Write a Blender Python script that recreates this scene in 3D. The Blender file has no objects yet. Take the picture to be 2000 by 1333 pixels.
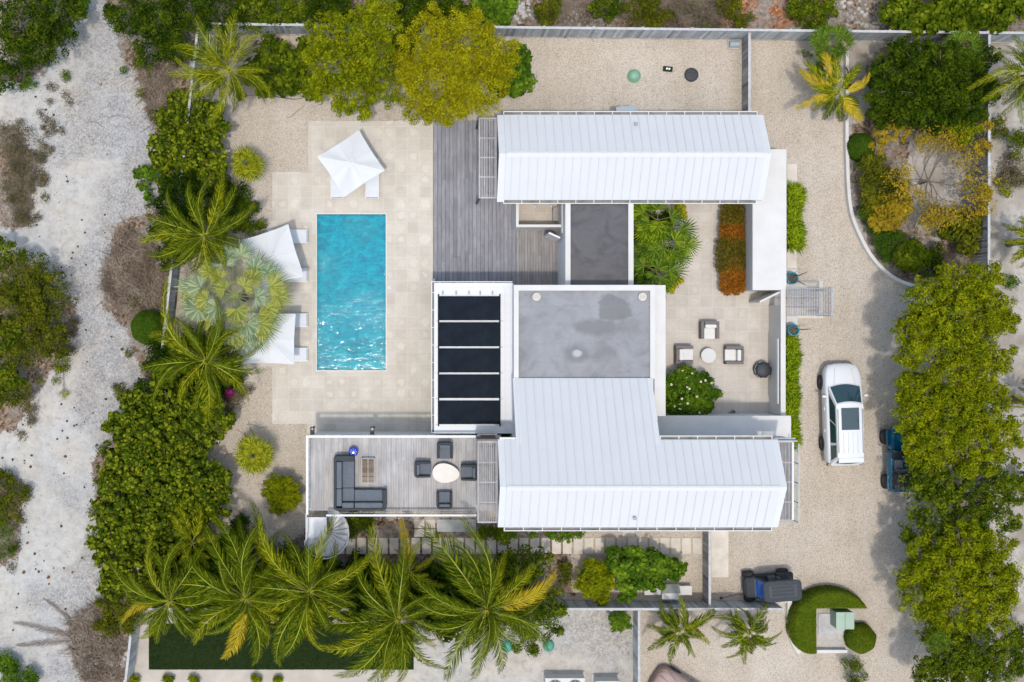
import bpy, math, random
import numpy as np
from mathutils import Vector, Matrix
R = math.radians
PI = math.pi
random.seed(7)
rng = np.random.default_rng(11)

# ------------------------------------------------------------------ camera, sky, sun, exposure
scene = bpy.context.scene
H = 60.0            # drone height above ground (m)
F = 2310.0          # focal length in photo pixels (2000 px wide frame)
NX, NY = 800.0, 640.0   # point straight below the drone

cam_d = bpy.data.cameras.new('drone_camera')
cam = bpy.data.objects.new('drone_camera', cam_d)
scene.collection.objects.link(cam)
cam.location = (0, 0, H)
cam.rotation_euler = (0, 0, 0)
cam_d.sensor_width = 36.0
cam_d.lens = F / 2000.0 * 36.0
cam_d.shift_x = (1000 - NX) / 2000.0
cam_d.shift_y = -(666.5 - NY) / 2000.0
cam_d.clip_end = 2000
scene.camera = cam

SUN_DIR = Vector((-0.035, -0.2, 1.0)).normalized()
world = bpy.data.worlds.new('World')
scene.world = world
world.use_nodes = True
wn = world.node_tree
wn.nodes.clear()
sky = wn.nodes.new('ShaderNodeTexSky')
sky.sky_type = 'NISHITA'
sky.sun_disc = False
sky.sun_elevation = math.asin(SUN_DIR.z)
sky.sun_rotation = math.atan2(SUN_DIR.x, SUN_DIR.y)
sky.air_density = 1.9
sky.dust_density = 3.5
sky.ozone_density = 3.6
bg = wn.nodes.new('ShaderNodeBackground')
bg.inputs['Strength'].default_value = 0.15
wo = wn.nodes.new('ShaderNodeOutputWorld')
wn.links.new(sky.outputs[0], bg.inputs[0])
wn.links.new(bg.outputs[0], wo.inputs[0])

sun_d = bpy.data.lights.new('sun', 'SUN')
sun_d.energy = 1.5
sun_d.angle = R(2.5)
sun_d.color = (1.0, 0.955, 0.90)
sun_o = bpy.data.objects.new('sun', sun_d)
sun_o.rotation_euler = SUN_DIR.to_track_quat('Z', 'Y').to_euler()
sun_o.location = (0, -20, 90)
scene.collection.objects.link(sun_o)

scene.view_settings.view_transform = 'Standard'
scene.view_settings.look = 'None'
scene.view_settings.exposure = 0.36
scene.view_settings.gamma = 1.0
scene.cycles.max_bounces = 6
scene.cycles.transparent_max_bounces = 12

# ------------------------------------------------------------------ placing
def W(px, py, h=0.0):
    """world point at height h for a photo pixel"""
    k = (H - h) / F
    return Vector(((px - NX) * k, -(py - NY) * k, h))
def WX(px, h=0.0): return (px - NX) * (H - h) / F
def WY(py, h=0.0): return -(py - NY) * (H - h) / F
def mpp(h=0.0): return (H - h) / F
COL = scene.collection.objects

def thing(name, label, cat, loc=(0, 0, 0), rz=0.0, group=None, kind=None):
    o = bpy.data.objects.new(name, None)
    COL.link(o)
    o.location = loc
    o.rotation_euler = (0, 0, rz)
    o.empty_display_size = 0.3
    tag(o, label, cat, group, kind)
    return o
def tag(o, label=None, cat=None, group=None, kind=None):
    if label: o['label'] = label
    if cat: o['category'] = cat
    if group: o['group'] = group
    if kind: o['kind'] = kind
    return o
def link(name, me, mats, parent=None, smooth=False, bevel=0, seg=2, sub=0, loc=None):
    for m in (mats if isinstance(mats, (list, tuple)) else [mats]):
        me.materials.append(m)
    o = bpy.data.objects.new(name, me)
    COL.link(o)
    if parent is not None: o.parent = parent
    if loc is not None: o.location = loc
    if smooth:
        me.polygons.foreach_set('use_smooth', [True] * len(me.polygons))
    if bevel:
        b = o.modifiers.new('Bevel', 'BEVEL'); b.width = bevel; b.segments = seg; b.limit_method = 'ANGLE'; b.angle_limit = R(35)
    if sub:
        s = o.modifiers.new('Subdivision', 'SUBSURF'); s.levels = sub; s.render_levels = sub
    return o
def copy_tree(o, parent=None):
    c = o.copy(); COL.link(c); c.parent = parent
    for ch in list(o.children): copy_tree(ch, c)
    return c

class MB:
    def __init__(s): s.v = []; s.f = []; s.m = []
    def add(s, vs, fs, mi=0):
        b = len(s.v)
        s.v.extend([tuple(p) for p in vs])
        s.f.extend([tuple(b + i for i in f) for f in fs])
        s.m.extend([mi] * len(fs))
        return s
    def box(s, x0, x1, y0, y1, z0, z1, mi=0):
        if x0 > x1: x0, x1 = x1, x0
        if y0 > y1: y0, y1 = y1, y0
        vs = [(x, y, z) for z in (z0, z1) for y in (y0, y1) for x in (x0, x1)]
        return s.add(vs, [(0, 2, 3, 1), (4, 5, 7, 6), (0, 1, 5, 4), (2, 6, 7, 3), (0, 4, 6, 2), (1, 3, 7, 5)], mi)
    def obox(s, c, size, rz=0, mi=0, M=None):
        M = M or Matrix.Rotation(rz, 3, 'Z')
        sx, sy, sz = [k / 2 for k in size]
        c = Vector(c)
        vs = [c + M @ Vector((x, y, z)) for z in (-sz, sz) for y in (-sy, sy) for x in (-sx, sx)]
        return s.add(vs, [(0, 2, 3, 1), (4, 5, 7, 6), (0, 1, 5, 4), (2, 6, 7, 3), (0, 4, 6, 2), (1, 3, 7, 5)], mi)
    def bar(s, a, b, w, h, mi=0):
        a = Vector(a); b = Vector(b); d = b - a
        if d.length < 1e-6: return s
        x = d.normalized(); up = Vector((0, 0, 1))
        if abs(x.dot(up)) > 0.98: up = Vector((0, 1, 0))
        y = up.cross(x).normalized(); z = x.cross(y)
        M = Matrix((x, y, z)).transposed()
        return s.obox((a + b) / 2, (d.length, w, h), M=M, mi=mi)
    def prism(s, poly, z0, z1, mi=0):
        n = len(poly)
        ar = sum(poly[i][0] * poly[(i + 1) % n][1] - poly[(i + 1) % n][0] * poly[i][1] for i in range(n))
        if ar < 0: poly = poly[::-1]
        vs = [(p[0], p[1], z0) for p in poly] + [(p[0], p[1], z1) for p in poly]
        fs = [tuple(range(n))[::-1], tuple(range(n, 2 * n))] + [(i, (i + 1) % n, n + (i + 1) % n, n + i) for i in range(n)]
        return s.add(vs, fs, mi)
    def sheet(s, poly, z, mi=0):
        n = len(poly)
        ar = sum(poly[i][0] * poly[(i + 1) % n][1] - poly[(i + 1) % n][0] * poly[i][1] for i in range(n))
        if ar < 0: poly = poly[::-1]
        return s.add([(p[0], p[1], z) for p in poly], [tuple(range(n))], mi)
    def tube(s, pts, r, n=6, mi=0, cap=True):
        pts = [Vector(p) for p in pts]
        rs = r if isinstance(r, (list, tuple)) else [r] * len(pts)
        vs = []; fs = []
        prev = None
        for i, p in enumerate(pts):
            t = (pts[min(i + 1, len(pts) - 1)] - pts[max(i - 1, 0)])
            t = t.normalized() if t.length > 1e-9 else Vector((0, 0, 1))
            if prev is None:
                a = Vector((0, 0, 1)) if abs(t.z) < 0.9 else Vector((1, 0, 0))
                u = t.cross(a).normalized()
            else:
                u = (prev - t * prev.dot(t)).normalized()
            prev = u; w = t.cross(u)
            for k in range(n):
                a = 2 * PI * k / n
                vs.append(p + (u * math.cos(a) + w * math.sin(a)) * rs[i])
        for i in range(len(pts) - 1):
            for k in range(n):
                fs.append((i * n + k, i * n + (k + 1) % n, (i + 1) * n + (k + 1) % n, (i + 1) * n + k))
        if cap:
            fs.append(tuple(range(n))[::-1]); fs.append(tuple((len(pts) - 1) * n + k for k in range(n)))
        return s.add(vs, fs, mi)
    def lathe(s, prof, c=(0, 0, 0), n=24, mi=0, sx=1, sy=1):
        vs = []; fs = []
        for (r, z) in prof:
            for k in range(n):
                a = 2 * PI * k / n
                vs.append((c[0] + r * math.cos(a) * sx, c[1] + r * math.sin(a) * sy, c[2] + z))
        for i in range(len(prof) - 1):
            for k in range(n):
                fs.append((i * n + k, i * n + (k + 1) % n, (i + 1) * n + (k + 1) % n, (i + 1) * n + k))
        fs.append(tuple(range(n))[::-1]); fs.append(tuple((len(prof) - 1) * n + k for k in range(n)))
        return s.add(vs, fs, mi)
    def loft(s, secs, mi=0, close=True):
        n = len(secs[0]); vs = [p for sec in secs for p in sec]; fs = []
        for i in range(len(secs) - 1):
            for k in range(n - 1):
                fs.append((i * n + k, i * n + k + 1, (i + 1) * n + k + 1, (i + 1) * n + k))
            if close: fs.append((i * n + n - 1, i * n, (i + 1) * n, (i + 1) * n + n - 1))
        fs.append(tuple(range(n))[::-1]); fs.append(tuple((len(secs) - 1) * n + k for k in range(n)))
        return s.add(vs, fs, mi)
    def patch(s, A, B, C, D, u0, u1, v0, v1, off, th=0.0, mi=0):
        """panel inside the quad A B C D (u along A-B, v along A-D), set proud by off"""
        A, B, C, D = map(Vector, (A, B, C, D))
        def P(u, v): return (A * (1 - u) + B * u) * (1 - v) + (D * (1 - u) + C * u) * v
        n = (B - A).cross(D - A).normalized() * off
        return s.add([P(u0, v0) + n, P(u1, v0) + n, P(u1, v1) + n, P(u0, v1) + n], [(0, 1, 2, 3)], mi)
    def build(s, name, mats, parent=None, **k):
        me = bpy.data.meshes.new(name)
        off = Vector((0, 0, 0))
        if k.pop('world', False) and parent is not None:
            off = parent.location
            s.v = [(a - off.x, b - off.y, c - off.z) for a, b, c in s.v]
        me.from_pydata(s.v, [], s.f)
        me.polygons.foreach_set('material_index', s.m)
        me.update()
        return link(name, me, mats, parent, **k)

def fast_mesh(name, V, K):
    """V: (N*K,3) vertices, every K consecutive form a face"""
    V = np.ascontiguousarray(V, dtype=np.float32)
    nf = len(V) // K
    me = bpy.data.meshes.new(name)
    me.vertices.add(len(V)); me.vertices.foreach_set('co', V.ravel())
    me.loops.add(nf * K); me.loops.foreach_set('vertex_index', np.arange(nf * K, dtype=np.int32))
    me.polygons.add(nf)
    me.polygons.foreach_set('loop_start', np.arange(0, nf * K, K, dtype=np.int32))
    try: me.polygons.foreach_set('loop_total', np.full(nf, K, dtype=np.int32))
    except Exception: pass
    me.update(calc_edges=True)
    return me

# ------------------------------------------------------------------ materials
class NT:
    def __init__(s, name):
        s.mat = bpy.data.materials.new(name); s.mat.use_nodes = True
        s.t = s.mat.node_tree; s.t.nodes.clear()
        s.out = s.t.nodes.new('ShaderNodeOutputMaterial')
        s._pos = None
    def n(s, typ, ins=None, **props):
        nd = s.t.nodes.new('ShaderNode' + typ)
        for k, v in props.items(): setattr(nd, k, v)
        for k, v in (ins or {}).items(): s.set(nd.inputs[k], v)
        return nd
    def set(s, sock, v):
        if isinstance(v, bpy.types.NodeSocket): s.t.links.new(v, sock)
        elif isinstance(v, (tuple, list)) and len(v) == 3 and sock.type == 'RGBA': sock.default_value = (*v, 1)
        else: sock.default_value = v
    def pos(s):
        if s._pos is None: s._pos = s.n('NewGeometry').outputs['Position']
        return s._pos
    def obj(s): return s.n('TexCoord').outputs['Object']
    def noise(s, scale, detail=3, rough=0.55, co=None, dist=0.0):
        return s.n('TexNoise', {'Vector': co if co is not None else s.pos(), 'Scale': scale, 'Detail': detail, 'Roughness': rough, 'Distortion': dist}).outputs['Fac']
    def vor(s, scale, co=None, feature='F1', out='Color', rnd=1.0):
        return s.n('TexVoronoi', {'Vector': co if co is not None else s.pos(), 'Scale': scale, 'Randomness': rnd}, feature=feature).outputs[out]
    def ramp(s, fac, stops, interp='LINEAR'):
        r = s.n('ValToRGB', {'Fac': fac}); cr = r.color_ramp; cr.interpolation = interp
        while len(cr.elements) < len(stops): cr.elements.new(0.5)
        for e, (p, c) in zip(cr.elements, stops):
            e.position = p; e.color = (*c, 1) if isinstance(c, tuple) else (c, c, c, 1)
        return r.outputs['Color']
    def mix(s, fac, a, b, mode='MIX'):
        m = s.n('Mix', data_type='RGBA', blend_type=mode)
        s.set(m.inputs[0], fac); s.set(m.inputs[6], a); s.set(m.inputs[7], b)
        return m.outputs[2]
    def math(s, op, a, b=0.0, clamp=False, c=None):
        m = s.n('Math', operation=op, use_clamp=clamp)
        s.set(m.inputs[0], a); s.set(m.inputs[1], b)
        if c is not None: s.set(m.inputs[2], c)
        return m.outputs[0]
    def island(s): return s.n('NewGeometry').outputs['Random Per Island']
    def xyz(s, v):
        x = s.n('SeparateXYZ', {0: v}); return x.outputs
    def bump(s, h, strength=0.3, dist=0.02):
        return s.n('Bump', {'Height': h, 'Strength': strength, 'Distance': dist}).outputs['Normal']
    def pbr(s, col, rough=0.7, metal=0.0, normal=None, spec=0.5, **kw):
        b = s.n('BsdfPrincipled', {'Base Color': col, 'Roughness': rough, 'Metallic': metal, 'Specular IOR Level': spec})
        if normal is not None: s.set(b.inputs['Normal'], normal)
        for k, v in kw.items(): s.set(b.inputs[k], v)
        s.t.links.new(b.outputs[0], s.out.inputs[0])
        return s.mat

def simple(name, col, rough=0.6, metal=0.0, var=0.12, scale=3.0, spec=0.5, bump=0.0):
    t = NT(name)
    d = tuple(c * (1 - var) for c in col); l = tuple(min(1, c * (1 + var * 0.6)) for c in col)
    n = t.noise(scale, 5, 0.6, co=t.obj())
    c = t.ramp(n, [(0.3, d), (0.7, l)])
    nm = t.bump(t.noise(scale * 20, 2, co=t.obj()), bump, 0.01) if bump else None
    return t.pbr(c, rough, metal, nm, spec)
def planks(name, cols, rough=0.75, grain=0.25, gdir=(18, 1.2, 18)):
    """every separate board its own tone, with grain and weathering"""
    t = NT(name)
    c = t.ramp(t.island(), [(i / (len(cols) - 1), k) for i, k in enumerate(cols)])
    mp = t.n('Mapping', {'Vector': t.obj(), 'Scale': gdir}).outputs[0]
    g = t.noise(2.0, 5, 0.65, co=mp)
    c = t.mix(1.0, c, t.ramp(g, [(0.3, 1 - grain), (0.7, 1 + grain * 0.4)]), 'MULTIPLY')
    w = t.noise(0.9, 4, 0.6, co=t.obj())
    c = t.mix(1.0, c, t.ramp(w, [(0.35, 0.88), (0.65, 1.08)]), 'MULTIPLY')
    return t.pbr(c, rough, spec=0.3)
def leafmat(name, dark, mid, light, transl=0.10, rough=0.6, patch=0.5, pscale=1.3, spec=0.03):
    t = NT(name)
    i = t.island()
    nz = t.noise(pscale, 3, 0.6)
    f = t.math('ADD', t.math('MULTIPLY', i, 1 - patch), t.math('MULTIPLY', t.ramp(nz, [(0.35, 0.0), (0.65, 1.0)]), patch))
    c = t.ramp(f, [(0.05, dark), (0.5, mid), (0.95, light)])
    p = t.n('BsdfPrincipled', {'Base Color': c, 'Roughness': rough, 'Specular IOR Level': spec})
    tr = t.n('BsdfTranslucent', {'Color': c})
    m = t.n('MixShader', {0: transl}); t.t.links.new(p.outputs[0], m.inputs[1]); t.t.links.new(tr.outputs[0], m.inputs[2])
    t.t.links.new(m.outputs[0], t.out.inputs[0])
    return t.mat

M = {}
# ground: pale marl with grey stony tracts
def mk_marl(name, white, grey, edge=0.5, xbias=None):
    t = NT(name)
    big = t.noise(0.16, 5, 0.62, dist=0.6)
    if xbias is not None:
        x = t.xyz(t.pos())[0]
        g = t.n('MapRange', {0: x, 1: xbias[0], 2: xbias[1], 3: -0.17, 4: 0.14}).outputs[0]
        big = t.math('ADD', big, g)
    m = t.ramp(big, [(edge - 0.05, 0.0), (edge + 0.06, 1.0)])
    fine = t.noise(5.5, 6, 0.75)
    vcol = t.n('RGBToBW', {0: t.vor(13)}).outputs[0]
    w = t.mix(1.0, white, t.ramp(t.noise(2.2, 5, 0.7), [(0.3, 0.84), (0.72, 1.08)]), 'MULTIPLY')
    gcol = t.mix(t.ramp(t.noise(9, 6, 0.8), [(0.38, 0.0), (0.66, 0.9)]), grey, white)
    gcol = t.mix(t.ramp(t.noise(1.3, 5, 0.7), [(0.4, 0.0), (0.62, 0.5)]), gcol, white)
    gcol = t.mix(0.25, gcol, t.ramp(vcol, [(0.2, tuple(c * 0.7 for c in grey)), (0.8, tuple(c * 1.25 for c in white))]))
    c = t.mix(m, w, gcol)
    c = t.mix(1.0, c, t.ramp(t.noise(3.2, 7, 0.8, dist=0.4), [(0.34, 0.74), (0.48, 0.97), (0.7, 1.06)]), 'MULTIPLY')
    c = t.mix(t.ramp(t.noise(0.7, 6, 0.75), [(0.52, 0.0), (0.66, 0.55)]), c, t.mix(1.0, c, (0.80, 0.76, 0.70), 'MULTIPLY'))
    tint = t.ramp(t.noise(0.45, 4), [(0.35, (1.0, 0.97, 0.93)), (0.65, (0.96, 0.99, 1.04))])
    c = t.mix(1.0, c, tint, 'MULTIPLY')
    peb = t.ramp(t.noise(9, 3, 0.8), [(0.24, 0.5), (0.36, 1.0)])
    c = t.mix(0.8, c, t.mix(1.0, c, peb, 'MULTIPLY'))
    return t.pbr(c, 0.95, normal=t.bump(t.math('ADD', fine, t.math('MULTIPLY', t.noise(1.2, 4), 1.5)), 0.35, 0.03), spec=0.1)
M['marl'] = mk_marl('marl_ground', (0.49, 0.465, 0.42), (0.19, 0.186, 0.19), 0.48, (-20.0, -14.0))
M['rock'] = mk_marl('rocky_sand', (0.49, 0.455, 0.40), (0.22, 0.21, 0.19), 0.52)
def mk_gravel():
    t = NT('shell_gravel')
    v = t.n('RGBToBW', {0: t.vor(34)}).outputs[0]
    n2 = t.noise(16, 4, 0.8)
    c = t.ramp(t.math('ADD', t.math('MULTIPLY', v, 0.6), t.math('MULTIPLY', n2, 0.4)), [(0.22, (0.26, 0.215, 0.165)), (0.42, (0.44, 0.382, 0.31)), (0.75, (0.565, 0.50, 0.415))])
    big = t.ramp(t.noise(0.3, 4, 0.6), [(0.35, (0.93, 0.91, 0.88)), (0.65, (1.05, 1.05, 1.06))])
    c = t.mix(1.0, c, big, 'MULTIPLY')
    trk = t.n('Mapping', {'Vector': t.pos(), 'Scale': (1.1, 0.12, 1.0)}).outputs[0]
    c = t.mix(1.0, c, t.ramp(t.noise(1.0, 4, 0.6, co=trk), [(0.36, (0.95, 0.945, 0.93)), (0.6, (1.03, 1.03, 1.035))]), 'MULTIPLY')
    c = t.mix(1.0, c, t.ramp(t.noise(1.7, 6, 0.75), [(0.28, (0.86, 0.84, 0.80)), (0.42, (1.0, 1.0, 1.0))]), 'MULTIPLY')
    return t.pbr(c, 0.95, normal=t.bump(v, 0.5, 0.02), spec=0.1)
M['gravel'] = mk_gravel()
def mk_sand():
    t = NT('bed_sand')
    n = t.noise(4, 6, 0.75)
    c = t.ramp(n, [(0.25, (0.22, 0.19, 0.16)), (0.5, (0.42, 0.385, 0.34)), (0.8, (0.56, 0.53, 0.49))])
    m = t.ramp(t.noise(0.5, 5, 0.7), [(0.42, 0.0), (0.6, 1.0)])
    c = t.mix(m, c, t.mix(1.0, c, (0.62, 0.58, 0.52), 'MULTIPLY'))
    return t.pbr(c, 0.95, spec=0.1, normal=t.bump(n, 0.5, 0.04))
M['sand'] = mk_sand()
def mk_litter(name, a, b, c3):
    t = NT(name)
    v = t.n('RGBToBW', {0: t.vor(9)}).outputs[0]
    c = t.ramp(v, [(0.15, a), (0.5, b), (0.85, c3)])
    m = t.ramp(t.noise(0.8, 6, 0.7), [(0.45, 0.0), (0.6, 1.0)])
    c = t.mix(m, c, t.ramp(t.noise(5, 5, 0.8), [(0.35, (0.12, 0.1, 0.08)), (0.65, (0.36, 0.32, 0.27))]))
    t.pbr(c, 0.95, spec=0.1, normal=t.bump(v, 0.6, 0.05))
    p = [n for n in t.t.nodes if n.type == 'BSDF_PRINCIPLED'][0]
    e = t.n('Attribute', attribute_name='edge').outputs['Fac']
    k = t.math('ADD', e, t.math('MULTIPLY', t.math('SUBTRACT', t.noise(2.6, 6, 0.8), 0.5), 1.9))
    k = t.n('MapRange', {0: k, 1: 0.47, 2: 0.53, 3: 0.0, 4: 1.0}).outputs[0]
    if name == 'litter_plain': return t.mat
    tr = t.n('BsdfTransparent'); m = t.n('MixShader', {0: k})
    t.t.links.new(tr.outputs[0], m.inputs[1]); t.t.links.new(p.outputs[0], m.inputs[2]); t.t.links.new(m.outputs[0], t.out.inputs[0])
    return t.mat
M['litter'] = mk_litter('leaf_litter', (0.07, 0.045, 0.03), (0.17, 0.115, 0.075), (0.30, 0.22, 0.16))
M['soil'] = mk_litter('litter_plain', (0.07, 0.045, 0.03), (0.17, 0.115, 0.075), (0.30, 0.22, 0.16))
M['rust_litter'] = mk_litter('rust_litter', (0.12, 0.04, 0.015), (0.28, 0.10, 0.035), (0.42, 0.22, 0.12))
def mk_paving(name, tile, c1, c2, mortar, phase=(0, 0), blotch=0.6):
    t = NT(name)
    mp = t.n('Mapping', {'Vector': t.pos(), 'Location': (phase[0], phase[1], 0)}).outputs[0]
    sc = t.n('VectorMath', {0: mp, 1: (1 / tile, 1 / tile, 0)}, operation='MULTIPLY').outputs[0]
    wob = t.noise(1.5, 2)
    fl = t.n('VectorMath', {0: sc}, operation='FLOOR').outputs[0]
    fr = t.n('VectorMath', {0: sc}, operation='FRACTION').outputs[0]
    rnd = t.n('TexWhiteNoise', {'Vector': fl}, noise_dimensions='3D')
    rv = rnd.outputs['Value']
    rc = t.n('SeparateColor', {0: rnd.outputs['Color']}).outputs
    cen = t.n('VectorMath', {0: fr, 1: (0.5, 0.5, 0)}, operation='SUBTRACT').outputs[0]
    nz = t.noise(2.3, 3, 0.6)
    d = t.n('VectorMath', {0: cen}, operation='LENGTH').outputs['Value']
    d = t.math('ADD', d, t.math('MULTIPLY', t.math('SUBTRACT', t.noise(5.0, 4, 0.65), 0.5), 0.75))
    rad = t.math('MULTIPLY_ADD', rc[0], 0.22, c=0.2)
    inside = t.n('MapRange', {0: t.math('SUBTRACT', d, rad), 1: -0.03, 2: 0.03, 3: 1.0, 4: 0.0}).outputs[0]
    on = t.ramp(rc[1], [(0.5, 0.0), (0.62, 0.45), (0.95, 1.0)])
    base = t.mix(rv, c1, c2)
    base = t.mix(1.0, base, t.ramp(t.noise(1.1, 5, 0.6), [(0.3, (0.9, 0.88, 0.85)), (0.7, (1.05, 1.05, 1.06))]), 'MULTIPLY')
    light = tuple(min(0.8, c * 1.16) for c in c2)
    c = t.mix(t.math('MULTIPLY', t.math('MULTIPLY', inside, on), blotch), base, light)
    ring = t.n('MapRange', {0: t.math('ABSOLUTE', t.math('SUBTRACT', d, rad)), 1: 0.0, 2: 0.035, 3: 1.0, 4: 0.0}).outputs[0]
    c = t.mix(t.math('MULTIPLY', ring, 0.16), c, (0.30, 0.26, 0.21))
    ax = t.n('VectorMath', {0: cen}, operation='ABSOLUTE').outputs[0]
    xy = t.xyz(ax)
    e = t.math('MAXIMUM', xy[0], xy[1])
    mo = t.n('MapRange', {0: e, 1: 0.468, 2: 0.492, 3: 0.0, 4: 1.0}).outputs[0]
    c = t.mix(t.math('MULTIPLY', mo, 0.42), c, mortar)
    c = t.mix(1.0, c, t.ramp(t.noise(14, 3, 0.7), [(0.3, 0.93), (0.7, 1.04)]), 'MULTIPLY')
    return t.pbr(c, 0.8, spec=0.25, normal=t.bump(mo, -0.2, 0.01))
M['paving'] = mk_paving('coral_stone_paving', 0.602, (0.51, 0.46, 0.385), (0.575, 0.525, 0.445), (0.63, 0.585, 0.51), (0.12, 0.05), 0.5)
M['paving2'] = mk_paving('courtyard_paving', 0.602, (0.47, 0.425, 0.365), (0.535, 0.485, 0.42), (0.60, 0.56, 0.50), (0.3, 0.2), 0.3)
M['slab'] = simple('stone_slab', (0.60, 0.54, 0.455), 0.85, var=0.18, scale=1.6)
M['darkslab'] = simple('damp_concrete', (0.42, 0.43, 0.42), 0.7, var=0.25, scale=2.5)
M['concrete'] = simple('concrete', (0.44, 0.43, 0.41), 0.85, var=0.22, scale=3)
M['beige_conc'] = simple('neighbour_paving', (0.46, 0.41, 0.345), 0.85, var=0.15, scale=1.2)
M['white'] = simple('white_render', (0.64, 0.645, 0.645), 0.75, var=0.05, scale=1.5)
M['whitecap'] = simple('white_painted_concrete', (0.59, 0.57, 0.535), 0.75, var=0.07, scale=1.1)
M['roofwhite'] = simple('white_metal_roof', (0.59, 0.59, 0.595), 0.42, var=0.025, scale=0.7, spec=0.4)
M['seam'] = simple('roof_seam', (0.565, 0.57, 0.58), 0.5, var=0.03)
M['trim'] = simple('white_trim', (0.62, 0.62, 0.62), 0.5, var=0.03)
M['gutter_in'] = simple('gutter_inside', (0.22, 0.21, 0.18), 0.8, var=0.4, scale=2)
M['steel'] = simple('grey_steel', (0.36, 0.38, 0.39), 0.45, metal=0.3)
M['darkmetal'] = simple('dark_metal', (0.05, 0.05, 0.055), 0.5)
M['deck'] = planks('weathered_deck', [(0.205, 0.20, 0.21), (0.245, 0.238, 0.25), (0.275, 0.27, 0.28), (0.235, 0.232, 0.25), (0.30, 0.295, 0.305)], gdir=(6, 0.6, 6))
M['deck2'] = planks('brown_deck', [(0.235, 0.215, 0.205), (0.27, 0.25, 0.235), (0.30, 0.28, 0.26), (0.255, 0.235, 0.225)], gdir=(6, 0.6, 6))
M['terrace'] = planks('terrace_boards', [(0.36, 0.34, 0.325), (0.40, 0.375, 0.355), (0.435, 0.41, 0.385), (0.38, 0.37, 0.365), (0.46, 0.43, 0.405)], gdir=(6, 0.6, 6))
M['gap'] = simple('deck_gap', (0.05, 0.045, 0.045), 0.9)
M['picket'] = planks('fence_boards', [(0.28, 0.30, 0.31), (0.46, 0.49, 0.50), (0.58, 0.61, 0.62), (0.38, 0.40, 0.41), (0.64, 0.67, 0.68)], gdir=(3, 3, 1))
M['picket_brown'] = planks('old_fence_boards', [(0.15, 0.145, 0.14), (0.33, 0.32, 0.31), (0.48, 0.47, 0.45), (0.25, 0.24, 0.24)], gdir=(3, 3, 1))
M['rail'] = simple('bleached_rail', (0.45, 0.44, 0.425), 0.8, var=0.2, scale=4)
M['slat'] = planks('silvered_slats', [(0.33, 0.31, 0.305), (0.39, 0.37, 0.36), (0.43, 0.41, 0.40)], gdir=(5, 1, 5))
M['darkslat2'] = planks('grey_pergola_slats', [(0.17, 0.17, 0.185), (0.23, 0.23, 0.245), (0.28, 0.275, 0.285)])
M['darkslat'] = planks('brown_slats', [(0.12, 0.10, 0.085), (0.2, 0.17, 0.15), (0.26, 0.23, 0.2)])
def mk_membrane():
    t = NT('grey_roof_membrane')
    n1 = t.noise(0.55, 5, 0.6, dist=1.2); n2 = t.noise(1.7, 5, 0.65, dist=0.8)
    c = t.ramp(n1, [(0.34, (0.175, 0.174, 0.178)), (0.46, (0.23, 0.23, 0.238)), (0.62, (0.265, 0.265, 0.273))])
    c = t.mix(t.ramp(n2, [(0.36, 0.5), (0.5, 0.0)]), c, (0.185, 0.185, 0.19))
    # standing puddle and worn streak, each with an outline of its own
    def spot(cx, cy, rx, ry, lo, hi):
        v = t.n('VectorMath', {0: t.pos(), 1: (cx, cy, 0)}, operation='SUBTRACT').outputs[0]
        v = t.n('VectorMath', {0: v, 1: (1 / rx, 1 / ry, 0)}, operation='MULTIPLY').outputs[0]
        d = t.n('VectorMath', {0: v}, operation='LENGTH').outputs['Value']
        d = t.math('ADD', d, t.math('MULTIPLY', t.math('SUBTRACT', t.noise(1.3, 4, 0.6), 0.5), 1.3))
        return t.n('MapRange', {0: d, 1: lo, 2: hi, 3: 1.0, 4: 0.0}).outputs[0]
    q = W(1202, 602, 4.3)
    c = t.mix(t.math('MULTIPLY', spot(q.x, q.y, 0.8, 0.62, 0.93, 1.1), 0.7), c, (0.135, 0.132, 0.134))
    q = W(1165, 640, 4.3)
    c = t.mix(t.math('MULTIPLY', spot(q.x, q.y, 1.2, 0.35, 0.75, 1.3), 0.8), c, (0.15, 0.15, 0.153))
    q = W(1128, 692, 4.3)
    c = t.mix(t.math('MULTIPLY', spot(q.x, q.y, 0.55, 0.4, 0.7, 1.3), 0.7), c, (0.15, 0.15, 0.153))
    c = t.mix(t.math('MULTIPLY', spot(q.x, q.y + 0.05, 0.2, 0.17, 0.6, 1.2), 0.6), c, (0.5, 0.5, 0.5))
    y = t.xyz(t.pos())[1]
    fr = t.math('FRACT', t.math('DIVIDE', t.math('ADD', y, 10.0), 0.88))
    ln = t.n('MapRange', {0: t.math('ABSOLUTE', t.math('SUBTRACT', fr, 0.5)), 1: 0.012, 2: 0.03, 3: 1.0, 4: 0.0}).outputs[0]
    c = t.mix(t.math('MULTIPLY', ln, 0.35), c, (0.2, 0.2, 0.21))
    return t.pbr(c, 0.6, spec=0.3)
M['membrane'] = mk_membrane()
def mk_dark_membrane():
    t = NT('dark_roof_membrane')
    n = t.noise(1.1, 7, 0.7, dist=0.9)
    c = t.ramp(n, [(0.34, (0.07, 0.066, 0.07)), (0.5, (0.098, 0.093, 0.096)), (0.7, (0.12, 0.114, 0.116))])
    return t.pbr(c, 0.7, spec=0.3)
M['darkroof'] = mk_dark_membrane()
M['solar'] = simple('solar_black_rubber', (0.010, 0.015, 0.022), 0.8, var=0.3, scale=2, spec=0.12)
M['glass'] = simple('dark_glass', (0.02, 0.05, 0.06), 0.05, var=0.1, spec=0.8)
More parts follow.
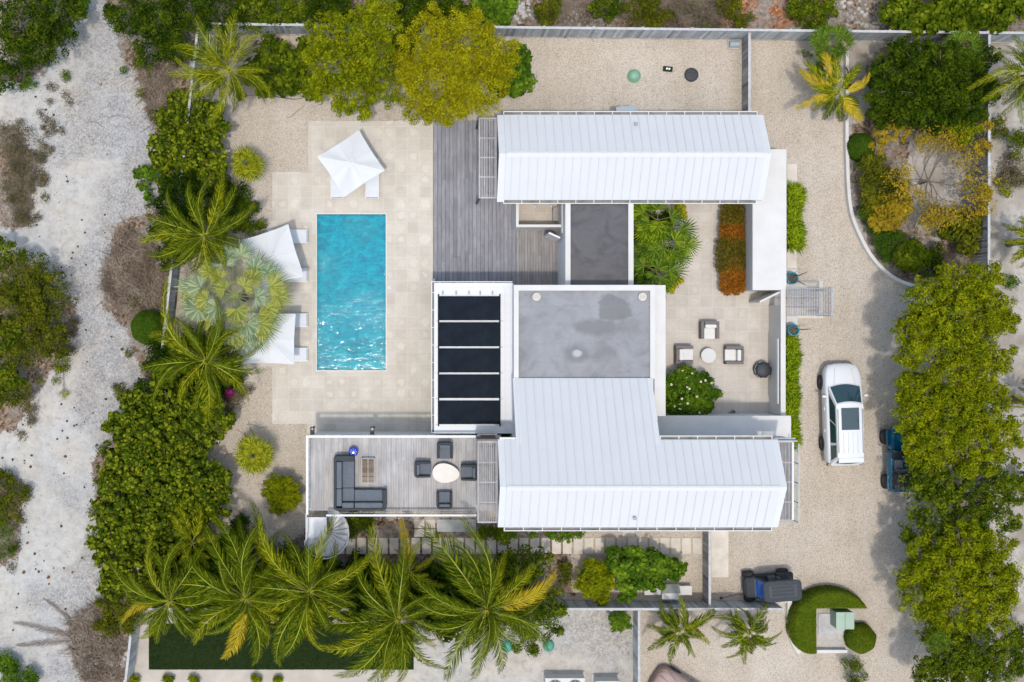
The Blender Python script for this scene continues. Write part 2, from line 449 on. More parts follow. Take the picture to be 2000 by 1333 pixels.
def mk_clearglass():
    t = NT('rail_glass')
    g = t.n('BsdfGlossy', {'Color': (0.9, 0.95, 0.95), 'Roughness': 0.05})
    tr = t.n('BsdfTransparent', {'Color': (0.96, 0.985, 0.98)})
    m = t.n('MixShader', {0: 0.05}); t.t.links.new(tr.outputs[0], m.inputs[1]); t.t.links.new(g.outputs[0], m.inputs[2])
    t.t.links.new(m.outputs[0], t.out.inputs[0]); return t.mat
M['clear'] = mk_clearglass()
def mk_water():
    t = NT('pool_water')
    mp = t.n('Mapping', {'Vector': t.pos(), 'Rotation': (0, 0, 0.3), 'Scale': (1.0, 1.6, 1.0)}).outputs[0]
    fine = t.noise(9.5, 2, 0.6, co=mp, dist=0.4); mid = t.noise(2.0, 2, 0.5, co=mp, dist=0.7); calm = t.noise(0.5, 3, 0.6)
    h = t.math('ADD', t.math('MULTIPLY', mid, 0.8), t.math('MULTIPLY', fine, t.math('MULTIPLY_ADD', calm, 1.6, c=-0.35)))
    nm = t.bump(h, 1.0, 0.0145)
    fr = t.n('Fresnel', {'IOR': 1.33, 'Normal': nm}).outputs[0]
    g = t.n('BsdfGlossy', {'Color': (1, 1, 1), 'Roughness': 0.05, 'Normal': nm})
    tp = t.n('BsdfTransparent', {'Color': (0.15, 0.88, 0.96)})
    sc = t.math('ADD', t.math('MULTIPLY', mid, 0.55), t.math('MULTIPLY', fine, 0.45))
    df = t.n('BsdfDiffuse', {'Color': t.ramp(sc, [(0.38, (0.0, 0.21, 0.30)), (0.5, (0.0, 0.30, 0.39)), (0.62, (0.0, 0.43, 0.50))])})
    m0 = t.n('MixShader', {0: 0.62}); t.t.links.new(tp.outputs[0], m0.inputs[1]); t.t.links.new(df.outputs[0], m0.inputs[2])
    m = t.n('MixShader', {0: fr}); t.t.links.new(m0.outputs[0], m.inputs[1]); t.t.links.new(g.outputs[0], m.inputs[2])
    t.t.links.new(m.outputs[0], t.out.inputs[0]); return t.mat
M['water'] = mk_water()
M['pooltile'] = simple('pool_plaster', (0.04, 0.50, 0.62), 0.6, var=0.08, scale=1.5)
M['canvas'] = simple('umbrella_canvas', (0.62, 0.62, 0.605), 0.85, var=0.03, scale=2)
M['sling'] = simple('grey_sling', (0.62, 0.63, 0.64), 0.8, var=0.05)
M['alu'] = simple('white_aluminium', (0.72, 0.73, 0.73), 0.4, var=0.03)
M['charcoal'] = simple('charcoal_frame', (0.036, 0.042, 0.048), 0.8, var=0.2, scale=8)
M['slate'] = simple('slate_cushion', (0.115, 0.13, 0.15), 0.9, var=0.12, scale=6)
M['wicker'] = simple('brown_wicker', (0.17, 0.145, 0.135), 0.8, var=0.3, scale=30, bump=0.6)
M['cream'] = simple('cream_cushion', (0.64, 0.62, 0.58), 0.9, var=0.05)
M['creamtop'] = simple('cream_table_top', (0.66, 0.61, 0.53), 0.6, var=0.06)
M['teak'] = planks('teak_slats', [(0.16, 0.10, 0.06), (0.26, 0.18, 0.11), (0.34, 0.26, 0.18)])
M['cobalt'] = simple('cobalt_glaze', (0.01, 0.05, 0.42), 0.12, var=0.2, spec=0.8)
M['turq'] = simple('turquoise_glaze', (0.01, 0.17, 0.22), 0.15, var=0.25, spec=0.8)
M['blackcover'] = simple('black_cover', (0.035, 0.038, 0.042), 0.6, var=0.3, scale=6)
M['lidgreen'] = simple('green_plastic_lid', (0.20, 0.36, 0.24), 0.5, var=0.12)
M['boxgreen'] = simple('pale_green_metal', (0.29, 0.39, 0.29), 0.55, var=0.12, scale=2)
M['lidteal'] = simple('teal_plastic_lid', (0.07, 0.28, 0.2), 0.5, var=0.15)
M['tyre'] = simple('tyre_rubber', (0.02, 0.02, 0.022), 0.85)
M['rim'] = simple('wheel_rim', (0.10, 0.10, 0.11), 0.35, metal=0.6)
M['carwhite'] = simple('white_car_paint', (0.64, 0.645, 0.64), 0.2, var=0.015, spec=0.6)
M['carblue'] = simple('blue_car_paint', (0.0, 0.085, 0.15), 0.25, var=0.05, spec=0.6)
M['cartrim'] = simple('car_black_plastic', (0.03, 0.03, 0.033), 0.6)
M['bluefilm'] = simple('blue_windscreen', (0.03, 0.12, 0.42), 0.1, var=0.2, spec=0.8)
M['seatgrey'] = simple('grey_seat', (0.12, 0.12, 0.13), 0.8)
M['tancover'] = simple('tan_cloth_cover', (0.38, 0.27, 0.235), 0.85, var=0.12, scale=2.5, bump=0.2)
M['turf'] = simple('turf_base', (0.010, 0.026, 0.001), 0.9, var=0.3, scale=5)
M['bark'] = simple('grey_bark', (0.19, 0.165, 0.14), 0.9, var=0.35, scale=8, bump=0.5)
M['palmbark'] = simple('palm_bark', (0.22, 0.19, 0.15), 0.9, var=0.35, scale=10, bump=0.5)
M['twig'] = simple('dry_twig', (0.16, 0.125, 0.095), 0.9, var=0.35, scale=5)
M['husk'] = simple('coconut_husk', (0.085, 0.068, 0.055), 0.9, var=0.4, scale=6)
M['husk2'] = simple('brown_coconut_husk', (0.19, 0.085, 0.03), 0.9, var=0.4, scale=6)
M['lamp_brown'] = simple('bronze_lamp', (0.10, 0.075, 0.06), 0.5)
M['shingle'] = simple('shingle_grey', (0.30, 0.31, 0.27), 0.9, var=0.2, scale=4)
M['tank'] = simple('grey_blue_tank', (0.30, 0.36, 0.39), 0.5, var=0.08)
# leaves
M['lf_lime'] = leafmat('lime_olive_leaves', (0.105, 0.105, 0.003), (0.25, 0.238, 0.004), (0.43, 0.385, 0.010), patch=0.35)
M['lf_fresh'] = leafmat('fresh_green_leaves', (0.05, 0.075, 0.002), (0.15, 0.18, 0.003), (0.33, 0.33, 0.008), patch=0.4)
M['lf_green'] = leafmat('mid_green_leaves', (0.018, 0.036, 0.0018), (0.0663, 0.1014, 0.0039), (0.2, 0.23, 0.01))
M['lf_dark'] = leafmat('dark_green_leaves', (0.0084, 0.0204, 0.0012), (0.0312, 0.0585, 0.00234), (0.105, 0.145, 0.006))
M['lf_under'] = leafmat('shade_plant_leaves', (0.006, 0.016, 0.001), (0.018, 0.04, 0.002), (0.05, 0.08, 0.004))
M['lf_grape'] = leafmat('sea_grape_leaves', (0.015, 0.033, 0.0024), (0.0663, 0.1014, 0.00468), (0.24, 0.26, 0.012), patch=0.2, rough=0.4)
M['lf_olive'] = leafmat('olive_scrub_leaves', (0.028, 0.036, 0.003), (0.085, 0.098, 0.006), (0.19, 0.18, 0.010))
M['lf_yellow'] = leafmat('yellowing_leaves', (0.16, 0.125, 0.010), (0.30, 0.21, 0.014), (0.45, 0.31, 0.02))
M['lf_hedge'] = leafmat('clipped_hedge_leaves', (0.045, 0.08, 0.004), (0.085, 0.125, 0.006), (0.15, 0.185, 0.010), patch=0.25)
M['lf_deephedge'] = leafmat('deep_green_hedge_leaves', (0.02, 0.05, 0.004), (0.045, 0.09, 0.006), (0.08, 0.135, 0.010), patch=0.25)
M['lf_vivid'] = leafmat('vivid_green_leaves', (0.018, 0.048, 0.003), (0.0624, 0.1248, 0.0078), (0.18, 0.27, 0.015))
M['lf_dry'] = leafmat('dry_grey_scrub', (0.07, 0.055, 0.03), (0.14, 0.115, 0.06), (0.20, 0.17, 0.09), transl=0.1)
M['lf_croton_o'] = leafmat('orange_croton_leaves', (0.14, 0.045, 0.006), (0.32, 0.11, 0.01), (0.45, 0.20, 0.02), patch=0.2)
M['lf_croton_g'] = leafmat('bronze_croton_leaves', (0.06, 0.06, 0.008), (0.12, 0.11, 0.012), (0.26, 0.14, 0.02), patch=0.2)
M['lf_croton_y'] = leafmat('yellow_croton_leaves', (0.16, 0.17, 0.008), (0.36, 0.33, 0.012), (0.55, 0.47, 0.02), patch=0.2)
M['lf_grass'] = leafmat('lime_grass_blades', (0.04, 0.08, 0.003), (0.13, 0.20, 0.005), (0.32, 0.38, 0.012), patch=0.15)
M['lf_turf'] = leafmat('turf_blades', (0.006, 0.018, 0.0005), (0.015, 0.036, 0.001), (0.04, 0.07, 0.002), patch=0.2)
M['palm'] = leafmat('coconut_leaflets', (0.02, 0.042, 0.0015), (0.072, 0.108, 0.003), (0.215, 0.245, 0.008), patch=0.15, rough=0.45, transl=0.2)
M['palm_lime'] = leafmat('lime_coconut_leaflets', (0.035, 0.0525, 0.0014), (0.12, 0.144, 0.0024), (0.38, 0.36, 0.008), patch=0.15, rough=0.45)
M['palm_old'] = leafmat('old_coconut_leaflets', (0.018, 0.035, 0.002), (0.055, 0.08, 0.003), (0.14, 0.15, 0.006), patch=0.15)
M['palm_yellow'] = leafmat('yellow_coconut_leaflets', (0.24, 0.19, 0.01), (0.42, 0.30, 0.015), (0.55, 0.38, 0.025), patch=0.15)
M['rachis'] = simple('frond_midrib', (0.29, 0.29, 0.012), 0.5, var=0.15)
M['petiole'] = simple('fan_petiole', (0.20, 0.23, 0.06), 0.6, var=.2)
M['fan_lime'] = leafmat('lime_fan_blades', (0.10, 0.13, 0.006), (0.22, 0.24, 0.010), (0.40, 0.36, 0.02), patch=0.15)
M['fan_green'] = leafmat('green_fan_blades', (0.03, 0.075, 0.006), (0.085, 0.145, 0.012), (0.18, 0.235, 0.02), patch=0.15, rough=0.35)
M['fan_bright'] = leafmat('bright_fan_blades', (0.05, 0.10, 0.004), (0.13, 0.20, 0.008), (0.28, 0.33, 0.015), patch=0.15, rough=0.4)
M['fan_silver'] = leafmat('silver_fan_blades', (0.12, 0.19, 0.10), (0.26, 0.33, 0.19), (0.46, 0.48, 0.25), patch=0.25, rough=0.45)
M['fan_mixed'] = leafmat('olive_fan_blades', (0.13, 0.17, 0.03), (0.27, 0.30, 0.06), (0.48, 0.44, 0.09), patch=0.3, rough=0.45)
M['dead'] = leafmat('dead_frond_leaflets', (0.09, 0.065, 0.045), (0.19, 0.145, 0.105), (0.30, 0.24, 0.18), transl=0.05)
M['flower'] = simple('cream_blossom', (0.85, 0.78, 0.55), 0.7, var=0.05)
M['magenta'] = leafmat('magenta_bracts', (0.30, 0.01, 0.12), (0.42, 0.02, 0.2), (0.55, 0.05, 0.3))

# ------------------------------------------------------------------ ground and paving
def pxpoly(pts, h=0.0): return [(WX(x, h), WY(y, h)) for x, y in pts]
def ragged(pts, amp=4.0, step=14.0, seed=1):
    r = random.Random(seed); out = []
    n = len(pts)
    for i in range(n):
        a = pts[i]; b = pts[(i + 1) % n]
        L = math.hypot(b[0] - a[0], b[1] - a[1]); k = max(1, int(L / step))
        for j in range(k):
            t = j / k
            out.append((a[0] + (b[0] - a[0]) * t + r.uniform(-amp, amp), a[1] + (b[1] - a[1]) * t + r.uniform(-amp, amp)))
    return out
def struct(name, mb, mats, **k):
    o = mb.build(name, mats, **k); o['kind'] = 'structure'; return o

PX0, PX1, PY1, PY0 = WX(619), WX(753.5), WY(419), WY(723.5)
gm = MB()
for a in ((-400, 400, PY1, 400), (-400, 400, -400, PY0), (-400, PX0, PY0, PY1), (PX1, 400, PY0, PY1)):
    gm.sheet([(a[0], a[2]), (a[1], a[2]), (a[1], a[3]), (a[0], a[3])], 0.0)
struct('ground', gm, M['marl'])
def soft_sheet(name, polys, z, mat, feather=16.0, cell=9.0):
    """ground patch whose edge thins out: 'edge' holds how far inside the outline each vertex lies"""
    vs = []; fs = []; at = []
    for poly in polys:
        xs = [p[0] for p in poly]; ys = [p[1] for p in poly]
        nx = int((max(xs) - min(xs) + 60) / cell) + 1; ny = int((max(ys) - min(ys) + 60) / cell) + 1
        gx, gy = np.meshgrid(min(xs) - 30 + np.arange(nx) * cell, min(ys) - 30 + np.arange(ny) * cell)
        ins = np.zeros(gx.shape, bool); dist = np.full(gx.shape, 1e9)
        for i in range(len(poly)):
            (ax, ay), (bx, by) = poly[i], poly[(i + 1) % len(poly)]
            with np.errstate(divide='ignore', invalid='ignore'):
                ins ^= ((ay > gy) != (by > gy)) & (gx < (bx - ax) * (gy - ay) / (by - ay + 1e-12) + ax)
            t = np.clip(((gx - ax) * (bx - ax) + (gy - ay) * (by - ay)) / ((bx - ax) ** 2 + (by - ay) ** 2 + 1e-9), 0, 1)
            dist = np.minimum(dist, np.hypot(gx - ax - t * (bx - ax), gy - ay - t * (by - ay)))
        sd = np.where(ins, dist, -dist) / feather
        b = len(vs)
        vs += [(WX(x), WY(y), z) for x, y in zip(gx.ravel(), gy.ravel())]; at += list(np.clip(sd.ravel() * .5 + .5, 0, 1))
        for j in range(ny - 1):
            for i in range(nx - 1):
                if sd[j:j + 2, i:i + 2].max() > -1: k = b + j * nx + i; fs.append((k + nx, k + nx + 1, k + 1, k))
        z += .002
    me = bpy.data.meshes.new(name); me.from_pydata(vs, [], fs)
    me.attributes.new('edge', 'FLOAT', 'POINT').data.foreach_set('value', at)
    o = link(name, me, M[mat]); o['kind'] = 'structure'; return o
soft_sheet('leaf_litter_ground', [[(-60, -200), (2300, -200), (2300, 66), (400, 66), (330, 200), (240, 120), (225, 60), (205, 0), (190, -120), (150, -120), (150, 20), (130, 70), (80, 150), (-60, 175)],
    [(255, 115), (330, 110), (440, 190), (430, 420), (330, 400), (300, 250)],
    [(225, 440), (330, 400), (345, 560), (420, 900), (380, 1180), (270, 1400), (180, 1400), (205, 1180), (180, 900), (290, 760), (245, 640), (200, 600)],
    [(-60, 480), (60, 520), (150, 600), (120, 690), (30, 840), (-60, 860)], [(-60, 900), (45, 940), (35, 1090), (-60, 1130)], [(-60, 240), (40, 250), (75, 330), (60, 440), (20, 450), (-60, 400)]], 0.004, 'litter')
soft_sheet('rust_litter_ground', [[(1385, -60), (1620, -60), (1605, 75), (1385, 72)]], 0.017, 'rust_litter')
gm = MB()
for a in ([(401, 69), (1912, 84), (1912, 419), (364, 419)], [(364, 419), (619, 419), (619, 723.5), (331.6, 723.5)], [(753.5, 419), (1912, 419), (1912, 723.5), (753.5, 723.5)],
          [(331.6, 723.5), (1912, 723.5), (1912, 1172), (284, 1172)], [(1244, 1172), (1912, 1172), (1912, 1520), (1244, 1520)]):
    gm.sheet(pxpoly(a), 0.018)
struct('gravel_yard', gm, M['gravel'])
soft_sheet('painted_path_shade', [[(560, 1060), (660, 1012), (930, 1020), (1120, 1046), (1110, 1090), (1120, 1160), (900, 1180), (300, 1180), (330, 1080)]], 0.0235, 'litter', 22)  # litter sheet added as painted shade, darkens the gravel around the stepping slabs
soft_sheet('bed_soil', [[(1665, 250), (1700, 230), (1760, 250), (1775, 300), (1745, 380), (1790, 450), (1830, 470), (1900, 440), (1905, 555), (1800, 552), (1750, 530), (1700, 480), (1670, 400)], [(1720, 90), (1900, 80), (1905, 270), (1800, 260), (1720, 220)]], 0.0315, 'litter', 20)
struct('sandy_strip', MB().sheet(pxpoly([(1912, 84), (2500, 84), (2500, 1520), (1912, 1520)]), 0.018), M['sand'])
struct('planting_bed', MB().sheet(pxpoly([(1653, 82), (1911, 82), (1911, 566), (1800, 562), (1752, 545), (1712, 511), (1682, 461), (1662, 401), (1655, 290)]), 0.026), M['sand'])
struct('rocky_yard', MB().sheet(pxpoly([(806, 1173), (1240, 1173), (1240, 1520), (806, 1520)]), 0.018), M['rock'])
struct('neighbour_terrace', MB().sheet(pxpoly([(268, 1173), (806, 1173), (806, 1520), (255, 1520)]), 0.022), M['beige_conc'])
struct('turf_rectangle', MB().sheet(pxpoly([(291, 1218), (808, 1218), (808, 1308), (291, 1308)]), 0.03), M['turf'])
# pool terrace with a hole for the basin
terr = [(602, 237), (846, 237), (846, 848), (600, 848), (600, 828), (532, 828), (532, 716), (508, 716), (508, 431), (532, 431), (532, 336), (602, 336)]
p = MB()
for a in ([(602, 237), (846, 237), (846, 419), (602, 419)], [(532, 336), (602, 336), (602, 419), (532, 419)],
          [(753.5, 419), (846, 419), (846, 723.5), (753.5, 723.5)], [(532, 419), (619, 419), (619, 723.5), (532, 723.5)],
          [(508, 431), (532, 431), (532, 716), (508, 716)],
          [(600, 723.5), (846, 723.5), (846, 848), (600, 848)], [(532, 723.5), (600, 723.5), (600, 828), (532, 828)]):
    p.prism(pxpoly(a), -0.1, 0.05)
struct('pool_terrace', p, M['paving'])
struct('courtyard_paving', MB().prism(pxpoly([(1228, 380), (1520, 380), (1520, 830), (1228, 830)]), 0.0, 0.05), M['paving2'])
# pool
pool = thing('swimming_pool', 'long rectangular turquoise swimming pool set in the pale stone terrace', 'swimming pool', W(686, 571))
x0, x1, y1, y0 = WX(619), WX(753.5), WY(419), WY(723.5)
b = MB()
b.add([(x0, y0, 0.05), (x1, y0, 0.05), (x1, y1, 0.05), (x0, y1, 0.05), (x0, y0, -1.5), (x1, y0, -1.5), (x1, y1, -1.5), (x0, y1, -1.5)],
      [(4, 5, 6, 7), (0, 1, 5, 4), (1, 2, 6, 5), (2, 3, 7, 6), (3, 0, 4, 7)])
b.build('basin', M['pooltile'], pool, world=True)
s = MB()
xs = WX(663)
for i in range(3): s.box(xs, x1, y0, y0 + 1.2 - 0.36 * i, -1.2 + i * 0.36, -1.2 + (i + 1) * 0.36 - 0.002)
s.build('steps', M['white'], pool, world=True)
b = MB(); b.box(x0 + 0.002, x1 - 0.002, y0 + 0.002, y1 - 0.002, -0.051, -0.05)
MB().sheet([(x0, y0), (x1, y0), (x1, y1), (x0, y1)], -0.05).build('water', M['water'], pool, world=True)
c = MB(); w = 0.045
for (a0, a1, b0, b1) in ((x0 - w, x1 + w, y1, y1 + w), (x0 - w, x1 + w, y0 - w, y0), (x0 - w, x0, y0, y1), (x1, x1 + w, y0, y1)):
    c.box(a0, a1, b0, b1, -0.02, 0.056)
c.build('coping', M['creamtop'], pool, world=True)
tag(MB().box(WX(757), WX(763), WY(560), WY(566), 0.05, 0.056).box(WX(758.5), WX(761.5), WY(561.5), WY(564.5), 0.056, 0.06).build('skimmer_lid', M['whitecap']),
    'small square white skimmer lid in the paving beside the pool', 'skimmer lid')
# kerb round the right planting bed
def ribbon(pts, w, z0, z1, mb=None):
    mb = mb or MB(); L = []; Rr = []
    P = [Vector((a[0], a[1])) for a in pts]
    for i, q in enumerate(P):
        t = (P[min(i + 1, len(P) - 1)] - P[max(i - 1, 0)]).normalized()
        n = Vector((-t.y, t.x)) * w / 2
        L.append(q + n); Rr.append(q - n)
    for i in range(len(P) - 1):
        mb.prism([L[i], L[i + 1], Rr[i + 1], Rr[i]], z0, z1)
    return mb
def smoothpts(pts, k=6):
    out = []
    for i in range(len(pts) - 1):
        p0 = Vector(pts[max(i - 1, 0)]); p1 = Vector(pts[i]); p2 = Vector(pts[i + 1]); p3 = Vector(pts[min(i + 2, len(pts) - 1)])
        for j in range(k):
            t = j / k
            out.append(0.5 * ((2 * p1) + (-p0 + p2) * t + (2 * p0 - 5 * p1 + 4 * p2 - p3) * t * t + (-p0 + 3 * p1 - 3 * p2 + p3) * t ** 3))
    out.append(Vector(pts[-1])); return out
def solidribbon(pts, w, z0, z1, name, mat):
    P = [Vector((a[0], a[1])) for a in pts]; L = []; Rr = []
    for i, q in enumerate(P):
        t = (P[min(i + 1, len(P) - 1)] - P[max(i - 1, 0)]).normalized()
        n = Vector((-t.y, t.x)) * w / 2
        L.append(q + n); Rr.append(q - n)
    mb = MB(); vs = []; fs = []
    for a, c in zip(L, Rr): vs += [(a.x, a.y, z0), (a.x, a.y, z1), (c.x, c.y, z1), (c.x, c.y, z0)]
    for i in range(len(P) - 1):
        for k in range(4): fs.append((i * 4 + k, i * 4 + (k + 1) % 4, i * 4 + 4 + (k + 1) % 4, i * 4 + 4 + k))
    fs += [(3, 2, 1, 0), tuple((len(P) - 1) * 4 + k for k in range(4))]
    return mb.add(vs, fs).build(name, mat)
kp = smoothpts([(1655, 100), (1655, 200), (1655, 290), (1661, 400), (1681, 461), (1711, 511), (1751, 545), (1800, 562), (1850, 572)])
o = solidribbon(pxpoly(kp, 0.35), 0.16, 0.0, 0.35, 'garden_kerb', M['whitecap'])
tag(o, 'long white curving kerb wall between the gravel drive and the planting bed', 'kerb wall')

# stepping slabs south of the house
slabs = []
def slab(px0, py0, px1, py1, h=0.06, label=None, group='stone slabs of the garden path', mat='slab', name='paving_slab'):
    m = MB().box(WX(px0, h), WX(px1, h), WY(py0, h), WY(py1, h), 0.0, h)
    o = m.build(name, M[mat], bevel=0.006, seg=1)
    tag(o, label or 'pale rectangular stone slab in the stepping path south of the white house', 'paving slab', group)
    return o
for i in range(34):
    xx = 1353 - i * 21.15
    if xx < 655: break
    slab(xx, 1051, xx + 17.6, 1082.5)
slab(1216, 1034, 1239, 1048, label='small square stone slab tucked against the south wall above the stepping path')
slab(1389, 1036, 1423, 1128, label='long pale paving strip beside the fence at the edge of the drive', name='paved_strip')
slab(809, 1015, 829, 1032, label='stone slab touching the terrace wall north of the stepping path, left one'); slab(809, 1034, 829, 1049, label='stone slab between terrace wall slab and the stepping path, left one')
slab(831, 1015, 850, 1032, label='stone slab beside the grey landing slab, nearest the terrace wall'); slab(831, 1034, 850, 1049, label='stone slab beside the grey landing slab, nearest the stepping path')
slab(853, 1015, 930, 1039, 0.12, label='large blue grey concrete slab at the foot of the terrace wall', mat='darkslab', name='concrete_slab')
slab(1537, 320, 1557, 366, label='pale slab beside the white annexe north of the lime grass'); slab(1537, 486, 1556, 525, label='pale slab between the lime grass and the upper turquoise pot')
slab(1536, 526, 1558, 562, 0.1, label='white plinth slab under the upper turquoise pot', mat='whitecap', name='pot_plinth')
slab(1536, 618, 1558, 656, 0.1, label='white plinth slab under the lower turquoise pot', mat='whitecap', name='pot_plinth')
slab(1537, 549, 1607, 622, 0.04, label='pale entrance slab under the slatted pergola by the gate', name='entrance_slab')

# ------------------------------------------------------------------ fences
def fence(a, c, h, label, mat='picket', z0=0.0, lean=0.0, post=2.4):
    A = W(a[0], a[1], h); B = W(c[0], c[1], h); d = (B - A); L = Vector((d.x, d.y)).length
    ang = math.atan2(d.y, d.x)
    t = thing('fence', label, 'fence', (A.x, A.y, 0), ang)
    m = MB(); n = int(L / 0.152); r = random.Random(int(L * 100))
    for i in range(n):
        x = i * 0.152
        m.box(x + 0.004, x + 0.144, -0.012, 0.012, z0 + r.uniform(0.02, 0.06), h - 0.03 + r.uniform(-0.015, 0.01))
    m.build('picket_panel', M[mat], t)
    MB().box(0, L, -0.06, 0.06, h - 0.001, h + 0.035).build('top_rail', M['rail'], t)
    k = max(2, int(L / post) + 1)
    pm = None
    for i in range(k):
        x = min(L - 0.05, max(0.05, i * L / (k - 1)))
        if pm is None:
            q = MB().box(-0.05, 0.05, 0.014, 0.114, 0, h - 0.02).build('post', M['rail'], t)
            pm = q
        else:
            q = pm.copy(); COL.link(q); q.parent = t
        q.location = (x, 0, 0)
    MB().box(0.1, L - 0.1, 0.013, 0.05, 0.3, 0.38).box(0.1, L - 0.1, 0.013, 0.05, h - 0.4, h - 0.32).build('back_rail', M['rail'], t)
    return t
fence((387, 47), (1932, 64.5), 1.8, 'long grey picket fence along the top of the yard below the scrub strip')
fence((1940, 64.5), (2140, 66), 1.8, 'short grey picket fence behind the palm in the top right corner')
fence((1463.5, 62), (1463.5, 222), 1.3, 'short dark grey picket fence between the top fence and the house roof', 'picket_brown')
fence((1932, 68), (1929, 1500), 1.9, 'brownish picket fence running down the right side under the trees', 'picket_brown')
fence((245, 1333), (387, 50), 1.8, 'weathered picket fence between the palms and the bare white lot')
fence((1080, 1190), (255, 1190), 1.8, 'hidden picket fence behind the big coconut palms at the bottom')
fence((1531, 1190), (1082, 1190), 1.8, 'grey picket fence behind the cart and the white bench')
fence((1386, 1036), (1386, 1189), 1.4, 'short picket fence from the white roof eave down to the bottom fence', 'picket_brown')
fence((1248, 1193), (1248, 1420), 1.5, 'blue grey picket fence dividing the rocky yard from the bottom gravel yard')
w = MB(); w.box(WX(1517, 1.0), WX(1545, 1.0), WY(1171, 1.0), WY(1177, 1.0), 0, 1.0)
o = w.build('low_wall', M['whitecap']); tag(o, 'short low white wall at the end of the bottom fence beside the cart', 'low wall')
o = solidribbon(pxpoly(smoothpts([(1543, 1172), (1542, 1200), (1544, 1232), (1550, 1256), (1562, 1276)]), 0.3), 0.22, 0, 0.3, 'curved_kerb', M['whitecap'])
tag(o, 'short curved white kerb on the left of the clipped ring hedge', 'kerb')

# ------------------------------------------------------------------ the white house
villa = thing('villa', 'white two wing house with pitched metal roofs around a grey flat roof', 'house', W(1150, 640))
def vp(mb, name, mat, parent=None, **k):
    """part (or sub-part) of the house, modelled in world coordinates"""
    o = mb.build(name, mat if isinstance(mat, list) else M[mat], None, **k)
    par = parent or villa
    base = villa.location
    o.data.transform(Matrix.Translation((-base.x, -base.y, -base.z)))
    o.parent = par
    return o

def seams(mb, X0, X1, Ya, ha, Yb, hb, pitch=0.41, start=0.0):
    x = X0 + start
    while x < X1 - 0.02:
        mb.bar((x, Ya, ha + 0.018), (x, Yb, hb + 0.018), 0.028, 0.045)
        x += pitch
def slope(mb, X0, X1, Ye, he, Yr, hr, th=0.14):
    n = 1
    mb.add([(X0, Ye, he), (X1, Ye, he), (X1, Yr, hr), (X0, Yr, hr), (X0, Ye, he - th), (X1, Ye, he - th), (X1, Yr, hr - th), (X0, Yr, hr - th)],
           [(0, 1, 2, 3), (7, 6, 5, 4), (0, 4, 5, 1), (1, 5, 6, 2), (2, 6, 7, 3), (3, 7, 4, 0)])
def gutter(par, X0, X1, Y, z, side, name='gutter'):
    # open half gutter: inner dark trough with pale lip, straps across
    t = MB(); t.box(X0, X1, Y, Y + side * 0.13, z - 0.13, z - 0.115); g = vp(t, name, 'gutter_in', par)
    l = MB(); l.box(X0, X1, Y + side * 0.131, Y + side * 0.165, z - 0.13, z)
    x = X0
    while x <= X1 + 0.01:
        l.box(x - 0.018, x + 0.018, Y + side * 0.0, Y + side * 0.13, z - 0.022, z - 0.002); x += (X1 - X0) / max(1, round((X1 - X0) / 0.88))
    l.box(X0 - 0.02, X0, Y, Y + side * 0.165, z - 0.13, z); l.box(X1, X1 + 0.02, Y, Y + side * 0.165, z - 0.13, z)
    vp(l, 'gutter_lip', 'trim', g)
    return g
def window(par, x0, x1, y0, y1, z0, z1, axis):
    """window set on a wall face; axis 'x': wall plane x const (x0 thin)"""
    f = MB(); f.box(x0, x1, y0, y1, z0, z1)
    w = vp(f, 'window', 'steel', par)
    e = 0.012
    g = MB()
    if axis == 'x': g.box(x0 - e, x1 + e, y0 + 0.06, y1 - 0.06, z0 + 0.06, z1 - 0.06)
    else: g.box(x0 + 0.06, x1 - 0.06, y0 - e, y1 + e, z0 + 0.06, z1 - 0.06)
    vp(g, 'pane', 'glass', w)
    return w

# upper (north) single storey wing
E1, R1 = 3.2, 4.5
uX0, uX1 = WX(984, E1), WX(1479, E1)
uYn, uYs = WY(224.5, E1), WY(391, E1); uYr = (uYn + uYs) / 2
wal = MB(); wal.box(uX0 + 0.05, uX1 - 0.1, uYs + 0.35, uYn - 0.35, 0, E1 - 0.15)
# gables
for x in (uX0 + 0.05, uX1 - 0.3): wal.add([(x, uYs + 0.35, E1 - 0.15), (x + 0.2, uYs + 0.35, E1 - 0.15), (x + 0.2, uYn - 0.35, E1 - 0.15), (x, uYn - 0.35, E1 - 0.15), (x, uYr, R1 - 0.2), (x + 0.2, uYr, R1 - 0.2)],
        [(0, 4, 3), (1, 2, 5), (0, 1, 5, 4), (3, 4, 5, 2)])
north_wall = vp(wal, 'north_wing_walls', 'white')
north_wall['label'] = 'white walls of the single storey north wing'
def door_glass(par, X, Y0, Y1, Z0, Z1):
    window(par, X - 0.03, X + 0.02, Y0, Y1, Z0, Z1, 'x')
window(north_wall, uX0 + 0.01, uX0 + 0.06, uYs + 0.7, uYr - 0.05, 0.15, 2.4, 'x'); window(north_wall, uX0 + 0.01, uX0 + 0.06, uYr + 0.05, uYn - 0.7, 0.15, 2.4, 'x')
for k in range(4):
    xx = uX0 + 1.6 + k * 2.9
    window(north_wall, xx, xx + 1.1, uYn - 0.36, uYn - 0.31, 1.0, 2.2, 'y')
rf = MB(); slope(rf, uX0, uX1, uYn, E1, uYr, R1); slope(rf, uX0, uX1, uYs, E1, uYr, R1)
north_roof = vp(rf, 'north_wing_roof', 'roofwhite'); north_roof['label'] = 'white metal pitched roof of the north wing'
sm = MB(); seams(sm, uX0, uX1, uYn, E1, uYr, R1, start=0.3); seams(sm, uX0, uX1, uYs, E1, uYr, R1, start=0.3)
vp(sm, 'standing_seams', 'seam', north_roof)
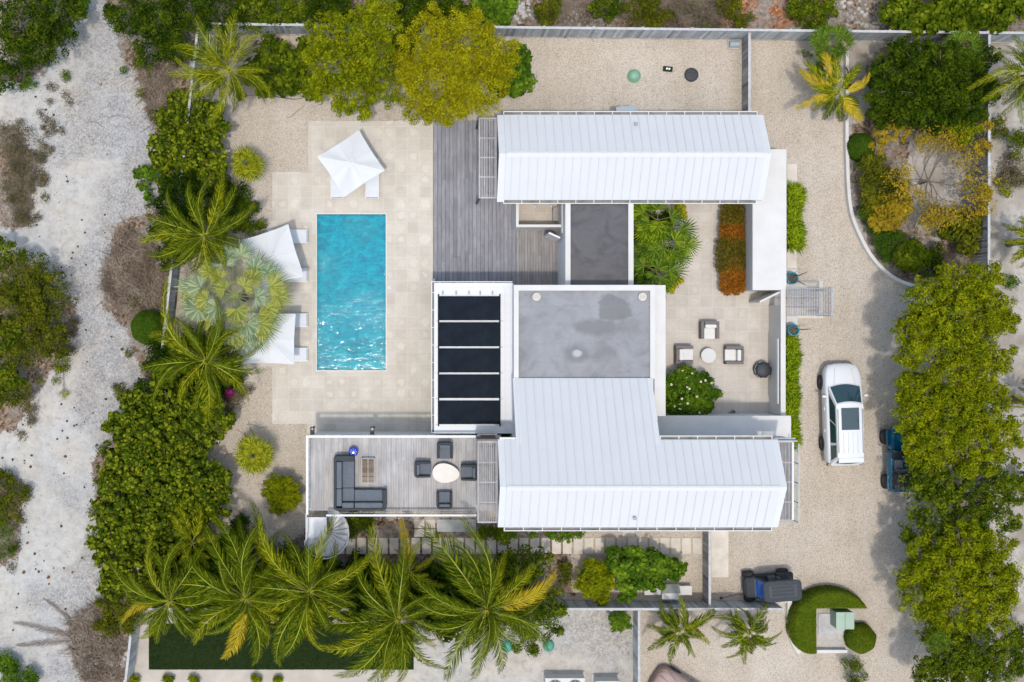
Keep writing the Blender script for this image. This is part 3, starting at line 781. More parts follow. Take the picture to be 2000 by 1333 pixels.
def ridgecap(par, X0, X1, Y, h, w=0.17, pitch=0.63):
    m = MB(); z = h + 0.055
    m.add([(X0, Y - w, z - w * pitch), (X1, Y - w, z - w * pitch), (X1, Y, z), (X0, Y, z), (X0, Y + w * .35, z - w * pitch * .35), (X1, Y + w * .35, z - w * pitch * .35)],
          [(0, 1, 2, 3), (3, 2, 5, 4)])
    m.box(X0, X1, Y + w * .35, Y + w * .35 + 0.015, z - w * pitch * .35 - 0.09, z - w * pitch * .35)
    vp(m, 'ridge_cap', 'trim', par)
ridgecap(north_roof, uX0 + 0.02, uX1 - 0.02, uYr, R1)
def rake(par, Xa, Xb, Ye, he, Yr, hr, Ye2, he2, th=0.24):
    m = MB()
    slope(m, Xa, Xb, Ye, he, Yr, hr, th); slope(m, Xa, Xb, Ye2, he2, Yr, hr, th)
    vp(m, 'rake_trim', 'trim', par)
rake(north_roof, WX(971, E1), uX0 - 0.003, uYn, E1 - 0.03, uYr, R1 - 0.03, uYs - 0.08, E1 - 0.08)
rake(north_roof, uX1 + 0.003, WX(1491, E1), uYn, E1 - 0.03, uYr, R1 - 0.03, uYs, E1 - 0.03)
gutter(north_roof, uX0, uX1, uYn + 0.01, E1 - 0.02, 1); gutter(north_roof, uX0, uX1 - 0.05, uYs - 0.01, E1 - 0.02, -1)
def ventpipe(x, y, z, par):
    m = MB(); m.lathe([(0.05, -0.25), (0.05, 0.12), (0.085, 0.12), (0.085, 0.16), (0.03, 0.2)], (x, y, z), 12)
    vp(m, 'vent_pipe', 'steel', par)
ventpipe(WX(1242, 3.7), WY(243, 3.7), 3.62, north_roof)
m = MB(); q = [WX(1203, 2.2), WX(1242, 2.2), WY(209, 2.2), WY(222, 2.2)]
m.box(q[0], q[1], q[3] - 0.2, q[2], 1.6, 2.2); o = vp(m, 'wall_unit', 'concrete', bevel=0.02)
m = MB(); m.box(q[0] + 0.15, q[1] + 0.02, q[3] - 0.1, q[2] + 0.02, 2.202, 2.23); vp(m, 'lid', 'tank', o)

# white flat roofed annexe on the east side and courtyard wall
HA = 2.0
an = MB()
an.prism(pxpoly([(1468, 292), (1536, 292), (1536, 567), (1470, 567), (1470, 380)], HA), 0, HA)
o = vp(an, 'annexe', 'whitecap'); o['label'] = 'flat white roofed annexe on the east side'
cw = MB()
cw.box(WX(1525, HA), WX(1534.5, HA), WY(567.2, HA), WY(571, HA), 0, HA)
cw.box(WX(1525, HA), WX(1534.5, HA), WY(596, HA), WY(812, HA), 0, HA)
cw.box(WX(1525, HA), WX(1534.5, HA), WY(571, HA), WY(596, HA), HA - 0.15, HA - 0.004)
o = vp(cw, 'courtyard_wall', 'whitecap')
m = MB(); m.box(WX(1519, HA - 0.2), WX(1519, HA - 0.2) + 0.05, WY(662, HA), WY(790, HA), HA - 0.5, HA - 0.2)
vp(m, 'pale_wall_strip', 'trim', o)  # pale raised strip along the inner face of the courtyard wall
gl = MB(); a = W(1523, 571, 1.9); c = W(1484, 590, 1.9)
gl.bar((a.x, a.y, 0.98), (c.x, c.y, 0.98), 0.09, 1.84); g_ = vp(gl, 'gate_leaf', 'whitecap', bevel=0.008)
m = MB(); dv = (c - a).normalized(); e = c - dv * 0.12
m.lathe([(0.03, 0), (0.035, 0.04)], (e.x + 0.02, e.y + 0.06, 1.05), 8); m.bar((e.x, e.y, 1.0), (e.x + 0.05, e.y + 0.12, 1.0), 0.03, 0.03)
vp(m, 'handle', 'steel', g_)

# covered link with dark membrane roof
HL = 3.0
lk = MB(); lk.box(WX(1104, HL), WX(1236, HL), WY(392, HL), WY(563, HL), 0, HL - 0.12)
vp(lk, 'link_walls', 'white')
for xa, xb in ((1104, 1114), (1227, 1237)): vp(MB().box(WX(xa, HL), WX(xb, HL), WY(394, HL), WY(566, HL), HL - 0.12, HL + 0.05), 'link_parapet', 'whitecap')
lk = MB(); lk.box(WX(1114, HL), WX(1227, HL), WY(393, HL), WY(566, HL), HL - 0.12, HL - 0.05)
vp(lk, 'link_roof', 'darkroof')
# outdoor shower
HS = 2.0
sh = MB()
def wallbox(mb, x0, y0, x1, y1, h, z0=0): mb.box(WX(x0, h), WX(x1, h), WY(y0, h), WY(y1, h), z0, h)
wallbox(sh, 1008, 394, 1013, 444, HS); wallbox(sh, 1013, 439, 1098, 444, HS); wallbox(sh, 1097, 394, 1103, 455, HS)
o = vp(sh, 'shower_wall', 'whitecap'); o['label'] = 'low white walls of the outdoor shower'
m = MB(); m.box(WX(1005), WX(1102), WY(444), WY(396), 0.15, 0.19); vp(m, 'shower_floor', 'paving2')
for xx in (1045, 1077):
    m = MB(); q = W(xx, 397, 2.1); m.tube([(q.x, q.y + .15, 2.0), (q.x, q.y, 2.1), (q.x, q.y - 0.12, 2.06)], 0.02, 6); m.lathe([(0.02, 0.02), (0.08, 0), (0.08, -0.02)], (q.x, q.y - 0.12, 2.05), 12)
    vp(m, 'shower_head', 'steel')
m = MB(); dl = W(1072, 455, 2.2), W(1094, 465, 2.2)
m.bar((dl[0].x, dl[0].y, 1.15), (dl[1].x, dl[1].y, 1.15), 0.09, 2.1); o = vp(m, 'open_door', 'trim', bevel=0.006)
m = MB(); m.bar((dl[0].x + .08, dl[0].y + .04, 1.1), (dl[0].x + .14, dl[0].y + .12, 1.1), 0.03, 0.03); vp(m, 'handle', 'steel', o)

# central block with grey membrane roof
HG = 4.42
gX0, gX1 = WX(1003.5, HG), WX(1280, HG)
gi0, gi1 = WX(1013, HG), WX(1270, HG)
gYn, gYi, gYs = WY(557, HG), WY(568, HG), WY(740, HG)
cb = MB(); cb.box(gX0 + 0.02, gX1 - 0.02, WY(812, HG), gYn - 0.02, 0, 4.1)
cb.box(gX0 + 0.02, gX1 - 0.02, WY(900, 5), WY(812, HG), 0, 5.0)
o = vp(cb, 'central_walls', 'white')
window(o, gX1 - 0.03, gX1 + 0.03, gYn - 4.0, gYn - 1.0, 0.1, 2.4, 'x')
cb = MB(); cb.box(gX0, gi0, gYs, gYn, 4.1, HG); cb.box(gi0, gi1, gYi, gYn, 4.1, HG); cb.box(gi1, gX1, gYs, gYn, 4.1, HG)
vp(cb, 'central_parapet', 'whitecap')
cb = MB(); cb.box(gi0, gi1, gYs - 0.05, gYi, 4.1, 4.28); o = vp(cb, 'grey_flat_roof', 'membrane')
cb = MB(); cb.box(gi0, gi1, gYs - 0.04, gYs, 4.28, 4.40); vp(cb, 'roof_upstand', 'seam', o)
for xx in (1048, 1255):
    q = W(xx, 580 if xx < 1100 else 580, 4.4)
    m = MB(); m.lathe([(0.16, 0), (0.16, 0.1), (0.195, 0.1), (0.195, 0.14), (0.1, 0.16)], (q.x, q.y, 4.28), 16); v_ = vp(m, 'roof_vent', 'slab', o)
    m = MB()
    for k in range(4): m.box(q.x - 0.11 + k * 0.065, q.x - 0.085 + k * 0.065, q.y - 0.09, q.y + 0.09, 4.441, 4.452)
    vp(m, 'vent_grille', 'concrete', v_)
# lower ledge east of the block
cb = MB(); cb.box(gX1 + 0.003, WX(1300, 4.2), WY(813, 4.2), gYn, 3.9, 4.2); vp(cb, 'east_ledge', 'whitecap')
cb = MB(); cb.box(gX1 - 0.01, WX(1296, 4.2), WY(811, 4.2), gYn - 0.05, 0, 3.9); vp(cb, 'east_wall', 'white')

# south two storey wing
E2, R2 = 6.2, 7.5
sX0, sX1 = WX(985, E2), WX(1508, E2)
sYn, sYs = WY(859, E2), WY(1030.5, E2); sYr = (sYn + sYs) / 2; PT = (R2 - E2) / (sYn - sYr)
wl = MB(); wl.box(sX0 + 0.1, sX1 - 0.15, sYs + 0.4, sYn - 0.4, 0, E2 - 0.15)
for x in (sX0 + 0.1, sX1 - 0.35): wl.add([(x, sYs + 0.4, E2 - 0.15), (x + 0.2, sYs + 0.4, E2 - 0.15), (x + 0.2, sYn - 0.4, E2 - 0.15), (x, sYn - 0.4, E2 - 0.15), (x, sYr, R2 - 0.2), (x + 0.2, sYr, R2 - 0.2)],
        [(0, 4, 3), (1, 2, 5), (0, 1, 5, 4), (3, 4, 5, 2)])
south_wall = vp(wl, 'south_wing_walls', 'white'); south_wall['label'] = 'white walls of the two storey south wing'
window(south_wall, sX0 + 0.05, sX0 + 0.11, sYs + 0.7, sYr - 0.05, 3.3, 5.5, 'x'); window(south_wall, sX0 + 0.05, sX0 + 0.11, sYr + 0.05, sYn - 0.7, 3.3, 5.5, 'x')
window(south_wall, sX1 - 0.16, sX1 - 0.1, sYs + 0.7, sYn - 0.7, 3.3, 5.5, 'x')
for k in range(4):
    xx = sX0 + 1.2 + k * 2.9
    for z in (1.0, 4.1): window(south_wall, xx, xx + 1.2, sYs + 0.35, sYs + 0.41, z, z + 1.2, 'y')
rf = MB()
exL, exR, exY = 4.86, 11.36, -2.38
slope(rf, sX0, exL, sYn, E2, sYr, R2); slope(rf, exR, sX1, sYn, E2, sYr, R2)
hE = R2 - PT * (exY - sYr)
slope(rf, exL, exR, exY, hE, sYr, R2)
slope(rf, sX0, sX1, sYs, E2, sYr, R2)
south_roof = vp(rf, 'south_wing_roof', 'roofwhite'); south_roof['label'] = 'white metal pitched roof of the south wing, long north slope over the middle'
sm = MB()
x = sX0 + 0.28
while x < sX1 - 0.02:
    ye, he = (exY, hE) if exL < x < exR else (sYn, E2)
    sm.bar((x, ye, he + 0.018), (x, sYr, R2 + 0.018), 0.028, 0.045)
    sm.bar((x, sYs, E2 + 0.018), (x, sYr, R2 + 0.018), 0.028, 0.045)
    x += 0.41
vp(sm, 'standing_seams', 'seam', south_roof)
ridgecap(south_roof, sX0 + 0.02, sX1 - 0.02, sYr, R2, pitch=PT)
rake(south_roof, WX(972.5, E2), sX0 - 0.003, sYn, E2 - 0.03, sYr, R2 - 0.03, sYs, E2 - 0.03)
rake(south_roof, sX1 + 0.003, WX(1520, E2), sYn, E2 - 0.03, sYr, R2 - 0.03, sYs, E2 - 0.03)
for xa, xb in ((exL - 0.02, exL + 0.24), (exR - 0.24, exR + 0.02)):
    m = MB(); slope(m, xa, xb, exY, hE + 0.03, sYn - 0.25, R2 - PT * (sYn - 0.25 - sYr) + 0.03, 0.3); vp(m, 'verge_trim', 'trim', south_roof)
gutter(south_roof, sX0, sX1 - 0.02, sYs - 0.01, E2 - 0.02, -1); gutter(south_roof, exR + 0.05, sX1, sYn + 0.01, E2 - 0.02, 1)
m = MB(); m.box(WX(975, 5.9), exL - 0.03, sYn + 0.005, sYn + 0.09, 5.9, 6.17); vp(m, 'north_fascia', 'trim', south_roof)
ventpipe(WX(1240, 6.7), WY(1013, 6.7), 6.52, south_roof)
# canopy between courtyard and south wing
HC = 2.6
cp = MB(); cp.box(gX1 + 0.02, WX(1545, HC), WY(868, HC), WY(812.5, HC), HC - 0.3, HC)
vp(cp, 'canopy', 'whitecap')
cp = MB(); cp.box(gX1 + 0.1, WX(1540, HC), WY(838, HC), WY(815, HC), 0, HC - 0.3); vp(cp, 'canopy_wall', 'white')

# solar roof
HP = 3.3
pr = MB(); pr.box(WX(848.5, HP), WX(1000, HP), WY(846, HP), WY(553.5, HP), 0, HP - 0.15); o = vp(pr, 'west_walls', 'white')
for k in range(3):
    yb = WY(800, HP) + k * 2.2
    window(o, WX(848.5, HP) - 0.03, WX(848.5, HP) + 0.03, yb, yb + 1.9, 0.12, 2.5, 'x')
pr = MB(); pr.box(WX(848, HP), WX(1001, HP), WY(847, HP), WY(553, HP), HP - 0.15, HP)
o = vp(pr, 'white_flat_roof', 'roofwhite')
m = MB()
yy = WY(560, HP)
for k in range(18):
    y_ = WY(562, HP) - k * (WY(562, HP) - WY(842, HP)) / 17
    m.box(WX(850, HP), WX(998, HP), y_ - 0.012, y_ + 0.012, HP + 0.001, HP + 0.02)
vp(m, 'standing_seams', 'seam', o)
m = MB(); m.box(WX(998, HP), WX(1002.5, HP), WY(847, HP), WY(554, HP), HP + 0.002, HP + 0.07); m.box(WX(985.5, HP), WX(986.7, HP), WY(840, HP), WY(566, HP), HP + 0.021, HP + 0.05); vp(m, 'roof_upstand', 'seam', o)
g = MB(); z = HP - 0.02
X0_, X1_, Yt, Yb_ = WX(842.5, HP), WX(1001, HP), WY(550, HP), WY(846, HP)
g.box(X0_, X0_ + 0.035, Yb_, Yt, z - .12, z); g.box(X0_ + .035, X1_, Yt - 0.035, Yt, z - .12, z)
k = 0
while Yb_ + k * 0.84 < Yt: g.box(X0_ + .035, WX(848, HP) - .001, Yb_ + k * .84, Yb_ + k * .84 + .03, z - .03, z - .005); k += 1
for k in range(5): g.box(X0_ + 0.4 + k * .85, X0_ + .43 + k * .85, WY(553, HP) + .001, Yt - .035, z - .03, z - .005)
gg = vp(g, 'gutter_lip', 'trim', o)
m = MB(); m.box(X0_ + .036, WX(848, HP) - .002, Yb_, Yt - .036, z - .12, z - .1); m.box(WX(848, HP) + .01, X1_, WY(553, HP) + .002, Yt - .036, z - .12, z - .1); vp(m, 'gutter', 'gutter_in', o)

# timber decks beside the pool terrace
def boards(mb, X0, X1, Y0, Y1, z, w=0.14, gap=0.008, seed=0, joint=3.6):
    r = random.Random(seed); x = X0
    while x < X1 - 0.02:
        xe = min(x + w - gap, X1); y = Y0 - r.uniform(0, joint * .8)
        while y < Y1:
            ye = y + joint * r.uniform(0.8, 1.2)
            a, c = max(y, Y0), min(ye, Y1)
            if c - a > 0.05: mb.box(x, xe, a + 0.003, c - 0.003, z - 0.03, z + r.uniform(-0.0015, 0.0015))
            y = ye
        x += w
deck = thing('pool_deck', 'long weathered grey timber deck between the stone terrace and the white house', 'timber deck', W(925, 400))
b_ = MB(); b_.prism(pxpoly([(846.5, 237), (1000, 237), (1000, 443), (1008, 443), (1096, 443), (1096, 560), (846.5, 560)]), 0.0, 0.12); b_.build('deck_substrate', M['gap'], deck, world=True)
m = MB(); boards(m, WX(847), WX(1008), WY(560), WY(237), 0.18, 0.198, 0.014, 3); m.build('deck_boards', M['deck'], deck, world=True)
m = MB(); boards(m, WX(1008) + .01, WX(1096), WY(560), WY(443), 0.175, 0.14, 0.012, 4); o = m.build('side_boards', M['deck2'], deck, world=True)
tag(MB().box(WX(779), WX(846), WY(238), WY(235.5), 0, 0.2).build('edging_strip', M['slab']), 'thin pale edging strip at the north end of the stone terrace', 'edging')

# roof terrace of the south wing
TZ = 3.2
tX0, tX1, tYn, tYs = -4.83, sX0 + 0.08, -5.16, -8.80
t_ = MB(); t_.box(tX0 + 0.02, tX1, tYs + 0.02, tYn - 0.02, TZ - 0.35, TZ - 0.04); o = vp(t_, 'terrace_slab', 'white')
t_ = MB(); t_.box(tX0 + 0.15, tX1, tYs + 0.2, tYn - 0.1, 0, TZ - 0.35); o = vp(t_, 'terrace_walls', 'white')
t_ = MB(); boards(t_, tX0 + 0.05, tX1, tYs, tYn, TZ, 0.12, 0.009, 9, 4); vp(t_, 'terrace_boards', 'terrace')
RH = 4.15
r_ = MB()
r_.box(tX0 - 0.06, tX0 + 0.05, tYs - 0.05, tYn + 0.06, RH - 0.03, RH + 0.02)
r_.box(tX0 + 0.053, tX1 - 1.05, tYn - 0.045, tYn + 0.06, RH - 0.03, RH + 0.02)
xr = WX(637, RH)
r_.box(xr, WX(930, RH), tYs - 0.12, tYs - 0.03, RH - 0.03, RH + 0.02)
rail = vp(r_, 'terrace_railing', 'trim')
r_ = MB()
for (a, c2) in (((tX0, tYs), (tX0, tYn)), ((tX0 + 0.1, tYn), (tX1 - 1.1, tYn)), ((xr, tYs - 0.075), (WX(930, RH), tYs - 0.075))):
    r_.bar((a[0], a[1], TZ + 0.5), (c2[0], c2[1], TZ + 0.5), 0.012, 0.84)
vp(r_, 'glass_panel', 'clear', rail)
r_ = MB()
for i in range(14):
    x_ = xr + 0.05 + i * 0.54
    r_.box(x_, x_ + .03, tYs - 0.09, tYs - 0.06, TZ, RH - .031)
    if i < 13: r_.box(tX0 + 0.1 + i * 0.6, tX0 + .13 + i * 0.6, tYn - 0.02, tYn + 0.01, TZ, RH - .031)
for i in range(7): r_.box(tX0 - 0.02, tX0 + 0.01, tYs + 0.05 + i * 0.58, tYs + 0.08 + i * .58, TZ, RH - .031)
vp(r_, 'railing_posts', 'trim', rail)
for xx in (610, 727):
    q = W(xx, 838, 2.5)
    m = MB(); m.box(q.x - 0.1, q.x + 0.1, tYn - 0.09, q.y + 0.09, 2.3, 2.55); m.bar((q.x, q.y, 2.45), (q.x + .12, q.y + .12, 2.45), 0.12, 0.1)
    o = vp(m, 'wall_lamp', 'lamp_brown', bevel=0.015)
    m = MB(); m.lathe([(0.045, 0), (0.05, 0.02)], (q.x, q.y, 2.551), 10); vp(m, 'lamp_cap', 'whitecap', o)
# spiral stair
sc_ = W(638, 1052, 3.2); sx, sy = sc_.x, sc_.y
st = MB(); st.lathe([(0.05, 0.0), (0.05, 4.1), (0.055, 4.12)], (sx, sy, 0), 14)
stair = vp(st, 'spiral_stair', 'trim'); stair['label'] = 'white spiral stair at the corner of the terrace'
m = MB(); m.box(WX(598, 3.2), sx, sy, WY(1011, 3.2), 3.1, 3.18); vp(m, 'landing', 'trim', stair)
NT_ = 15
for i in range(NT_):
    a0 = R(182 + i * 18.4); a1 = a0 + R(20.5); z = 3.0 - i * 0.19
    rr = 0.97
    m = MB(); m.prism([(sx + .04 * math.cos(a0), sy + .04 * math.sin(a0)), (sx + rr * math.cos(a0), sy + rr * math.sin(a0)), (sx + rr * math.cos((a0 + a1) / 2), sy + rr * math.sin((a0 + a1) / 2)), (sx + rr * math.cos(a1), sy + rr * math.sin(a1)), (sx + .04 * math.cos(a1), sy + .04 * math.sin(a1))], z, z + 0.035)
    vp(m, 'tread', 'trim', stair)
pts = [(sx + 1.0 * math.cos(R(182 + k * 8)), sy + 1.0 * math.sin(R(182 + k * 8)), 3.95 - k * 8 / 18.4 * 0.19) for k in range(35)]
m = MB(); m.tube([(WX(598, 4.1), tYs, 4.1), (WX(598, 4.1), sy + 0.1, 4.1)] + pts, 0.032, 8); vp(m, 'handrail', 'trim', stair)
m = MB()
for i in range(NT_):
    a = R(190 + i * 18.4); m.tube([(sx + .99 * math.cos(a), sy + .99 * math.sin(a), 3.0 - i * .19), (sx + 1.0 * math.cos(a), sy + 1.0 * math.sin(a), 3.88 - i * .19)], 0.012, 6)
vp(m, 'baluster', 'trim', stair)
# outer curved panel on the west and south
secs = []
for k in range(18):
    a = R(180 + k * 6.5); z = 3.15 - k * 6.5 / 18.4 * 0.19
    secs.append([(sx + 1.02 * math.cos(a), sy + 1.02 * math.sin(a), z - .1), (sx + 1.02 * math.cos(a), sy + 1.02 * math.sin(a), z + 0.12), (sx + .985 * math.cos(a), sy + .985 * math.sin(a), z + 0.12), (sx + .985 * math.cos(a), sy + .985 * math.sin(a), z - .1)])
m = MB(); m.loft(secs); vp(m, 'outer_stringer', 'trim', stair)

# slatted sunshades
def sunshade(x0, y0, x1, y1, z, bars, n, label, posts=True):
    X0, X1, Y0, Y1 = WX(x0, z), WX(x1, z), WY(y1, z), WY(y0, z)
    fr = MB(); fw = 0.07
    fr.box(X0, X0 + fw, Y0, Y1, z - 0.12, z); fr.box(X1 - fw, X1, Y0, Y1, z - 0.12, z)
    fr.box(X0 + fw, X1 - fw, Y0, Y0 + fw, z - 0.12, z); fr.box(X0 + fw, X1 - fw, Y1 - fw, Y1, z - 0.12, z)
    for b in bars: fr.box(X0 + fw, X1 - fw, WY(b, z) - 0.03, WY(b, z) + 0.03, z - 0.11, z - 0.012)
    f = vp(fr, 'sunshade', 'slat'); f['label'] = label
    sl = MB(); w_ = (X1 - X0 - 2 * fw) / n
    for i in range(n): sl.box(X0 + fw + (i + .35) * w_, X0 + fw + (i + .78) * w_, Y0 + fw, Y1 - fw, z - 0.09, z - 0.002)
    vp(sl, 'shade_slats', 'slat', f)
    return f, (X0, X1, Y0, Y1)
f, q = sunshade(935, 230, 970, 388, 2.95, (270, 308, 346), 9, 'slatted sunshade over the north wing doors')
m = MB(); m.box(q[0], q[0] + .1, q[2], q[2] + .1, 0.18, 2.83); m.box(q[0], q[0] + .1, q[3] - .1, q[3], 0.18, 2.83); vp(m, 'shade_post', 'darkmetal', f)
f, q = sunshade(932.5, 862, 972, 1022, 5.7, (903.5, 942.5, 981.5), 9, 'slatted sunshade over the terrace doors')
m = MB()
X0, X1 = q[0], q[1]
m.box(X0, X1, tYn + 0.2, tYn + 0.26, 5.4, 5.46)
for i in range(14):
    m.box(X0 + 0.02 + i * (X1 - X0 - .06) / 13, X0 + 0.05 + i * (X1 - X0 - .06) / 13, q[3] - 0.02, q[3] + 0.05, TZ, 5.66)
for k in range(7): m.box(X0, X1, q[3] - .01, q[3] + 0.075, TZ + .25 + k * .36, TZ + .31 + k * .36)
vp(m, 'side_screen', 'darkslat', f)
f, q = sunshade(1521, 862, 1549, 1018, 5.6, (904, 942, 981), 8, 'slatted sunshade on the east gable')
m = MB(); m.box(q[1] - 0.06, q[1] + 0.03, q[2] + 0.05, q[3] - .05, 5.601, 5.63); vp(m, 'shade_edge', 'trim', f)
m = MB()
for k in range(6):
    zz = 5.55 - k * 0.4; m.box(WX(1503, 5.6), q[1] + .12, q[3] + 0.0, q[3] + 0.05, zz, zz + 0.3)
m.box(WX(1503, 5.6), q[1] + .12, q[3] + 0.002, q[3] + 0.15, 5.5, 5.56)
vp(m, 'side_screen', 'steel', f)
bl = MB(); bx0, bx1 = WX(1522, 3.3), WX(1546, 3.3) ; by0, by1 = WY(1016, 3.3), WY(864, 3.3)
bl.box(sX1 - 0.1, bx1 + 0.06, by0, by1, 3.1, 3.25); balc = vp(bl, 'balcony', 'terrace')
bl = MB(); bl.box(bx1 + 0.03, bx1 + 0.045, by0, by1, 3.3, 4.2); bl.box(sX1, bx1 + 0.02, by0, by0 + 0.015, 3.3, 4.2); vp(bl, 'glass_panel', 'clear', balc)
bl = MB(); bl.box(bx1 + 0.02, bx1 + 0.07, by0 - .02, by1 + .02, 4.2, 4.235)
for k in range(5): bl.box(bx1 + 0.022, bx1 + 0.06, by0 + k * (by1 - by0 - .04) / 4, by0 + .04 + k * (by1 - by0 - .04) / 4, 3.25, 4.2)
vp(bl, 'balcony_rail', 'steel', balc)

# solar heating panels on the flat roof
edges = [(579, 626), (630, 677), (681, 728), (732, 778), (783, 829)]
names = ['topmost', 'second from the top', 'middle', 'second from the bottom', 'bottom']
HZ = HP + 0.1
for (ya, yb), nm in zip(edges, names):
    X0, X1, Y0, Y1 = WX(858, HZ), WX(975, HZ), WY(yb, HZ), WY(ya, HZ)
    t = thing('solar_panel', 'black ribbed pool heating panel on the white roof, %s of five' % nm, 'solar panel', ((X0 + X1) / 2, (Y0 + Y1) / 2, HP), 0, 'solar heating panels on the white roof')
    m = MB(); n = 40; hh = (Y1 - Y0) / n
    for i in range(n): m.box(X0, X1, Y0 + i * hh, Y0 + (i + .93) * hh, HP + .04, HZ - 0.003 * (i % 2))
    m.box(X0, X1, Y0, Y1, HP + .045, HZ - .012)
    m.build('absorber', M['solar'], t, world=True)
    for xa in (X0 - 0.035, X1 + 0.035):
        MB().tube([(xa, Y0 - 0.1, HZ - .02), (xa, Y1 + 0.1, HZ - .02)], 0.033, 8).build('header_pipe', M['solar'], t, world=True)
    m = MB()
    for xx in (865, 891, 916, 938, 962):
        x_ = WX(xx, HZ); m.box(x_ - .02, x_ + .02, Y0 - 0.045, Y0 - 0.008, HP + .02, HZ)
    for s_ in (X0 - 0.13, X1 + 0.08): m.box(s_ - .05, s_ + .1, Y0 - .06, Y0 - .03, HP + .02, HZ - .02)
    m.build('clamp', M['steel'], t, world=True)
for k, xx in enumerate((865, 891, 916, 938, 962)):
    x_, y_ = WX(xx, HZ), WY(572, HZ)
    m = MB(); m.box(x_ - .03, x_ + .03, y_ - .1, y_ + .1, HP + .021, HP + .06).tube([(x_, y_ - .1, HP + .08), (x_, y_ + .05, HP + .16)], 0.022, 6).box(x_ - .05, x_ + .05, y_ - .02, y_ + .02, HP + .06, HP + .09)
    o = m.build('pipe_bracket', M['steel']); tag(o, 'small grey strap bracket above the topmost black roof panel, %s from the left' % ('first', 'second', 'third', 'fourth', 'last')[k], 'bracket', 'brackets above the solar panels')

# ------------------------------------------------------------------ terrace furniture
def cushion(mb, x0, x1, y0, y1, z0, z1): mb.box(x0, x1, y0, y1, z0, z1)
def rounded_shell(W_, D_, hb, ha, th=0.1):
    """u-shaped shell: arms and back with rounded rear corners; back at +y"""
    mb = MB(); n = 7; out = []; inn = []
    hw, hd, r = W_ / 2, D_ / 2, 0.16
    out.append((-hw, -hd))
    for k in range(n): a = R(180 - 90 * k / (n - 1)); out.append((-hw + r + r * math.cos(a), hd - r + r * math.sin(a)))
    for k in range(n): a = R(90 - 90 * k / (n - 1)); out.append((hw - r + r * math.cos(a), hd - r + r * math.sin(a)))
    out.append((hw, -hd))
    hw2, hd2, r2 = hw - th, hd - th, 0.09
    inn.append((-hw2, -hd))
    for k in range(n): a = R(180 - 90 * k / (n - 1)); inn.append((-hw2 + r2 + r2 * math.cos(a), hd2 - r2 + r2 * math.sin(a)))
    for k in range(n): a = R(90 - 90 * k / (n - 1)); inn.append((hw2 - r2 + r2 * math.cos(a), hd2 - r2 + r2 * math.sin(a)))
    inn.append((hw2, -hd))
    secs = []
    N = len(out)
    for i in range(N):
        t = (out[i][1] + hd) / (2 * hd)
        z = ha + (hb - ha) * min(1, max(0, (t - 0.35) / 0.55))
        secs.append([(out[i][0], out[i][1], 0.1), (out[i][0], out[i][1], z), (inn[i][0], inn[i][1], z), (inn[i][0], inn[i][1], 0.1)])
    mb.loft(secs)
    return mb
def armchair(name, label, pos, rz, group, Wd=0.76, D=0.78):
    t = thing(name, label, 'armchair', pos, rz, group)
    rounded_shell(Wd, D, 0.74, 0.58).build('frame', M['charcoal'], t, bevel=0.02)
    MB().box(-Wd / 2 + .1, Wd / 2 - .1, -D / 2 + .01, D / 2 - .1, 0.1, 0.26).build('base', M['charcoal'], t)
    MB().box(-Wd / 2 + .11, Wd / 2 - .11, -D / 2 - .02, D / 2 - .24, 0.26, 0.43).build('seat_cushion', M['slate'], t, bevel=0.04, seg=3)
    MB().box(-Wd / 2 + .12, Wd / 2 - .12, D / 2 - .25, D / 2 - .11, 0.33, 0.72).build('back_cushion', M['slate'], t, bevel=0.05, seg=3)
    for sx_ in (-1, 1):
        for sy_ in (-1, 1): MB().box(sx_ * (Wd / 2 - .1) - .02, sx_ * (Wd / 2 - .1) + .02, sy_ * (D / 2 - .1) - .02, sy_ * (D / 2 - .1) + .02, 0, 0.1).build('leg', M['darkmetal'], t)
    return t
zt = TZ
for (px, py, rz, lb) in ((869, 880, 0, 'dark grey armchair nearest the terrace railing by the house, back to the pool'),
                         (825, 917, 90, 'dark grey armchair left of the egg shaped table, facing the house'),
                         (917, 923, -90, 'dark grey armchair half hidden under the slatted sunshade'),
                         (868, 978, 180, 'dark grey armchair below the egg shaped table with its back to the palms')):
    q = W(px, py, zt + .45); armchair('lounge_chair', lb, (q.x, q.y, zt), R(rz), 'dark armchairs around the egg shaped table')
q = W(871, 925, zt + .42)
t = thing('egg_table', 'low cream egg shaped table between four dark armchairs on the terrace', 'table', (q.x, q.y, zt))
eg = []
for k in range(40):
    a = 2 * PI * k / 40; eg.append((0.65 * math.cos(a), 0.46 * math.sin(a) * (1 - 0.16 * math.cos(a)) - 0.0))
eg = [(x * math.cos(R(-6)) - y * math.sin(R(-6)), x * math.sin(R(-6)) + y * math.cos(R(-6))) for x, y in eg]
MB().prism(eg, 0.38, 0.42).build('table_top', M['creamtop'], t, bevel=0.01)
MB().prism([(x * .93, y * .93) for x, y in eg], 0.30, 0.38).build('skirt', M['charcoal'], t)
for a in (50, 170, 290): MB().tube([(0.3 * math.cos(R(a)), .2 * math.sin(R(a)), 0.3), (0.42 * math.cos(R(a)), .3 * math.sin(R(a)), 0)], 0.022, 8).build('leg', M['darkmetal'], t)
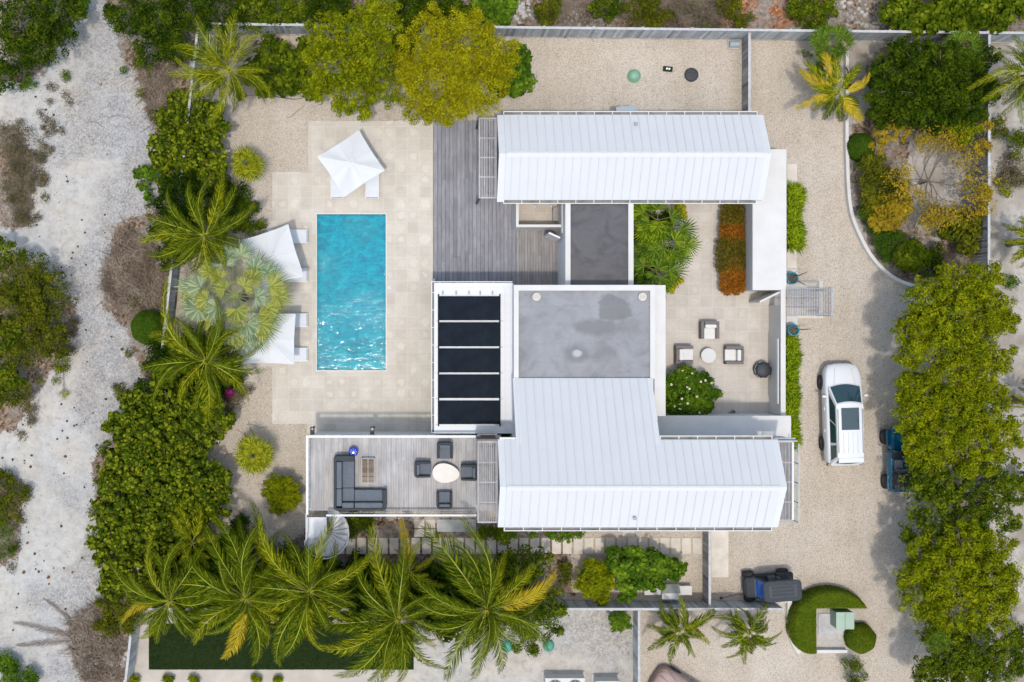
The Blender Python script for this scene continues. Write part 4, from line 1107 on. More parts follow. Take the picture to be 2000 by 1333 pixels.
# corner sofa
q = W(652, 997, zt + .5); q2 = W(755, 890, zt + .5)
sw, sl_ = q2.x - q.x, q2.y - q.y
t = thing('corner_sofa', 'large dark grey L shaped corner sofa on the roof terrace', 'sofa', (q.x, q.y, zt))
dp = 0.98
MB().prism([(0, .12), (.12, 0), (sw - .1, 0), (sw, .1), (sw, dp), (dp, dp), (dp, sl_ - .05), (dp - .05, sl_), (.1, sl_), (0, sl_ - .1)], 0.08, 0.30).build('base', M['charcoal'], t, bevel=0.02)
m = MB(); m.prism([(0, .12), (.12, 0), (sw - .1, 0), (sw, .1), (sw, dp), (sw - .17, dp), (sw - .17, .13), (.13, .13), (.13, sl_ - .26), (dp - .02, sl_ - .26), (dp, sl_ - .05), (dp - .05, sl_), (.1, sl_), (0, sl_ - .1)], 0.30, 0.68)
m.build('back_frame', M['charcoal'], t, bevel=0.025)
for (a, b_, c_, d_, nm, z0_, z1_) in ((.40, dp - .01, 1.06, sl_ - .28, 'seat_cushion', .30, .46), (.40, dp - .01, .40, 1.045, 'seat_cushion', .30, .46), (dp + .01, sw - .18, .40, dp - .01, 'seat_cushion', .30, .46),
                              (.14, .39, 1.06, sl_ - .28, 'back_cushion', .32, .74), (.14, .39, .22, 1.045, 'back_cushion', .32, .74), (.40, dp - .02, .14, .39, 'back_cushion', .32, .745), (dp + .02, sw - .18, .14, .39, 'back_cushion', .32, .74)):
    MB().box(a, b_, c_, d_, z0_, z1_).build(nm, M['slate'], t, bevel=0.045, seg=3)
for (a, b_) in ((.15, .15), (sw - .15, .15), (.15, sl_ - .15), (dp - .1, sl_ - .15), (sw - .15, dp - .1)): MB().box(a - .03, a + .03, b_ - .03, b_ + .03, 0, .08).build('leg', M['darkmetal'], t)
# slatted coffee table
X0, X1, Y0, Y1 = WX(706, 3.6), WX(731.5, 3.6), WY(945, 3.6), WY(896, 3.6)
t = thing('coffee_table', 'low teak slatted coffee table in front of the corner sofa', 'table', ((X0 + X1) / 2, (Y0 + Y1) / 2, zt))
w2, l2 = (X1 - X0) / 2, (Y1 - Y0) / 2
m = MB()
for i in range(17): y_ = -l2 + .05 + i * (2 * l2 - .1) / 17; m.box(-w2 + .03, w2 - .03, y_, y_ + .045, .33, .36)
m.build('slatted_top', M['teak'], t)
MB().box(-w2, -w2 + .03, -l2, l2, .31, .365).box(w2 - .03, w2, -l2, l2, .31, .365).box(-w2 + .03, w2 - .03, -l2, -l2 + .03, .31, .365).box(-w2 + .03, w2 - .03, l2 - .03, l2, .31, .365).box(-.012, .012, -l2 + .03, l2 - .03, .3605, .364).build('frame', M['rail'], t)
for a in (-1, 1):
    for b_ in (-1, 1): MB().box(a * (w2 - .03) - .025, a * (w2 - .03) + .025, b_ * (l2 - .03) - .025, b_ * (l2 - .03) + .025, 0, .31).build('leg', M['teak'], t)
q = W(690, 883, zt + .4)
m = MB(); m.lathe([(0.13, 0), (.2, .08), (.24, .2), (.235, .3), (.19, .4), (.14, .43), (.06, .44)], (0, 0, 0), 28)
o = m.build('ceramic_stool', M['cobalt'], smooth=True); o.location = (q.x, q.y, zt); tag(o, 'shiny cobalt blue ceramic stool at the end of the corner sofa', 'stool')
b_ = MB()
for k in range(8): a = 2 * PI * k / 8; b_.lathe([(0.018, 0), (0.02, 0.01)], (0.14 * math.cos(a), .14 * math.sin(a), .425), 8)
b_.build('studs', M['cobalt'], o)

# ------------------------------------------------------------------ courtyard furniture
def wicker_chair(label, pos, rz):
    t = thing('wicker_armchair', label, 'armchair', pos, rz, 'wicker armchairs in the courtyard')
    MB().box(-.46, -.30, -.44, .44, .06, .60).build('arm', M['wicker'], t, bevel=.02); MB().box(.30, .46, -.44, .44, .06, .60).build('arm', M['wicker'], t, bevel=.02)
    MB().box(-.30, .30, .30, .44, .06, .70).build('back', M['wicker'], t, bevel=.02); MB().box(-.30, .30, -.42, .30, .1, .28).build('seat_base', M['wicker'], t)
    MB().box(-.295, .295, -.46, .10, .28, .44).build('seat_cushion', M['cream'], t, bevel=.04, seg=3)
    MB().box(-.285, .285, .09, .29, .34, .74).build('back_cushion', M['cream'], t, bevel=.06, seg=3)
    return t
for (px, py, rz, lb) in ((1386, 645, 0, 'brown wicker armchair with cream cushions above the round table'),
                         (1336, 693, 90, 'brown wicker armchair with cream cushions nearest the flowering bush'),
                         (1434, 694, -90, 'brown wicker armchair with cream cushions between round table and fire bowl')):
    q = W(px, py, .5); wicker_chair(lb, (q.x, q.y, .05), R(rz))
q = W(1384, 695, .45)
t = thing('round_table', 'small round white table between three wicker armchairs', 'table', (q.x, q.y, .05))
MB().lathe([(.36, .36), (.375, .37), (.375, .40), (.36, .41)], n=36).build('table_top', M['whitecap'], t); MB().lathe([(.2, 0), (.15, .1), (.16, .3), (.22, .36)], n=24).build('pedestal', M['concrete'], t, smooth=True)
q = W(1492, 723, .6)
t = thing('fire_bowl', 'round dark covered fire bowl standing by the courtyard wall', 'fire bowl', (q.x, q.y, .05))
m = MB()
cp_ = []
for i, (r_0, z_) in enumerate([(.40, 0), (.41, .35), (.40, .5), (.30, .56), (.14, .60), (.03, .61)]):
    cp_.append([(r_0 * (1 + .05 * math.sin(9 * a) * (z_ < .55) + .03 * math.sin(5 * a + i)) * math.cos(a), r_0 * (1 + .05 * math.sin(9 * a) * (z_ < .55)) * math.sin(a), z_) for a in [2 * PI * k / 48 for k in range(48)]])
m.loft(cp_); m.build('cloth_cover', M['blackcover'], t, smooth=True)
MB().tube([(.42 * math.cos(2 * PI * k / 32), .42 * math.sin(2 * PI * k / 32), .42) for k in range(33)], .012, 6).build('drawstring', M['steel'], t)
tag(MB().box(WX(1376.5), WX(1381.5), WY(479.5), WY(474.5), .05, .056).box(WX(1378), WX(1380), WY(478), WY(476), .056, .06).build('floor_drain', M['steel']), 'tiny square drain in the courtyard paving between palms and crotons', 'drain')
# planter for crotons
o = MB().box(WX(1411, .4), WX(1414, .4), WY(566, .4), WY(395, .4), .05, .4).box(WX(1414, .4), WX(1457, .4), WY(566, .4), WY(563, .4), .05, .4).build('planter_edging', M['steel'])
tag(o, 'low grey edging round the croton bed in the courtyard', 'planter edging')
struct('planter_soil', MB().box(WX(1414, .3), WX(1457, .3), WY(563, .3), WY(395, .3), .05, .3), M['soil'])
# shower bench
q = W(1087, 419, .45)
t = thing('slatted_bench', 'small slatted wooden bench inside the outdoor shower', 'bench', (q.x, q.y, .19))
m = MB()
for i in range(7): m.box(-.2 + i * .058, -.2 + i * .058 + .045, -.34, .34, .4, .43)
m.build('seat', M['slat'], t)
for a in (-1, 1): MB().box(-.19, .19, a * .29 - .03, a * .29 + .03, 0, .4).build('leg', M['slat'], t)

# ------------------------------------------------------------------ pool furniture
def umbrella(label, corners, zc, zt_, rise=0.45):
    P = [W(x, y, zc) for x, y in corners]; c = sum((Vector((p.x, p.y, 0)) for p in P), Vector()) / 4
    t = thing('parasol', label, 'parasol', (c.x, c.y, 0), 0, 'white square parasols by the pool')
    m = MB(); vs = []; N = 10; K = 16
    ring = []
    for e in range(4):
        a, b2 = P[e] - c, P[(e + 1) % 4] - c
        for k in range(K):
            u = k / K; p = a * (1 - u) + b2 * u
            p = p * (1 - 0.035 * math.sin(PI * u)); ring.append(Vector((p.x, p.y, zc - 0.05 * math.sin(PI * u) * 0 + 0.0)))
    tot = 4 * K
    for j in range(1, N + 1):
        s_ = j / N
        for i, p in enumerate(ring):
            u = (i % K) / K
            z = zc + rise * (1 - s_) ** 1.15 - 0.07 * math.sin(2 * PI * u) ** 2 * s_ - 0.03 * math.sin(PI * u) ** 2 * s_
            vs.append((p.x * s_, p.y * s_, z))
    vs.append((0, 0, zc + rise))
    fs = [((j) * tot + i, j * tot + (i + 1) % tot, (j + 1) * tot + (i + 1) % tot, (j + 1) * tot + i) for j in range(N - 1) for i in range(tot)]
    fs += [(i, (i + 1) % tot, N * tot) for i in range(tot)]
    m.add(vs, fs)
    # valance
    b0 = (N - 1) * tot
    vs2 = [vs[b0 + i] for i in range(tot)] + [(vs[b0 + i][0], vs[b0 + i][1], vs[b0 + i][2] - .06) for i in range(tot)]
    m.add(vs2, [(i, (i + 1) % tot, tot + (i + 1) % tot, tot + i) for i in range(tot)])
    can = m.build('canopy', M['canvas'], t, smooth=False)
    m = MB()
    for i in range(0, tot, K // 2):
        m.tube([(vs[j * tot + i][0], vs[j * tot + i][1], vs[j * tot + i][2] + .004) for j in range(N)], .008, 4)
    m.build('canopy_seam', M['sling'], can)
    m = MB(); h2 = zc + rise
    m.add([(0.0, 0.0, h2 + .05)] + [((P[e].x - c.x) * .16, (P[e].y - c.y) * .16, h2 - .045) for e in range(4)], [(1, 2, 0), (2, 3, 0), (3, 4, 0), (4, 1, 0)])
    m.build('vent_cap', M['canvas'], t); MB().lathe([(.03, 0), (.035, .05), (.01, .09)], (0, 0, h2 + .03), 10).build('finial', M['alu'], t)
    MB().tube([(0, 0, 0.05), (0, 0, zc + rise)], .028, 10).build('pole', M['alu'], t)
    MB().box(-.3, .3, -.3, .3, .05, .12).build('base', M['concrete'], t, bevel=.01)
    for e in range(4):
        p = P[e] - c; MB().bar((0, 0, zc + rise - .06), (p.x * .97, p.y * .97, zc - .02), .02, .02).build('rib', M['alu'], t)
    return t
umbrella('white square parasol at the head of the pool, tilted on its corner', [(701, 254), (752, 333), (672, 386), (619, 306)], 2.35, 0)
umbrella('white square parasol touching the silver fan palm, upper of two left of the pool', [(563, 438), (594, 540), (498, 572), (468, 470)], 2.4, 0)
umbrella('white square parasol touching the silver fan palm, lower of two left of the pool', [(577.5, 613), (574.5, 712.5), (475.5, 710.5), (478.5, 611)], 2.4, 0)
def lounger(label, px, py, rz):
    """px,py: middle of the foot end"""
    q = W(px, py, .35)
    t = thing('sun_lounger', label, 'sun lounger', (q.x, q.y, .05), R(rz), 'white sun loungers round the pool')
    hw = .345
    MB().box(-hw, -hw + .04, 0, 2.0, .24, .30).box(hw - .04, hw, 0, 2.0, .24, .30).box(-hw, hw, -.03, 0.0, .22, .31).box(-hw + .04, hw - .04, 1.96, 2.0, .24, .30).build('frame', M['alu'], t, bevel=.008)
    MB().box(-hw + .045, hw - .045, .03, 1.25, .272, .29).build('seat', M['sling'], t)
    MB().box(-hw + .05, hw - .05, -.024, -.002, .311, .318).build('foot_bar', M['steel'], t)
    b2 = MB(); b2.add([(-hw + .045, 1.26, .29), (hw - .045, 1.26, .29), (hw - .045, 1.93, .62), (-hw + .045, 1.93, .62), (-hw + .045, 1.26, .26), (hw - .045, 1.26, .26), (hw - .045, 1.93, .59), (-hw + .045, 1.93, .59)],
        [(0, 1, 2, 3), (7, 6, 5, 4), (0, 4, 5, 1), (1, 5, 6, 2), (2, 6, 7, 3), (3, 7, 4, 0)]); b2.build('backrest', M['sling'], t)
    for a in (-1, 1):
        for y_ in (.12, 1.8): MB().box(a * (hw - .02) - .02, a * (hw - .02) + .02, y_ - .02, y_ + .02, 0, .24).build('leg', M['alu'], t)
lounger('white sun lounger under the left corner of the parasol at the head of the pool', 659, 387, 0)
lounger('white sun lounger under the right corner of the parasol at the head of the pool', 727, 387, 0)
for py, lb in ((462, 'white sun lounger poking out above the upper left parasol, topmost of four'), (538, 'white sun lounger under the bottom corner of the upper left parasol'),
               (626, 'white sun lounger under the top corner of the lower left parasol'), (693, 'white sun lounger at the bottom of the row left of the pool')):
    lounger(lb, 600, py, 90)

# ------------------------------------------------------------------ entrance: pergola, pots
X0, X1, Y0, Y1 = WX(1537, 2.2), WX(1627, 2.2), WY(616, 2.2), WY(563, 2.2)
t = thing('entrance_pergola', 'grey slatted pergola over the entrance slab beside the white annexe', 'pergola', ((X0 + X1) / 2, (Y0 + Y1) / 2, 0))
f = MB()
for y_ in (Y0, Y0 + (Y1 - Y0) * .35, Y0 + (Y1 - Y0) * .66, Y1 - .05): f.box(X0, X1, y_, y_ + .045, 2.08, 2.19)
f.box(X1 - .05, X1, Y0, Y1, 2.191, 2.23)
f.build('beam', M['steel'], t, world=True)
m = MB(); n = 26
for i in range(n): x_ = X0 + .04 + i * (X1 - X0 - .1) / n; m.box(x_, x_ + .032, Y0 - .03, Y1 + .03, 2.192, 2.215)
m.build('pergola_slats', M['darkslat2'], t, world=True)
for (a, b_) in ((X1 - .07, Y0 - .03), (X1 - .07, Y1 - .04)): MB().box(a, a + .08, b_, b_ + .08, 0, 2.079).build('post', M['steel'], t, world=True)
m = MB()
for y_ in (Y0 - .02, Y1 - .15):
    for i in range(9): m.box(X1 - .6 + i * .062, X1 - .575 + i * .062, y_, y_ + .17, 1.0, 1.03)
    m.box(X1 - .62, X1, y_ + .07, y_ + .1, .96, .998)
m.build('side_ladder', M['steel'], t, world=True)
def pot(label, px, py, sticks):
    q = W(px, py, .55)
    t = thing('plant_pot', label, 'plant pot', (q.x, q.y, .1), 0, 'turquoise pots either side of the gate')
    MB().lathe([(.17, 0), (.25, .15), (.30, .38), (.29, .5), (.24, .56), (.27, .60), (.30, .60), (.30, .63), (.25, .63), (.22, .56), (.2, .5)], n=28).build('glazed_pot', M['turq'], t, smooth=True)
    MB().lathe([(.2, .5), (.19, .51)], n=20).build('soil', M['husk'], t)
    for (dx, dy, z) in sticks: MB().tube([(0, 0, .5), (dx * .5, dy * .5, .5 + z * .6), (dx, dy, .5 + z)], [.035, .03, .02], 6).build('stem', M['twig'], t)
pot('turquoise glazed pot with bare stems above the pergola', 1546, 544, [(.55, .28, .6), (.5, -.35, .5)])
pot('turquoise glazed pot with one leaning stem below the pergola', 1548, 645, [(.75, .05, .5)])

# ------------------------------------------------------------------ service items
def dome_lid(label, px, py, mat, r=.33, h=.18, ribs=0, group=None):
    q = W(px, py, h); t = thing('septic_lid', label, 'lid', (q.x, q.y, .018), 0, group)
    MB().lathe([(r, 0), (r, .06), (r * .92, .11), (r * .7, h * .85), (r * .35, h), (.02, h + .01)], n=32).build('dome', M[mat], t, smooth=True)
    MB().lathe([(r * 1.08, 0), (r * 1.08, .05), (r * .9, .052)], n=32).build('rim', M[mat], t)
    if ribs:
        m = MB()
        for k in range(ribs): a = 2 * PI * k / ribs; m.bar((.06 * math.cos(a), .06 * math.sin(a), h + .01), (r * .88 * math.cos(a), r * .88 * math.sin(a), .125), .03, .025)
        m.build('ribs', M[mat], t)
    return t
dome_lid('pale green domed lid on the gravel behind the upper wing', 1240, 147, 'lidgreen', .33, .3)
dome_lid('black ribbed round lid on the gravel behind the upper wing', 1351, 146, 'blackcover', .33, .12, 10)
dome_lid('teal green round lid beside the palm trunk, partly under fronds', 991, 1264, 'lidteal', .29, .2)
dome_lid('teal green round lid on the open rocky yard', 1072, 1263, 'lidteal', .29, .2)
q = W(1304.5, 135, .1)
t = thing('valve_box', 'small dark green valve box with two white caps on the gravel', 'valve box', (q.x, q.y, .018), R(-6))
MB().box(-.24, .24, -.13, .13, 0, .1).build('box', M['turf'], t, bevel=.01)
for a in (-.06, .06): MB().lathe([(.05, .1), (.052, .15), (.03, .155)], (a, 0, 0), 14).build('cap', M['alu'], t)
q = W(1435, 86, .3)
t = thing('pump_housing', 'small grey pump housing with a rounded tank in the fence corner', 'pump housing', (q.x, q.y, .018))
MB().box(-.28, .28, -.22, .22, 0, .1).build('base', M['concrete'], t); MB().tube([(-.24, 0, .22), (.24, 0, .22)], .17, 20).build('tank', M['tank'], t)
# bench and cooling unit in the south garden
q0, q1 = W(1259, 1145, .5), W(1352, 1163, .5)
t = thing('garden_bench', 'long white masonry bench partly under the sea grape leaves', 'bench', ((q0.x + q1.x) / 2, (q0.y + q1.y) / 2, .018))
L2 = (q1.x - q0.x) / 2
MB().box(-L2, L2, -.23, .23, .38, .46).build('seat', M['whitecap'], t, bevel=.01)
for a in (-1, 0, 1): MB().box(a * (L2 - .2) - .1, a * (L2 - .2) + .1, -.2, .2, 0, .38).build('leg', M['whitecap'], t)
q = W(1311, 1158, .85)
t = thing('dog_kennel', 'small white hutch with sloping grey shingle roof in front of the bottom fence', 'hutch', (q.x, q.y, .018))
MB().box(-.42, .42, -.32, .25, 0, .62).build('body', M['whitecap'], t, bevel=.01)
MB().add([(-.46, -.02, .9), (.46, -.02, .9), (.46, .36, .58), (-.46, .36, .58), (-.46, -.02, .86), (.46, -.02, .86), (.46, .36, .54), (-.46, .36, .54)], [(0, 1, 2, 3), (7, 6, 5, 4), (0, 4, 5, 1), (1, 5, 6, 2), (2, 6, 7, 3), (3, 7, 4, 0)]).build('shingle_roof', M['shingle'], t)
MB().add([(-.46, -.024, .9), (.46, -.024, .9), (.46, -.36, .78), (-.46, -.36, .78), (-.46, -.024, .86), (.46, -.024, .86), (.46, -.36, .74), (-.46, -.36, .74)], [(3, 2, 1, 0), (4, 5, 6, 7), (0, 1, 5, 4), (1, 2, 6, 5), (2, 3, 7, 6), (3, 0, 4, 7)]).build('front_flap', M['whitecap'], t)
# neighbour air conditioners at the bottom edge
def condenser(label, x0, x1, y0, fans):
    a, c2 = W(x0, y0, .9), W(x1, y0, .9); L = c2.x - a.x; Wd = .95
    t = thing('air_conditioner', label, 'air conditioner', (a.x + L / 2, a.y - Wd / 2, .018))
    MB().box(-L / 2, L / 2, -Wd / 2, Wd / 2, 0, .88).build('casing', M['whitecap'], t, bevel=.02)
    MB().box(-L / 2 - .1, L / 2 + .1, -Wd / 2 - .1, Wd / 2 + .1, 0, .06).build('plinth', M['concrete'], t)
    for k in range(fans):
        cx_ = -L / 2 + (k + .5) * L / fans; r = min(L / fans, Wd) * .42
        g_ = MB().lathe([(r, .881), (r, .90), (r * .96, .90), (r * .96, .883), (.02, .883)], (cx_, 0, 0), 28).build('fan_well', M['darkmetal'], t)
        m = MB()
        for j in range(5): rr_ = r * (j + 1) / 5.2; m.tube([(cx_ + rr_ * math.cos(2 * PI * i / 24), rr_ * math.sin(2 * PI * i / 24), .91) for i in range(25)], .008, 4, cap=False)
        for j in range(6): a_ = PI * j / 6; m.bar((cx_ + r * math.cos(a_), r * math.sin(a_), .905), (cx_ - r * math.cos(a_), -r * math.sin(a_), .905), .012, .008)
        m.build('fan_guard', M['steel'], g_)
condenser('white twin fan air conditioner cut by the bottom edge, left of two', 1065, 1143, 1325, 2)
condenser('smaller white air conditioner cut by the bottom edge, right of two', 1164, 1211, 1331, 1)
# electrical cabinet inside the clipped ring
q0, q1 = W(1634, 1197, 1.0), W(1668, 1229, 1.0)
t = thing('transformer_cabinet', 'pale green metal transformer cabinet inside the clipped ring hedge', 'cabinet', ((q0.x + q1.x) / 2, (q0.y + q1.y) / 2, .1))
hx, hy = (q1.x - q0.x) / 2, (q0.y - q1.y) / 2
MB().box(-hx, hx, -hy, hy, 0, .85).build('body', M['boxgreen'], t, bevel=.02); MB().box(-hx - .02, -.01, -hy - .02, hy + .02, .852, .9).box(.0, hx + .02, -hy - .02, hy + .02, .852, .9).build('lid', M['boxgreen'], t, bevel=.015)
o = MB().box(WX(1597), WX(1664), WY(1240), WY(1198), 0, .1).build('concrete_pad', M['concrete']); tag(o, 'grey concrete pad under the green transformer cabinet', 'concrete pad')
struct('stony_patch', MB().sheet(pxpoly([(1588, 1190), (1680, 1190), (1680, 1275), (1588, 1275)]), .03), M['rock'])
o = MB().box(WX(1652), WX(1666), WY(1247), WY(1233), .0, .45).build('meter_box', M['lidteal'], bevel=.01); tag(o, 'small dark green meter box beside the clipped ball', 'meter box')
o = MB().box(WX(1596, .35), WX(1655, .35), WY(1276, .35), WY(1270, .35), 0, .35).build('low_white_wall', M['whitecap']); tag(o, 'short low white wall closing the bottom of the clipped ring hedge', 'low wall')

# ------------------------------------------------------------------ vehicles
def carbody(stations, zb_in=None):
    """stations along y: (y, half width, z sill, z belt, crown)"""
    secs = []
    for (y, hw, zl, zb, cr) in stations:
        half = [(-hw * .90, zl), (-hw * .985, zl + (zb - zl) * .25), (-hw, zl + (zb - zl) * .6), (-hw * .965, zb - .05), (-hw * .87, zb + .005), (-hw * .5, zb + cr * .8), (0, zb + cr)]
        full = half + [(-x, z) for x, z in half[-2::-1]]
        secs.append([(x, y, z) for x, z in full])
    return MB().loft(secs)
def wheel(t, x, y, r, w, rimw=None):
    m = MB(); n = 28
    prof = [(r * .62, -w / 2), (r * .93, -w / 2), (r, -w / 2 + .03), (r, w / 2 - .03), (r * .93, w / 2), (r * .62, w / 2)]
    vs = []; fs = []
    for (rr_, xx) in prof:
        for k in range(n): a = 2 * PI * k / n; vs.append((xx, rr_ * math.cos(a), rr_ * math.sin(a)))
    for i in range(len(prof)):
        j = (i + 1) % len(prof)
        for k in range(n): fs.append((i * n + k, i * n + (k + 1) % n, j * n + (k + 1) % n, j * n + k))
    m.add(vs, fs); o = m.build('wheel', M['tyre'], t, smooth=True); o.location = (x, y, r)
    m = MB(); s_ = 1 if x > 0 else -1
    vs = [(s_ * w * .36, 0, 0)] + [(s_ * w * .40, r * .61 * math.cos(2 * PI * k / 20), r * .61 * math.sin(2 * PI * k / 20)) for k in range(20)] + [(-s_ * w * .1, r * .61 * math.cos(2 * PI * k / 20), r * .61 * math.sin(2 * PI * k / 20)) for k in range(20)]
    fs = [(0, 1 + k, 1 + (k + 1) % 20) for k in range(0, 20)] + [(1 + k, 21 + k, 21 + (k + 1) % 20, 1 + (k + 1) % 20) for k in range(20)]
    m.add(vs, fs)
    for k in range(5):
        a = 2 * PI * k / 5; m.bar((s_ * w * .44, 0, 0), (s_ * w * .44, r * .55 * math.cos(a), r * .55 * math.sin(a)), .05, .03)
    m.build('rim', M['rim'], o)
    return o
suv = thing('parked_suv', 'white large estate car with dark glass sunroof parked on the gravel drive', 'car', (21.68, -4.36, .018), R(1.6))
st_ = [(2.57, .30, .50, .74, .02), (2.54, .56, .46, .80, .03), (2.46, .74, .40, .88, .04), (2.28, .87, .32, .96, .05), (1.95, .94, .29, 1.02, .06), (1.45, .965, .28, 1.09, .06), (1.0, .97, .28, 1.13, .03),
       (0, .97, .28, 1.15, .02), (-1.2, .97, .28, 1.15, .02), (-2.0, .955, .30, 1.15, .02), (-2.32, .92, .34, 1.12, .02), (-2.48, .84, .42, 1.05, .02), (-2.56, .66, .5, .98, .02)]
carbody(st_).build('body', M['carwhite'], suv, smooth=True, sub=1)
def greenhouse(par, yb0, yt0, yt1, yb1, wb0, wt0, wt1, wb1, zb, zt_, paint, nside, roofcrown=.03):
    A0 = [Vector((-wb0, yb0, zb)), Vector((wb0, yb0, zb))]; B0 = [Vector((-wt0, yt0, zt_)), Vector((wt0, yt0, zt_))]
    A1 = [Vector((-wb1, yb1, zb)), Vector((wb1, yb1, zb))]; B1 = [Vector((-wt1, yt1, zt_)), Vector((wt1, yt1, zt_))]
    m = MB(); N = 8
    # curved in plan: front glass bows forwards
    def rowpts(a, b2, bow, dz=0.0):
        return [(a * (1 - k / N) + b2 * (k / N)) + Vector((0, bow * math.sin(PI * k / N), dz * math.sin(PI * k / N))) for k in range(N + 1)]
    f0, f1 = rowpts(A0[0], A0[1], .16), rowpts(B0[0], B0[1], .10, roofcrown)
    r1, r0 = rowpts(B1[0], B1[1], -.06, roofcrown), rowpts(A1[0], A1[1], -.08)
    rows = [f0, f1] 
    K = 6
    for k in range(1, K): rows.append([f1[i] * (1 - k / K) + r1[i] * (k / K) + Vector((0, 0, .03 * math.sin(PI * k / K))) for i in range(N + 1)])
    rows += [r1, r0]
    vs = [p for r_0 in rows for p in r_0]; n1 = N + 1
    fs = [(j * n1 + i, j * n1 + i + 1, (j + 1) * n1 + i + 1, (j + 1) * n1 + i) for j in range(len(rows) - 1) for i in range(N)]
    fs = [f[::-1] for f in fs]
    # sides
    for sidx, rev in ((0, False), (N, True)):
        loop = [j * n1 + sidx for j in range(len(rows))]
        fs.append(tuple(loop if rev else loop[::-1]))
    m.add(vs, fs); gh = m.build('cabin', M[paint], par)
    # windscreen and rear glass follow the bow
    def glassstrip(name, lo, hi, u0, u1, v0, v1, off):
        mm = MB(); V = []
        for v in (v0, (v0 + v1) / 2, v1):
            for k in range(9):
                u = u0 + (u1 - u0) * k / 8; x = u * N; i = min(N - 1, int(x)); f = x - i
                p = (lo[i] * (1 - f) + lo[i + 1] * f) * (1 - v) + (hi[i] * (1 - f) + hi[i + 1] * f) * v
                V.append(p + off)
        mm.add(V, [(j * 9 + k, j * 9 + k + 1, (j + 1) * 9 + k + 1, (j + 1) * 9 + k) for j in range(2) for k in range(8)])
        return mm.build(name, M['glass'], par, smooth=True)
    glassstrip('windscreen', f0, f1, .05, .95, .05, .93, Vector((0, .010, .014)))
    glassstrip('rear_window', r0, r1, .1, .9, .25, .88, Vector((0, -.014, .008)))
    for s_ in (0, 1):
        A, B_, C, D = A0[s_], A1[s_], B1[s_], B0[s_]
        nrm = (B_ - A).cross(D - A).normalized(); nrm = nrm if (nrm.x > 0) == (s_ == 1) else -nrm
        edges_ = [(.07, .40), (.42, .72), (.76, .96)] if nside == 3 else [(.08, .5), (.54, .94)]
        for (u0, u1) in edges_:
            def P_(u, v): return (A * (1 - u) + B_ * u) * (1 - v) + (D * (1 - u) + C * u) * v + nrm * .008
            lo_ = .1; q4 = [P_(u0, lo_), P_(u1, lo_), P_(u1, .86), P_(u0, .86)]
            if s_ == 1: q4 = q4
            MB().add(q4, [(0, 1, 2, 3)]).build('side_window', M['glass'], par)
    return gh
greenhouse(suv, 1.42, .55, -2.05, -2.42, .82, .66, .64, .80, 1.14, 1.74, 'carwhite', 3)
zr = 1.775
MB().box(-.43, .43, -.68, .40, zr + .02, zr + .048).build('sunroof', M['glass'], suv, bevel=.01)
m = MB()
for k in range(4): m.box(-.36 + k * .23, -.33 + k * .23, -1.85, -.82, zr + .012, zr + .042)
m.build('roof_ribs', M['carwhite'], suv, bevel=.008)
for s_ in (-1, 1):
    MB().tube([(s_ * .60, .35, zr), (s_ * .60, .28, zr + .05), (s_ * .60, -1.75, zr + .05), (s_ * .60, -1.82, zr)], .018, 6).build('roof_rail', M['steel'], suv)
    MB().box(s_ * .93, s_ * 1.14, .90, 1.02, 1.08, 1.24).build('wing_mirror', M['carwhite'], suv, bevel=.03)
    MB().box(s_ * .46, s_ * .70, 2.34, 2.475, .72, .84).build('headlight', M['alu'], suv, bevel=.02)
    MB().box(s_ * .74, s_ * .90, -2.54, -2.40, .75, 1.08).build('tail_light', M['tancover'], suv, bevel=.02)
    for y_ in (.35, -.75): MB().box(s_ * .96, s_ * .985, y_ - .1, y_ + .06, .92, .95).build('door_handle', M['alu'], suv)
    for y_ in (1.62, -1.45): wheel(suv, s_ * .86, y_, .38, .26)
MB().box(-.62, .62, -2.30, -2.06, zr - .012, zr + .01).build('spoiler', M['carwhite'], suv, bevel=.01)
MB().box(-.5, .5, 2.50, 2.56, .55, .72).build('grille', M['cartrim'], suv, bevel=.01)
m = MB()
for a in (-.42, .42): m.bar((a, 2.3, 1.045), (a * 1.25, 1.5, 1.155), .02, .015)
m.build('bonnet_creases', M['carwhite'], suv)
# blue open top jeep under the tree
jeep = thing('blue_jeep', 'teal blue open top jeep half hidden under the tree beside the drive', 'car', (24.72, -6.62, .018), R(1.5))
st_ = [(1.62, .52, .5, .78, .02), (1.55, .62, .42, .88, .02), (1.3, .64, .4, .95, .02), (.55, .66, .4, .98, .02), (.5, .78, .38, .99, .0), (-1.45, .79, .38, .99, .0), (-1.58, .74, .42, .97, 0)]
carbody(st_).build('body', M['carblue'], jeep, bevel=.01)
for s_ in (-1, 1):
    MB().box(s_ * .62, s_ * .83, .72, 1.5, .74, .82).build('fender', M['carblue'], jeep, bevel=.03)
    MB().box(s_ * .70, s_ * .84, -1.5, -.72, .74, .80).build('fender', M['carblue'], jeep, bevel=.03)
    for y_ in (1.13, -1.12): wheel(jeep, s_ * .76, y_, .37, .24)
    MB().box(s_ * .38 - .2, s_ * .38 + .2, -.45, .05, .992, 1.15).box(s_ * .38 - .19, s_ * .38 + .19, -.52, -.4, 1.0, 1.5).build('seat', M['seatgrey'], jeep, bevel=.03)
    MB().tube([(s_ * .62, -.5, 1.0), (s_ * .60, -.52, 1.68), (s_ * .6, -1.3, 1.6), (s_ * .64, -1.45, 1.0)], .032, 8).build('roll_bar', M['darkmetal'], jeep)
    MB().box(s_ * .80, s_ * .98, .42, .5, 1.08, 1.25).build('wing_mirror', M['cartrim'], jeep, bevel=.02)
    MB().lathe([(.085, 0), (.09, .05)], (s_ * .42, 1.58, .78), 14).build('headlight', M['alu'], jeep)
